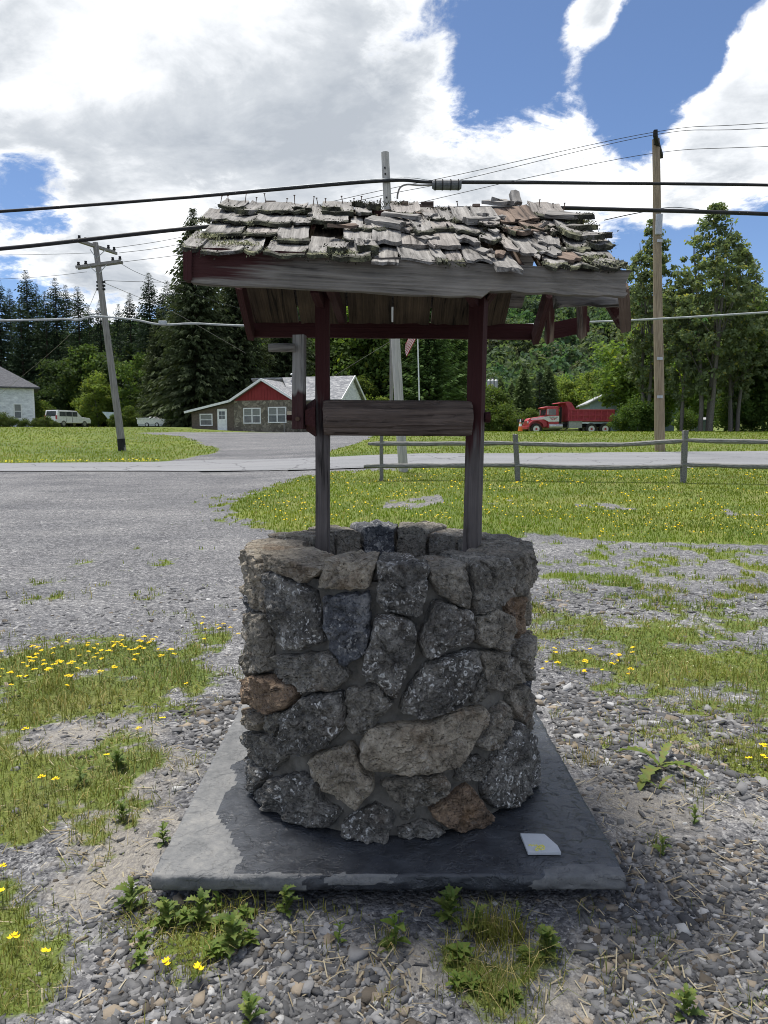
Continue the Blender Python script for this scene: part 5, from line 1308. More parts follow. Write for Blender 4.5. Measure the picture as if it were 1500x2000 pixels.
for y0_, y1_ in (((.5, 2.70), (4.0, 4.94)), ((4.0, 4.94), (7.45, 2.66))):
    link('bargeboard', G().bar((14.33, y0_[0], y0_[1]), (14.33, y1_[0], y1_[1]), .06, .18, (0, 0, 1)).mesh('bargeboard'), M_WHITE, house, world=False)
link('gable_vent', G().box(7.05, 7.5, -.07, -.04, 3.6, 3.95).mesh('gable_vent'), M_REDSID, house, world=False)
vt = link('roof_vent', G().tube([(8.6, 3.6, 4.4), (8.6, 3.6, 5.15)], .12, 12).tube([(8.6, 3.6, 5.15), (8.6, 3.6, 5.22), (8.6, 3.6, 5.34)], [.38, .42, .2], 14).mesh('roof_vent'), M_WHITE, house, world=False)
win(house, .85, 2.15, .52, 1.60, 0, 1); win(house, 5.25, 6.95, .70, 2.08, -.03, 2); win(house, 7.65, 9.4, .75, 2.14, -.03, 2)
dr = link('door', G().box(2.65, 3.6, -.05, .02, .02, 2.02).mesh('door', .01), M_WHITE, house, world=False)
for i in range(2):
    for j in range(2): link('pane', G().box(2.83+i*.31, 3.10+i*.31, -.065, -.045, 1.12+j*.36, 1.44+j*.36).mesh('pane'), M_GLASS, dr, world=False)
link('handle', G().tube([(3.5, -.05, .95), (3.5, -.11, .95)], .03, 8).mesh('handle'), M_CHR, dr, world=False)
link('wall_lamp', G().box(9.55, 9.95, -.25, -.03, 1.1, 1.75).mesh('wall_lamp', .05), flat('tan box', (.35, .29, .22), (.45, .38, .3)), house, world=False)
link('porch_post', G().box(9.25, 9.33, -.3, -.2, -.2, .7).mesh('porch_post'), M_POLE3, house, world=False)
# two green plastic chairs in front of it
def chair(loc, rz, label):
    o = thing('garden_chair', loc, label, 'chair', 'green chairs by the stone house', rz)
    parts(o, [('seat', G().box(-.25, .25, -.24, .24, .40, .44), M_TEAL)])
    for x in (-.22, .22):
        for y in (-.21, .21): parts(o, [('leg', G().bar((x*1.1, y*1.1, 0), (x, y, .41), .04, .04, (0, 1, 0)), M_TEAL)])
        parts(o, [('armrest', G().bar((x*1.15, -.22, .63), (x*1.15, .24, .65), .05, .04).bar((x*1.15, -.2, .42), (x*1.15, -.2, .63), .035, .035, (0, 1, 0)), M_TEAL)])
    for k in range(5): parts(o, [('back_slat', G().bar((-.2+k*.1, .23, .45), (-.2+k*.1, .30, .88), .055, .02, (0, 1, 0)), M_TEAL)])
    parts(o, [('back_rail', G().bar((-.25, .30, .90), (.25, .30, .90), .03, .07), M_TEAL)])
for px, rz in ((574, .5), (589, -.2)):
    p = at(px, 843, 65.2); chair((p.x, 65.2, gz(p.x, 65.2)), rz, 'green plastic garden chair on the gravel by the stone front')

# ------------------------------------------------------------------ white clapboard house at the left
WY = 78.0; c0 = at(68, 815, WY); wz = gz(c0.x-3, WY)-.1
wh = thing('white_clapboard_house', (c0.x, WY, wz), 'white clapboard house with flaking paint and dark roof', 'house', None, R_(27)); wh.scale = (1.2, 1.2, 1.24)
parts(wh, [('wall', G().box(-9, 0, 0, 7, -.3, 3.35), M_WSIDE),
           ('roof', G().add([(.5, -.5, 3.3), (-9.5, -.5, 3.3), (-9.5, 7.5, 3.3), (.5, 7.5, 3.3), (-2.9, 3.5, 5.55), (-6.5, 3.5, 5.55), (.5, -.5, 3.42), (-9.5, -.5, 3.42), (-9.5, 7.5, 3.42), (.5, 7.5, 3.42)],
            [(0, 1, 2, 3), (0, 6, 7, 1), (1, 7, 8, 2), (2, 8, 9, 3), (3, 9, 6, 0), (6, 4, 5, 7), (7, 5, 8), (8, 5, 4, 9), (9, 4, 6)]), M_ROOFD),
           ('corner_board', G().box(-.12, .03, -.04, .0, -.3, 3.3), M_WHITE)])
for i in range(22): link('clapboard', G().hexa([(-9, -.035, .02+i*.15), (-.12, -.035, .02+i*.15), (-.12, -.001, .02+i*.15), (-9, -.001, .02+i*.15), (-9, -.012, .165+i*.15), (-.12, -.012, .165+i*.15), (-.12, -.001, .165+i*.15), (-9, -.001, .165+i*.15)]).mesh('clapboard'), M_WSIDE, wh, world=False)
win(wh, -1.65, -.98, .75, 2.05, -.03, 1, fw=.09)
parts(wh, [('porch_roof', G().prismx([(-1.9, 2.35), (0, 2.9), (0, 3.0), (-2.0, 2.42)], -8, -4.05), M_ROOFD), ('porch_post', G().box(-4.3, -4.15, -1.7, -1.55, -.2, 2.4), M_WHITE), ('porch_post', G().box(-6.3, -6.15, -1.7, -1.55, -.2, 2.4), M_WHITE)])

# ------------------------------------------------------------------ white suv seen from behind
def wheel(root, x, y, r, w_, hubmat, name='wheel'):
    wl = link(name, G().tube([(x, y-w_/2, r), (x, y-w_/2+.03, r), (x, y+w_/2-.03, r), (x, y+w_/2, r)], [r*.9, r, r, r*.9], 22).mesh('tyre', smooth=False), M_TIRE, root, world=False)
    link('rim', G().tube([(x, y-w_/2-.012, r), (x, y+w_/2+.012, r)], [r*.58, r*.58], 18).mesh('rim'), hubmat, wl, world=False)
    link('hub', G().tube([(x, y-w_/2-.04, r), (x, y+w_/2+.04, r)], [r*.2, r*.2], 10).mesh('hub'), M_TRED if hubmat is not M_CHR else M_CHR, wl, world=False)
    return wl
SY_ = 79.0; sp = at(118, 838, SY_)
suv = thing('parked_suv', (sp.x+.9, SY_, gz(sp.x, SY_)), 'white sport utility vehicle parked behind the shrubs', 'car', None, R_(66)); suv.scale = (.92, .92, .92)
body = G().prism([(-2.5, .45), (2.45, .45), (2.5, .75), (2.35, 1.05), (1.15, 1.15), (.35, 1.85), (-2.3, 1.9), (-2.5, 1.1)], -.95, .95)
parts(suv, [('body', body, M_WHITE)], .05)
parts(suv, [('rear_window', G().hexa([(-2.50, -.75, 1.2), (-2.50, .75, 1.2), (-2.44, .75, 1.2), (-2.44, -.75, 1.2), (-2.38, -.7, 1.78), (-2.38, .7, 1.78), (-2.30, .7, 1.78), (-2.30, -.7, 1.78)]), M_GLASS),
            ('bumper', G().box(-2.62, -2.45, -.9, .9, .42, .68), M_CHR), ('hood_trim', G().box(2.45, 2.56, -.85, .85, .45, .7), M_CHR)])
for s in (-1, 1):
    for a, b in ((-2.1, -1.25), (-1.15, -.35), (-.25, .45)): parts(suv, [('side_window', G().box(a, b, s*.955-.012, s*.955+.012, 1.2, 1.72), M_GLASS)])
    parts(suv, [('tail_lamp', G().box(-2.53, -2.44, s*.86-.09, s*.86+.09, .85, 1.3), M_TRED)])
    for a in (-.3, -1.2): parts(suv, [('door_seam', G().box(a-.02, a+.02, s*.953-.004, s*.953+.004, .55, 1.75), M_DARK)])
for x in (-1.55, 1.5):
    for s in (-1, 1): wheel(suv, x, s*.82, .38, .26, M_CHR)
# folded white trailer and a stack of pale sheet beside the drive
tp_ = at(268, 838, 80); tr = thing('folded_trailer', (tp_.x, 80, gz(tp_.x, 80)), 'low white folded trailer parked on the grass beside the woods', 'trailer', None, R_(-14))
parts(tr, [('box_body', G().box(0, 3.4, 0, 2, .35, .85), M_WHITE), ('lid', G().box(-.06, 2.3, -.06, 2.06, .86, 1.0), M_WHITE), ('skirt', G().box(.1, 3.3, .02, 1.9, .1, .35), M_GALV), ('roof_hatch', G().box(1.2, 1.8, .5, 1.2, 1.0, 1.12), M_WHITE)], .02)
for x in (1.2, 2.4): wheel(tr, x, .05, .25, .16, M_CHR)
p = at(200, 812, 84); z_ = gz(p.x, 84)
tpn = thing('tarp_shelter', (p.x, 84, z_), 'pale blue tarp stretched on a pole before the dark woods', 'tarp')
tv = [(0, 0, 1.75), (1.4, .3, 1.7), (.9, .1, .55), (0, .03, 1.70), (1.4, .33, 1.65), (.9, .13, .5)]
parts(tpn, [('sheet', G().add(tv, [(0, 2, 1), (3, 4, 5), (0, 1, 4, 3), (1, 2, 5, 4), (2, 0, 3, 5)]), M_TARP), ('pole', G().tube([(1.4, .35, 0), (1.4, .32, 1.7)], .03, 8), M_GALV)])

# ------------------------------------------------------------------ red dump truck
TY = 66.0; tpx = at(1025, 848, TY); tz = gz(tpx.x+4, TY)
trk_ = thing('dump_truck', (tpx.x, TY, tz), 'red dump truck with white hood stripe parked beyond the lawn', 'truck', None, R_(4)); trk_.scale = (.93, .93, .95)
hw = 1.05
parts(trk_, [('frame', G().box(.3, 8.4, -.45, .45, .72, 1.0), M_DARK),
             ('hood', G().prism([(.12, .75), (.06, 1.30), (.30, 1.52), (2.0, 1.78), (2.0, .75)], -.72, .72), M_TRED),
             ('cab', G().prism([(2.0, .62), (2.0, 1.75), (1.72, 1.76), (1.82, 2.46), (2.95, 2.5), (3.0, .62)], -hw, hw), M_TRED),
             ('cab_roof', G().prism([(1.55, 2.44), (1.5, 2.52), (1.9, 2.62), (2.9, 2.62), (3.02, 2.5)], -hw+.02, hw-.02), M_TRED),
             ('front_bumper', G().box(-.08, .1, -1.1, 1.1, .5, .78), M_TRED)], .03)
for s in (-1, 1):
    fd = []
    for k in range(9):
        a = math.pi*(k/8); fd.append((.82-.80*math.cos(a), .72+.72*math.sin(a)*.9))
    fd2 = [(.82+(x-.82)*.84, .72+(z-.72)*.84) for x, z in fd]
    ym = s*.92
    link('fender', G().prism(fd+fd2[::-1], ym-.22, ym+.22).mesh('fender'), M_TRED, trk_, world=False)
    parts(trk_, [('headlight', G().tube([(.0, s*.8, 1.12), (.1, s*.8, 1.12)], .11, 12), M_CHR),
                 ('side_window', G().box(2.0, 2.68, s*hw-.015, s*hw+.015, 1.82, 2.36), M_GLASS),
                 ('exhaust_stack', G().tube([(3.22, s*.85, .9), (3.22, s*.85, 2.55)], .09, 12), M_DARK),
                 ('fuel_tank', G().tube([(2.05, s*.88, .78), (3.35, s*.88, .78)], .27, 16), M_CHR),
                 ('tool_box', G().box(3.95, 5.2, s*.95-.25, s*.95+.22, .62, 1.25), M_GALV),
                 ('mirror', G().box(1.78, 1.86, s*1.28-.1, s*1.28+.1, 1.85, 2.35), M_CHR)])
    link('hood_stripe', G().prism([(.35, 1.36), (.42, 1.50), (1.9, 1.72), (1.98, 1.74), (1.98, 1.45), (1.2, 1.40)], s*.735-.012, s*.735+.012).mesh('hood_stripe'), M_WHITE, trk_, world=False)
    dp = link('door_panel', G().prism([(1.35, 1.52), (2.0, 1.74), (3.0, 1.74), (3.0, 1.22), (2.0, 1.20)], s*(hw+.012)-.012, s*(hw+.012)+.012).mesh('door_panel'), M_WHITE, trk_, world=False)
    for zz_, segs in ((1.60, ((2.05, 2.22), (2.26, 2.5), (2.54, 2.62), (2.66, 2.86))), (1.49, ((2.15, 2.34), (2.38, 2.44), (2.48, 2.74))), (1.36, ((2.25, 2.42), (2.46, 2.62)))):
        for a, b in segs: link('lettering', G().box(a, b, s*(hw+.03)-.008, s*(hw+.03)+.008, zz_, zz_+.06).mesh('lettering'), M_TRED if zz_ < 1.55 else M_DARK, dp, world=False)
link('windscreen', G().hexa([(1.70, -.85, 1.82), (1.70, .85, 1.82), (1.78, .85, 1.82), (1.78, -.85, 1.82), (1.80, -.82, 2.40), (1.80, .82, 2.40), (1.88, .82, 2.40), (1.88, -.82, 2.40)]).mesh('windscreen'), M_GLASS, trk_, world=False)
bed = link('dump_bed', G().box(3.9, 8.3, -1.2, -1.12, 1.28, 2.34).box(3.9, 8.3, 1.12, 1.2, 1.28, 2.34).box(3.9, 8.3, -1.12, 1.12, 1.22, 1.34).box(3.84, 3.96, -1.2, 1.2, 1.28, 2.95).mesh('dump_bed', .015), M_TRED2, trk_, world=False)
link('cab_shield', G().prism([(3.95, 2.95), (3.95, 3.05), (3.0, 2.98), (2.95, 2.90)], -1.15, 1.15).mesh('cab_shield', .02), M_TRED2, trk_, world=False)
link('shield_cheek', G().prism([(3.84, 2.3), (4.5, 2.36), (4.1, 2.98), (3.5, 3.0)], -1.21, -1.15).prism([(3.84, 2.3), (4.5, 2.36), (4.1, 2.98), (3.5, 3.0)], 1.15, 1.21).mesh('shield_cheek'), M_TRED2, trk_, world=False)
link('tailgate', G().box(8.25, 8.36, -1.18, 1.18, 1.3, 2.32).mesh('tailgate', .01), M_TRED2, trk_, world=False)
for s in (-1, 1):
    for k in range(8): link('bed_rib', G().box(4.05+k*.58, 4.2+k*.58, s*1.25-.06, s*1.25+.06, 1.36, 2.26).mesh('bed_rib', .01), M_TRED2, bed, world=False)
    for z in (1.32, 1.8, 2.28): link('bed_rail', G().box(3.95, 8.28, s*1.262-.072, s*1.262+.072, z-.055, z+.055).mesh('bed_rail', .01), M_TRED2, bed, world=False)
for s in (-1, 1):
    wheel(trk_, .82, s*.92, .53, .30, M_WHITE)
    for x in (6.15, 7.50): wheel(trk_, x, s*.90, .53, .5, M_WHITE)
# traffic cone and dark mailbox beside it
p = at(1016, 846, 56); cz_ = gz(p.x, 56)
cn = thing('traffic_cone', (p.x, 56, cz_), 'orange traffic cone with white band near the dump truck', 'cone')
parts(cn, [('base', G().box(-.24, .24, -.24, .24, 0, .05), M_DARK), ('lower_cone', G().tube([(0, 0, .05), (0, 0, .42)], [.19, .12], 16), M_ORANGE), ('white_band', G().tube([(0, 0, .42), (0, 0, .62)], [.122, .085], 16), M_WHITE), ('upper_cone', G().tube([(0, 0, .62), (0, 0, .72)], [.084, .066], 16), M_ORANGE), ('tip_band', G().tube([(0, 0, .72), (0, 0, .95)], [.066, .03], 16), M_WHITE)])
p = at(1017, 822, 57.5); mb = thing('mailbox', (p.x, 57.5, gz(p.x, 57.5)), 'black mailbox on a post behind the traffic cone', 'mailbox')
mz = p.z-gz(p.x, 57.5)
parts(mb, [('post', G().box(-.05, .05, -.05, .05, 0, mz-.12), M_RPOST), ('box', G().prismx([(-.12, mz-.12), (.12, mz-.12), (.12, mz+.05), (.07, mz+.13), (-.07, mz+.13), (-.12, mz+.05)], -.26, .26), M_DARK), ('flag', G().box(.1, .13, -.15, -.12, mz, mz+.2), M_TRED)])
# grey metal barn behind the truck, and small shed by the trees
p = at(1152, 815, 82); bz = gz(p.x, 82)
bn = thing('metal_barn', (p.x, 82, bz), 'pale metal barn roof showing behind the dump truck', 'barn', None, R_(-8))
parts(bn, [('wall', G().prism([(0, -.3), (9, -.3), (9, 3.4), (4.5, 5.7), (0, 3.4)], 0, 10), M_SHEDW), ('roof', G().hexa([(-.3, -.4, 3.25), (4.5, -.4, 5.72), (4.5, 10.4, 5.72), (-.3, 10.4, 3.25), (-.3, -.4, 3.4), (4.5, -.4, 5.87), (4.5, 10.4, 5.87), (-.3, 10.4, 3.4)]), M_GALV), ('roof', G().hexa([(4.5, -.4, 5.72), (9.3, -.4, 3.25), (9.3, 10.4, 3.25), (4.5, 10.4, 5.72), (4.5, -.4, 5.87), (9.3, -.4, 3.4), (9.3, 10.4, 3.4), (4.5, 10.4, 5.87)]), M_GALV)])
for i in range(8): link('wall_sheet', G().box(.1+i*1.1, 1.12+i*1.1, -.04, -.004, -.2, 2.6).mesh('wall_sheet'), M_SHEDW, bn, world=False)
p = at(1373, 842, 62); sz = gz(p.x, 62)
sd = thing('small_shed', (p.x, 62, sz), 'small blue grey metal shed at the foot of the tall poplars', 'shed')
parts(sd, [('wall', G().box(-.55, .55, 0, 1.4, -.2, 1.15), M_SHEDW), ('roof', G().prismx([(-.1, 1.15), (1.5, 1.15), (.7, 1.35)], -.62, .62), M_GALV), ('door', G().box(-.25, .25, -.03, -.002, 0, 1.0), M_SHEDW)])

# ------------------------------------------------------------------ split-rail fence
fence = None
FP = [(745, 938, 851), (1012, 938, 850), (1334, 942, 840)]
FY = 17.0
pts = []
for px, pb, ptp in FP:
    gx_, gy_ = ground(px, pb); pts.append((gx_, gy_, ptp, px))
dx_, dy_ = pts[2][0]-pts[1][0], pts[2][1]-pts[1][1]
pts.append((pts[2][0]+dx_, pts[2][1]+dy_, 838, None)); 
fence = thing('split_rail_fence', (pts[1][0], pts[1][1], gz(pts[1][0], pts[1][1])), 'weathered grey two-rail split rail fence along the lawn', 'fence')
lean = [0.0, -.10, .0, .02]; tops = []
for i, (x, y, tpix, px) in enumerate(pts):
    z0 = gz(x, y)-.12; h_ = 1.08 if i < 2 else 1.18
    b_ = Vector((x, y, z0)); tp2 = Vector((x+lean[i]*.9, y, gz(x, y)+h_)); tops.append((Vector((x, y, gz(x, y))), tp2))
    board('post', b_, tp2, .105 if i != 0 else .085, .12, (0, -1, 0), M_RPOST, fence, 800+i, ny=14, nw=4, rough=.008, freq=4, rag1=.02)
def on_post(i, f): return tops[i][0].lerp(tops[i][1], f)
def rail(a, b, seed, sag):
    g_ = G(); n_ = 16; P_ = []; R2 = []
    for k in range(n_+1):
        f = k/n_; p = a.lerp(b, f); p.z += -sag*math.sin(math.pi*f)+mn.noise(Vector((f*4, seed, 0)))*.02; P_.append(p); R2.append((.055+.012*mn.noise(Vector((f*7, seed, 4))))*(.62 if k in (0, n_) else 1))
    g_.tube(P_, R2, 7); link('rail', g_.mesh('rail'), M_RAIL, fence)
for lvl, f in (('t', .80), ('b', .33)):
    e = Vector((-.42 if lvl == 'b' else -.32, 0, -.02 if lvl == 'b' else .0))
    rail(on_post(0, f)+e, on_post(1, f)+Vector((.05, .02, 0)), 3 if lvl == 't' else 7, .0)
    rail(on_post(1, f)+Vector((-.05, -.03, .0)), on_post(2, f)+Vector((.05, .02, 0)), 11 if lvl == 't' else 15, .06)
    rail(on_post(2, f)+Vector((-.05, -.03, .02)), on_post(3, f)+Vector((.05, 0, 0)), 19 if lvl == 't' else 23, .02)

# ------------------------------------------------------------------ utility poles
def upole(name, base, topp, r0, r1, mat, label):
    b = Vector(base); tp = Vector(topp)
    o = thing('utility_pole', (b.x, b.y, b.z), label, 'utility pole')
    pts_ = []; rad = []
    for k in range(15):
        f = k/14; p = b.lerp(tp, f)+Vector((mn.noise(Vector((f*3, b.x, 1)))*.03, 0, 0)); pts_.append(p); rad.append(r0+(r1-r0)*f)
    pts_.insert(0, b-Vector((0, 0, .4))); rad.insert(0, r0)
    link('shaft', G().tube(pts_, rad, 16).mesh('shaft', smooth=True), mat, o)
    return o, (lambda f: b.lerp(tp, f))
gx_, gy_ = ground(788, 921); CY = gy_
up1, pf1 = upole('p', (gx_, CY, gz(gx_, CY)), at(752, 298, CY), .128, .098, M_POLE, 'pale grey leaning utility pole directly behind the well')
for py in (328, 340, 386): 
    p = at(750+(py-298)*.058, py, CY-.10); link('bolt_hole', G().tube([p-Vector((0, .03, 0)), p], .022, 8).mesh('bolt_hole'), M_DARK, up1)
gx_, gy_ = ground(1289, 881); RY = gy_
up2, pf2 = upole('p', (gx_, RY, gz(gx_, RY)), at(1281, 272, RY), .185, .125, M_POLE2, 'tall brown utility pole beyond the road before the poplars')
link('ridge_pin', G().bar(at(1281, 282, RY-.15), at(1280, 254, RY-.15), .12, .12, (0, 1, 0)).mesh('ridge_pin', .01), M_DARK, up2)
link('crossarm', G().bar(at(1279, 262, RY-.9), at(1292, 306, RY+.9), .12, .14).mesh('crossarm', .01), M_DARK, up2)
link('bracket', G().box(*(lambda p: (p.x-.11, p.x+.11, p.y-.05, p.y+.05, p.z-.35, p.z+.35))(at(1287, 438, RY-.2))).mesh('bracket', .02), M_GALV, up2)
for py in (700, 775, 470): 
    p = at(1289, py, RY-.2); link('tag_plate', G().box(p.x-.1, p.x+.1, p.y-.012, p.y+.012, p.z-.05, p.z+.05).mesh('tag_plate'), M_GALV, up2)
gx_, gy_ = ground(239, 880); LY = gy_
up3, pf3 = upole('p', (gx_, LY, gz(gx_, LY)), at(186, 474, LY), .165, .115, M_POLE3, 'leaning grey utility pole with two crossarms on the far lawn')
bb = at(237, 858, LY); link('butt_sleeve', G().tube([at(239, 883, LY), at(236.2, 857, LY)], [.172, .168], 16).mesh('butt_sleeve', smooth=True), M_DARK, up3)
def arm(a, b, label):
    A = Vector(a); B_ = Vector(b); d = (B_-A).normalized()
    for s in (-.12, .12): link('crossarm', G().bar(A+Vector((0, s, 0)), B_+Vector((0, s, 0)), .09, .115).mesh('crossarm', .008), M_POLE3, up3)
    for f in (.04, .2, .8, .96):
        p = A.lerp(B_, f)+Vector((0, 0, .06)); link('insulator', G().tube([p, p+Vector((0, 0, .06)), p+Vector((0, 0, .1)), p+Vector((0, 0, .17))], [.03, .075, .05, .06], 10).mesh('insulator', smooth=True), M_DARK, up3)
arm(at(152, 470, LY-.9), at(226, 494, LY+1.2), 'a'); arm(at(150, 523, LY-.1), at(238, 511, LY+.1), 'b')
for (a, b) in (((176, 487), (187, 503)), ((205, 489), (190, 503)), ((176, 521), (190, 534)), ((208, 517), (194, 534))):
    link('arm_brace', G().tube([at(*a, LY-.18), at(*b, LY-.14)], .018, 6).mesh('arm_brace'), M_GALV, up3)
for py in (551, 558, 565): 
    for s in (-1, 1):
        p = at(197+s*6, py, LY-.05); link('spool_insulator', G().tube([p-Vector((.05, 0, 0)), p+Vector((.05, 0, 0))], .05, 8).mesh('spool'), M_DARK, up3)
# slim far pole beside the pale one, and the transformer pole behind the right post
p = at(765, 842, 44); upole('p', (p.x, 44, gz(p.x, 44)), at(764, 560, 44), .11, .085, M_POLE3, 'slim dark utility pole further back close beside the pale leaning one')
p = at(962, 842, 72); up5, _ = upole('p', (p.x, 72, gz(p.x, 72)), at(962, 738, 72), .15, .13, M_POLE3, 'utility pole carrying three transformer cans above the hedge')
for k in range(3):
    p = at(955+k*7, 750, 71.6); link('transformer', G().tube([p-Vector((0, 0, .42)), p-Vector((0, 0, .38)), p+Vector((0, 0, .33)), p+Vector((0, 0, .42))], [.15, .185, .185, .1], 14).mesh('transformer'), M_GALV, up5)
# flagpole with a flag hanging in folds
FLY = 70.0; b = at(821, 845, FLY); tp2 = at(813, 560, FLY)
fl = thing('flagpole', (b.x, FLY, gz(b.x, FLY)), 'white flagpole standing before the pines', 'flagpole')
link('pole', G().tube([(b.x, FLY, gz(b.x, FLY)-.2), tp2], [.075, .05], 12).mesh('pole', smooth=True), M_WHITE, fl)
link('finial', G().tube([tp2, tp2+Vector((0, 0, .1)), tp2+Vector((0, 0, .2))], [.05, .1, .04], 10).mesh('finial', smooth=True), M_CHR, fl)
def flag():
    A = at(814.5, 630, FLY); nu, nv = 26, 20; vs = []; uv = []
    for j in range(nv+1):
        for i in range(nu+1):
            u, v = i/nu, j/nv
            vs.append((A.x-.05-1.0*u*(1-.1*v)-.1*math.sin(v*3), A.y-.02+.22*math.sin(u*9+v*1.5)*min(1, u*3), A.z-2.0*v*.72-2.1*u*(.92-.1*v))); uv.append((u, v))
    fs = [(j*(nu+1)+i, j*(nu+1)+i+1, (j+1)*(nu+1)+i+1, (j+1)*(nu+1)+i) for j in range(nv) for i in range(nu)]
    me_ = bpy.data.meshes.new('flag'); me_.from_pydata(vs, [], fs); fattr(me_, 'fu', [a for a, b in uv]); fattr(me_, 'fv', [b for a, b in uv])
    me_.polygons.foreach_set('use_smooth', [True]*len(fs))
    m, t = new_mat('flag cloth'); u = attr(t, 'fu'); v = attr(t, 'fv')
    st = mathn(t, 'LESS_THAN', mathn(t, 'FRACT', mathn(t, 'MULTIPLY', v, 6.5)), .5)
    c = mixc(t, st, (.70, .69, .67), (.42, .03, .05))
    can = mathn(t, 'MULTIPLY', mathn(t, 'LESS_THAN', u, .4), mathn(t, 'LESS_THAN', v, .538))
    c = mixc(t, can, c, (.02, .03, .12)); finish(t, c, .8)
    o = link('flag', me_, m); put(o, 'red and white striped flag hanging limp from the white flagpole', 'flag')
    md = o.modifiers.new('cloth', 'SOLIDIFY'); md.thickness = .01
flag()

# ------------------------------------------------------------------ overhead cables
def cable(pts_, r, mat, label, cat='cable', sub=10, group=None):
    P_ = [at(*p) for p in pts_]; out = []
    for i in range(len(P_)-1):
        p0, p1, p2, p3 = P_[max(i-1, 0)], P_[i], P_[i+1], P_[min(i+2, len(P_)-1)]
        for k in range(sub):
            s = k/sub; out.append(.5*((2*p1)+(p2-p0)*s+(2*p0-5*p1+4*p2-p3)*s*s+(3*p1-p0-3*p2+p3)*s**3))
    out.append(P_[-1]); o = link('overhead_'+cat, G().tube(out, r, 8).mesh('cable', smooth=True), mat)
    return put(o, label, cat, group)
C1 = CY-.14
cb1 = cable(((-900, 455, C1), (-300, 428, C1), (0, 413, C1), (370, 385, C1), (740, 354, C1), (850, 356, C1), (1100, 357.5, C1), (1500, 361.5, C1), (2300, 378, C1)), .040, M_BLACK, 'thick black cable reaching the pale pole with a grey splice case on it')
spc = thing('splice_case', at(872, 361, C1-.02), 'grey cylindrical splice case clamped under the black cable', 'splice case')
link('case_body', G().tube([at(844, 361, C1), at(848, 361, C1), at(897, 361.5, C1), at(901, 361.5, C1)], [.09, .125, .125, .09], 14).mesh('case'), flat('grey plastic case', (.06, .065, .07), (.14, .145, .15), 9, .6), spc)
for px in (850, 864, 880, 895): link('clamp_band', G().tube([at(px-1, 361, C1), at(px+1, 361, C1)], .137, 14).mesh('band'), M_DARK, spc)
cable(((776, 388, C1), (777, 378, C1), (782, 366, C1), (795, 360.5, C1), (820, 362, C1), (845, 361, C1)), .022, M_POLE3, 'curved grey drop lead running from the pole into the splice case', sub=6)
cable(((300, 389, C1-.02), (742, 349.5, C1-.02), (850, 352, C1-.02), (1000, 352.5, C1-.02), (1200, 356, C1-.02)), .010, M_GALV, 'thin steel strand lashed above the black cable', 'strand')
cable(((-900, 535, C1), (-300, 505, C1), (0, 486, C1), (370, 446, C1), (768, 412, C1), (1040, 406, C1), (1200, 409, C1), (1500, 418, C1), (2300, 448, C1)), .052, M_BLACK, 'heavy black cable bundle passing just behind the shingle roof')
cable(((1180, 430, C1), (1240, 417, C1), (1310, 405, RY-1), (1365, 409, RY-1)), .012, M_BLACK, 'thin dark drop wire joining the heavy bundle at the right', 'wire')
cable(((-900, 640, C1), (0, 626, C1), (120, 623, C1), (150, 625, C1), (185, 618, C1), (260, 624, C1), (300, 632, C1), (330, 634, C1), (380, 632, C1), (480, 636, C1), (772, 642, C1), (1150, 629, C1), (1300, 622, C1), (1500, 610, C1), (2300, 560, C1)), .026, M_ALU, 'pale twisted service cable crossing in front of the woods')
p = at(318, 632, C1); nb2 = put(link('cable_clamp', G().box(p.x-.1, p.x+.1, p.y-.06, p.y+.06, p.z-.04, p.z+.07).mesh('clamp', .02), M_GALV), 'small grey connector clamp on the pale service cable', 'clamp')
cable(((226, 484, LY), (360, 462, LY), (690, 384, 27.5), (900, 340, 27), (1278, 258, RY), (1500, 240, RY), (2200, 190, RY)), .010, M_BLACK, 'uppermost thin power wire rising to the top of the brown pole', 'wire')
cable(((233, 494, LY), (360, 475, LY), (700, 392, 27.5), (905, 350, 27), (1280, 263, RY), (1500, 250, RY), (2200, 205, RY)), .010, M_BLACK, 'second thin power wire meeting the top of the brown pole', 'wire')
cable(((238, 512, LY), (460, 480, LY), (870, 384, 27.5), (1060, 341, 27), (1287, 298, RY), (1500, 286, RY), (2200, 260, RY)), .010, M_BLACK, 'thin power wire reaching the brown pole below its crossarm', 'wire')
for a, b, lab in ((((-500, 500, LY+6), (0, 498, LY+2), (180, 494, LY)), .008, 'thin wire leaving the upper crossarm of the leaning pole towards the white house'),
                  (((-500, 560, LY+6), (0, 545, LY+2), (170, 531, LY)), .008, 'thin wire leaving the lower crossarm of the leaning pole towards the white house'),
                  (((203, 548, LY), (330, 551, LY), (520, 547, LY)), .010, 'thin level wire running from the leaning pole towards the shingle roof'),
                  (((205, 553, LY), (262, 577, 38), (340, 610, 46), (480, 690, 64)), .012, 'thin service drop falling from the leaning pole to the stone house'),
                  (((236, 515, LY), (300, 545, 36), (480, 605, 44), (700, 650, 60)), .010, 'thin wire slanting down before the spruces behind the stone house'),
                  (((192, 560, LY), (130, 660, 48), (0, 770, 74)), .010, 'thin service drop falling from the leaning pole to the white house'),
                  (((640, 742, 62), (765, 665, 44)), .010, 'thin guy wire slanting up to the slim dark pole', )):
    cable(a, b, M_POLE3 if 'service' in lab or 'guy' in lab else M_BLACK, lab, 'wire')
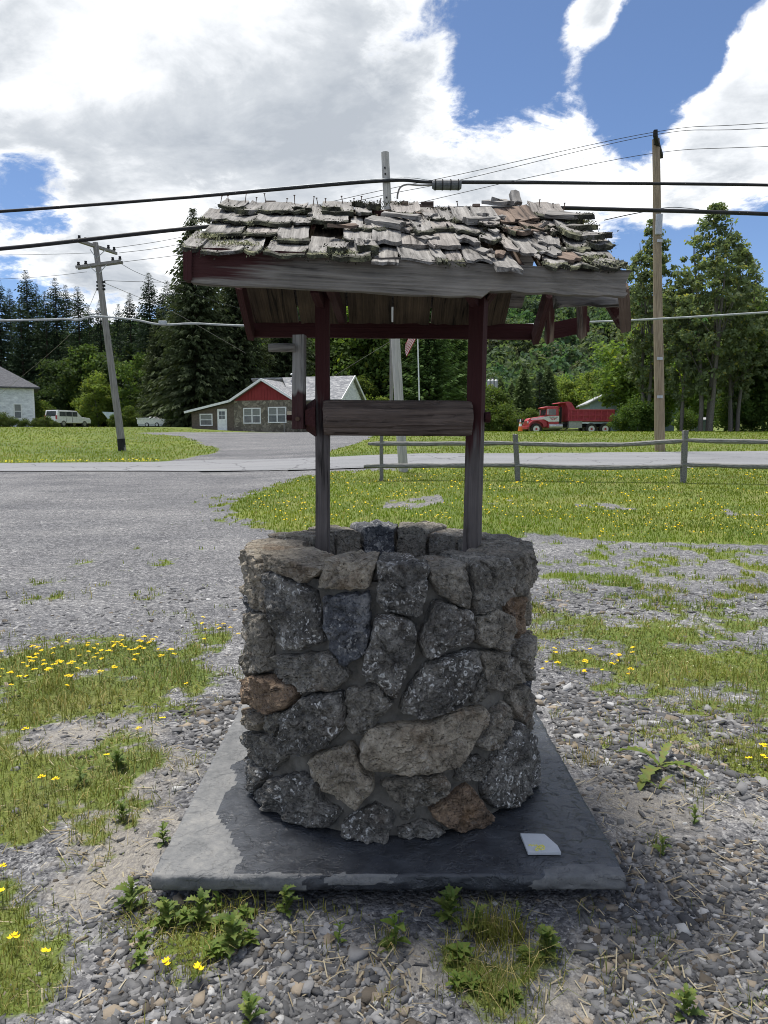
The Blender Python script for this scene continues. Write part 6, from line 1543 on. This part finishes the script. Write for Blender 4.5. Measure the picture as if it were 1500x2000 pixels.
# ------------------------------------------------------------------ trees
def bark(name, lo, hi): return flat(name, lo, hi, 6, .95, .1, .5, 0, (6, 6, 1))
M_BARK = bark('grey bark', (.075, .068, .06), (.18, .165, .145)); M_BARKD = bark('dark bark', (.03, .025, .02), (.075, .062, .05))
def foliage(name, trans): return tint_mat(name, .75, trans, .15)
M_FOL = foliage('leaves', .42); M_NEED = foliage('needles', .22)
def leafcloud(P, N, size, col_, rs_):
    """rhombic leaves at points P with facing N"""
    n = len(P); a = rs_.normal(size=(n, 3)); U = np.cross(N, a); U /= np.linalg.norm(U, axis=1, keepdims=True)+1e-9; V2 = np.cross(N, U); V2 /= np.linalg.norm(V2, axis=1, keepdims=True)+1e-9
    s = size[:, None]; V = np.stack([P-U*s, P-V2*s*.6, P+U*s, P+V2*s*.6], 1)
    return V.reshape(-1, 3), np.repeat(col_, 4, 0)
def conifer(seed, H, R, base=.05, droop=.5, tone=(.028, .045, .018), dens=1.0, open_=.0, spray=.50, bright=.3):
    rs_ = np.random.default_rng(seed); P = []; D = []; S = []; Cc = []
    z = base*H
    while z < H*.985:
        f = z/H; rad = R*((1-f)**.82)*(.78+.38*rs_.random())+.10; 
        if f < base+.1: rad *= .75
        nb2 = int((11+9*(1-f))*dens)+2
        for _ in range(nb2):
            if rs_.random() < open_: continue
            az = rs_.random()*6.283; L = rad*(.55+.55*rs_.random()); up = .15-.55*(1-f)*droop+rs_.normal()*.08
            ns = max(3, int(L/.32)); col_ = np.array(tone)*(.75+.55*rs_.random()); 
            for k in range(ns):
                g = (k+.6)/ns; r = L*g; zz_ = z+r*up-.10*droop*r*r/max(R, .1)+.12*(g**3)*L
                for _s in range(3):
                    sd = (rs_.random()-.5)*1.6; l = spray*(.55+.6*rs_.random())*(.80+.40*(1-f))*(1 if f < .86 else max(.35, (1-f)/.14))
                    dirx = math.cos(az+sd); diry = math.sin(az+sd)
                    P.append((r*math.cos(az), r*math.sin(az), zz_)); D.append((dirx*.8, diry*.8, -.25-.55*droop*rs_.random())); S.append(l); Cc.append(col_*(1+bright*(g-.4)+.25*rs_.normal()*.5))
        z += (.13+.36*(1-f))*H/20/ max(.6, dens)
    P = np.array(P); D = np.array(D); S = np.array(S); Cc = np.clip(np.array(Cc), .006, .5); n = len(P)
    side_ = np.cross(D, rs_.normal(size=(n, 3))); side_ /= np.linalg.norm(side_, axis=1, keepdims=True)+1e-9
    wd = (S*.16)[:, None]; E = D*S[:, None]
    V = np.stack([P, P+E*.45+side_*wd, P+E, P+E*.45-side_*wd], 1).reshape(-1, 3)
    crown = np_mesh('conifer_crown', V, np.arange(n*4).reshape(n, 4), False, np.repeat(Cc, 4, 0)); crown.materials.append(M_NEED)
    tr_ = G().tube([(0, 0, -.4), (0, 0, H*.3), (.05, 0, H*.7), (0, 0, H*.97)], [H*.014, H*.011, H*.006, .02], 9).mesh('trunk', smooth=True); tr_.materials.append(M_BARKD)
    return crown, tr_
def broadleaf(seed, H, W_, crown0=.25, nclump=60, nleaf=110, leaf=.2, tone=(.06, .10, .02), shape='round', trunks=1, cl_r=.17, spread=.3, bright=1.0, mat_trunk=None):
    rs_ = np.random.default_rng(seed); rr2 = random.Random(seed); C = []; ax = []
    zc0 = H*crown0
    for i in range(nclump):
        while True:
            p = rs_.uniform(-1, 1, 3)
            if (.12 if shape == 'poplar' else .30) < np.linalg.norm(p) < 1: break
        f = (p[2]+1)/2
        if shape == 'poplar': k = (math.sin(math.pi*min(1, (f*.86+.10)))**.75)*(1-.35*f)
        elif shape == 'bush': k = math.sqrt(max(0, 1-f*f*.9)); 
        else: k = 1.0
        if shape == 'poplar': x, y = p[0]*k, p[1]*k
        elif shape == 'bush': x, y = p[0]*k, p[1]*k
        else: x, y = p[0], p[1]
        C.append((x*W_/2, y*W_/2, zc0+(H-zc0)*(f*.97)+(0 if shape != 'round' else 0)))
    C = np.array(C); n = nclump*nleaf; ci = np.repeat(np.arange(nclump), nleaf)
    d = rs_.normal(size=(n, 3)); d /= np.linalg.norm(d, axis=1, keepdims=True); rad = rs_.random(n)**.45
    cr = W_*cl_r*(.6+.8*rs_.random(nclump))
    off = d*(rad*cr[ci])[:, None]*np.array([1, 1, .72]); P = C[ci]+off
    P[:, 2] = np.maximum(P[:, 2], .1)
    N = d*.6+rs_.normal(size=(n, 3))*.6+np.array([0, 0, .35]); 
    ct = (.72+.5*rs_.random(nclump))[ci]*(.85+.3*rs_.random(n)); col_ = np.array(tone)[None]*ct[:, None]*bright
    yk = rs_.random(n) < .06; col_[yk] *= np.array([1.7, 1.3, .8])
    V, Cv = leafcloud(P, N, leaf*(.6+.7*rs_.random(n)), col_, rs_)
    crown = np_mesh('leaf_crown', V, np.arange(n*4).reshape(n, 4), False, Cv); crown.materials.append(M_FOL)
    g = G()
    for k in range(trunks):
        a = k*2.1+rr2.uniform(0, 1); bx, by = (math.cos(a)*.35, math.sin(a)*.35) if trunks > 1 else (0, 0); tx, ty = math.cos(a)*spread*W_*.5, math.sin(a)*spread*W_*.5
        r0 = max(.05, H*.014*(.75 if trunks > 1 else 1)); pts_ = [Vector((bx, by, -.4))]; 
        for q in range(1, 8):
            f = q/7; pts_.append(Vector((bx+(tx-bx)*f**1.3+rr2.uniform(-.12, .12)*H*.04, by+(ty-by)*f**1.3+rr2.uniform(-.12, .12)*H*.04, H*.86*f)))
        g.tube(pts_, [r0*(1-.88*i/7) for i in range(8)], 9)
        for _ in range(9):
            f = rr2.uniform(.3, .95); b0 = pts_[min(6, int(f*7))]; c_ = C[rr2.randrange(nclump)]; c_ = Vector(c_)
            if c_.z < b0.z: continue
            m1 = b0.lerp(c_, .5)+Vector((0, 0, .05*H*rr2.uniform(-.3, .6))); g.tube([b0, m1, c_], [r0*.38*(1-f*.6), r0*.22*(1-f*.5), .015], 6)
    tr_ = g.mesh('trunk', smooth=True); tr_.materials.append(mat_trunk or M_BARK)
    return crown, tr_
def tree(proto, name, px, Y, s, label, cat='tree', group=None, rz=None, sz=None, dz=0):
    crown, trunk = proto; p = at(px, 848, Y); r = random.Random(int(px*7+Y)); z = gz(p.x, Y)
    o = thing(name, (p.x, Y, z-.05+dz), label, cat, group, r.uniform(0, 6.28) if rz is None else rz)
    o.scale = (s, s, sz or s*r.uniform(.96, 1.05))
    link('crown', crown, None, o, world=False); link('trunk', trunk, None, o, world=False); return o

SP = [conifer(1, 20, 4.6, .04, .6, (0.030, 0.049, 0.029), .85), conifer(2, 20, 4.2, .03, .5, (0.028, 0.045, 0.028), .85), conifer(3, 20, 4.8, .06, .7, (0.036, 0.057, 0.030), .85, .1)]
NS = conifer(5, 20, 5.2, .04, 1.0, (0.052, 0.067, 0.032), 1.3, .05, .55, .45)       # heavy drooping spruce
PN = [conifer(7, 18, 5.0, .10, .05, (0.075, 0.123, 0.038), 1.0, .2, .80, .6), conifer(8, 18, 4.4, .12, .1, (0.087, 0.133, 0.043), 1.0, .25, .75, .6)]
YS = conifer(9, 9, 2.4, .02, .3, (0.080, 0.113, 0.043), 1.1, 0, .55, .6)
BR = [broadleaf(11, 12, 8.5, .08, 60, 150, .24, (0.124, 0.189, 0.044)), broadleaf(12, 12, 8, .1, 60, 150, .24, (0.094, 0.149, 0.040)), broadleaf(13, 9, 7, .05, 55, 150, .2, (.150, .205, .048))]
BRD = broadleaf(14, 12, 9, .05, 60, 150, .24, (0.049, 0.078, 0.029))
PO = [broadleaf(21, 17, 8.0, .14, 330, 38, .155, (.15, .19, .095), 'poplar', 3, .058, .35), broadleaf(22, 17, 6.8, .16, 290, 36, .155, (.155, .195, .10), 'poplar', 2, .058, .3)]
BU = [broadleaf(31, 3, 3.6, .0, 46, 130, .10, (0.080, 0.133, 0.032), 'bush', 1, .19), broadleaf(32, 3, 3.4, .0, 46, 130, .10, (.085, .125, .03), 'bush', 1, .19)]
GR = broadleaf(35, 1.5, 2.4, .0, 40, 110, .07, (.075, .105, .032), 'bush', 1, .2)

def hs(px, ytop, Y, H):          # scale so that the top lands on the photo's skyline
    p = at(px, ytop, Y); return (p.z-gz(p.x, Y))/H
G1 = 'row of dark spruces behind the white house'
for i, (px, yt, Y) in enumerate(((-70, 540, 100), (-40, 560, 98), (-12, 545, 103), (10, 538, 99), (32, 556, 105), (52, 566, 98), (66, 533, 101), (84, 560, 106), (100, 572, 99), (121, 545, 101), (140, 562, 106), (163, 553, 98), (182, 580, 103))):
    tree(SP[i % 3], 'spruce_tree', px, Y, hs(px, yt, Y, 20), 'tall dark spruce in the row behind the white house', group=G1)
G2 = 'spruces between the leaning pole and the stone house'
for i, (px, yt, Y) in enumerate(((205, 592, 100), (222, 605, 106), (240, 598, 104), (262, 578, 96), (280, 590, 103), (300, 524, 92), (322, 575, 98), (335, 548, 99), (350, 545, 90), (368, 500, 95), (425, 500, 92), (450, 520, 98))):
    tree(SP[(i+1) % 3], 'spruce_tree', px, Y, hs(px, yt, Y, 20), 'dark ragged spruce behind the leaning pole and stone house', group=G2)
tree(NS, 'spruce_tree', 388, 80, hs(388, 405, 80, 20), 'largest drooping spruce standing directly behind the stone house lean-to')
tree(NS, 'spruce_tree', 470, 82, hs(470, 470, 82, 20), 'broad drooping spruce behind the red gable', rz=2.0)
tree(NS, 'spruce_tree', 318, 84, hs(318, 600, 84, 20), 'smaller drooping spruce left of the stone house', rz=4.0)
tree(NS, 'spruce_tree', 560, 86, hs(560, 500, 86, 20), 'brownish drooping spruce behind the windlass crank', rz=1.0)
for px, Y, yt, pr_, lab in ((70, 95, 745, BRD, 'dark broadleaf tree at the edge of the woods behind the white house'), (140, 95, 690, BRD, 'tall dark broadleaf tree before the spruces near the white vehicle'), (172, 96, 668, BR[1], 'mid green broadleaf tree left of the leaning pole'), (194, 90, 728, BR[2], 'rounded yellow green tree beside the leaning pole'), (240, 95, 660, BRD, 'dark broadleaf tree right behind the leaning pole'),
                       (285, 88, 690, BR[1], 'broadleaf tree behind the folded trailer'), (330, 86, 720, BRD, 'dark broadleaf tree by the lean-to'), (112, 94, 740, BRD, 'low dark tree behind the white vehicle'), (20, 97, 720, BRD, 'dark tree behind the white house roof'), (-40, 97, 700, BRD, 'dark tree at the far side of the white house')):
    tree(pr_, 'broadleaf_tree', px, Y, hs(px, yt, Y, 9 if pr_ is BR[2] else 12), lab)
for px, Y, yt, k, lab in ((610, 100, 560, 1, 'dark tree behind the ridge of the stone house'), (650, 104, 560, 0, 'green tree rising behind the stone house roof'), (690, 100, 560, 0, 'bright green tree behind the white gable end'), (735, 96, 590, 1, 'green tree behind the pale leaning pole'), (709, 90, 738, 2, 'small light green tree right of the white gable end'), (748, 86, 778, 2, 'low light green tree behind the slim dark pole')):
    tree(BR[k], 'broadleaf_tree', px, Y, hs(px, yt, Y, 12 if k < 2 else 9), lab)
G3 = 'white pines behind the flagpole'
for i, (px, yt, Y) in enumerate(((775, 570, 96), (800, 590, 90), (838, 560, 88), (868, 575, 92), (893, 610, 95), (905, 680, 98))):
    tree(PN[i % 2], 'pine_tree', px, Y, hs(px, yt, Y, 18), 'soft green white pine behind the flagpole', group=G3)
G4 = 'young conifers behind the dump truck'
for px, yt, Y in ((975, 735, 110), (998, 742, 112), (1021, 716, 104), (1052, 712, 104), (1069, 716, 106), (990, 760, 100)):
    tree(YS if px != 1052 else SP[0], 'conifer_tree', px, Y, hs(px, yt, Y, 9 if px != 1052 else 20), 'young conifer in the group behind the dump truck', group=G4)
for px, Y, yt, k, lab in ((1105, 108, 745, 2, 'pale green tree behind the dump bed'), (1135, 112, 738, 2, 'light green tree between the dump bed and the barn'), (1165, 106, 722, 2, 'tallest light green tree behind the barn'), (1195, 110, 740, 2, 'yellowish green tree beside the barn'), (1085, 116, 735, 2, 'pale green tree behind the truck cab'),
                       (1240, 80, 622, 0, 'olive green broadleaf tree left of the brown pole'), (1222, 88, 690, 1, 'olive broadleaf tree behind the broken roof corner'), (1275, 78, 640, 0, 'broadleaf tree directly behind the brown pole')):
    tree(BR[k], 'broadleaf_tree', px, Y, hs(px, yt, Y, 12 if k < 2 else 9), lab)
# tall poplars with several trunks
tree(PO[0], 'poplar_tree', 1378, 56, hs(1378, 372, 56, 17), 'tallest airy poplar with several trunks right of the brown pole', rz=.6)
tree(PO[1], 'poplar_tree', 1262, 60, hs(1262, 432, 60, 17), 'slender poplar left of the brown pole', rz=2.2)
tree(PO[1], 'poplar_tree', 1325, 57, hs(1325, 520, 57, 17), 'shorter poplar between the brown pole and the tallest one', rz=4.2)
tree(PO[0], 'poplar_tree', 1432, 58, hs(1432, 455, 58, 17), 'rounded poplar right of the tallest one', rz=3.3)
for px, Y, yt, k, lab in ((1490, 62, 560, 1, 'dark broadleaf tree right of the poplars'), (1560, 60, 540, 1, 'dark broadleaf tree further right of the poplars'), (1440, 68, 640, 1, 'shaded tree behind the poplar trunks'), (1390, 72, 650, 0, 'olive tree behind the small shed'), (1640, 62, 520, 0, 'broad tree at the end of the right hand woods')):
    tree(BR[k], 'broadleaf_tree', px, Y, hs(px, yt, Y, 12), lab)
# shrubs and rough growth
for px, Y, yt, k, lab in ((1245, 58, 772, 0, 'large dark green bush beside the dump bed'), (1215, 60, 800, 0, 'lower dark bush touching the truck wheels'), (1275, 59, 790, 0, 'dark bush at the foot of the brown pole'), (960, 62, 757, 1, 'tall green bush beside the right post of the well'), (985, 60, 790, 1, 'leafy bush left of the traffic cone'), (1036, 71, 800, 1, 'yellow green bush behind the truck hood'),
                       (1440, 60, 760, 0, 'dark undergrowth bush right of the small shed'), (1490, 60, 750, 0, 'dark bush under the right hand trees'), (1340, 62, 800, 0, 'low bush at the poplar trunks'), (865, 58, 815, 1, 'low bush beyond the road behind the windlass'), (820, 58, 825, 1, 'low shrub beyond the road beside the pale pole'), (790, 60, 830, 0, 'small dark shrub beyond the road'), (905, 60, 822, 1, 'low shrub left of the right post'),
                       (84, 81, 785, 1, 'bush at the corner of the white house'), (740, 62, 832, 0, 'small shrub at the drive edge'), (255, 82, 795, 1, 'pale shrub right of the leaning pole'), (225, 80, 808, 1, 'low pale shrub behind the leaning pole'), (350, 80, 790, 0, 'dark bush against the lean-to')):
    tree(BU[k], 'bush', px, Y, hs(px, yt, Y, 3), lab, 'bush')
for px, yt in ((5, 806), (25, 814), (50, 818), (72, 817), (92, 812), (108, 822), (-20, 800)):
    tree(GR, 'shrub', px, 70, hs(px, yt, 70, 1.5), 'unkempt shrub in the overgrown row before the white house', 'shrub', 'shrubs before the white house')
# ------------------------------------------------------------------ wooded hill behind everything
hx_ = np.linspace(-420, 520, 120); hy_ = np.linspace(150, 520, 60); HX, HY = np.meshgrid(hx_, hy_)
def hillz(x, y):
    ridge = 62*np.exp(-((x-70)/330.0)**2)+ (fbm(x*.006, y*.006, 33.)-.5)*22
    f = sstep(170, 400, y)*(1-.55*sstep(410, 520, y)); return Z(x, np.minimum(y, 150))+ridge*f-2
HZ_ = hillz(HX, HY); idx = np.arange(HX.size).reshape(HX.shape)
fc = np.stack([idx[:-1, :-1], idx[:-1, 1:], idx[1:, 1:], idx[1:, :-1]], -1).reshape(-1, 4)
m, t = new_mat('forest floor'); finish(t, ramp(t, noi(t, wcoord(t), .15, 5), [(.3, (.012, .022, .010)), (.7, (.03, .05, .018))]), .95)
put(link('wooded_hill', np_mesh('wooded_hill', np.stack([HX, HY, HZ_], -1).reshape(-1, 3), fc, True), m), kind='structure', label='wooded hill rising behind the houses')
rs_ = np.random.default_rng(77); nT = 2300
y = 180+250*rs_.random(nT); x = (rs_.random(nT)-.42)*y*1.1; x += 0
nl = 150; d = rs_.normal(size=(nT, nl, 3)); d /= np.linalg.norm(d, axis=2, keepdims=True); d[..., 2] = np.abs(d[..., 2])*1.0-.15
sz_ = (3.0+2.6*rs_.random(nT)); lump = 1+.22*np.sin(d[..., 0]*7+x[:, None])*np.cos(d[..., 1]*6+y[:, None])
P = d*(sz_[:, None]*lump*(.8+.2*rs_.random((nT, nl))))[..., None]*np.array([1, 1, 1.35])
P += np.stack([x, y, hillz(x, y)+sz_*.9], -1)[:, None, :]
N = d+.7*rs_.normal(size=d.shape)
tone = np.stack([.072+.040*rs_.random(nT), .115+.045*rs_.random(nT), .062+.016*rs_.random(nT)], -1)
cc = np.repeat(tone, nl, 0)*(.9+.2*rs_.random((nT*nl, 1)))
V, Cv = leafcloud(P.reshape(-1, 3), N.reshape(-1, 3), (.65+.6*rs_.random(nT*nl)), cc, rs_)
put(link('hill_forest', np_mesh('hill_forest', V, np.arange(len(V)).reshape(-1, 4), False, Cv), M_FOL), 'dense green forest covering the far hill', 'forest', kind='stuff')
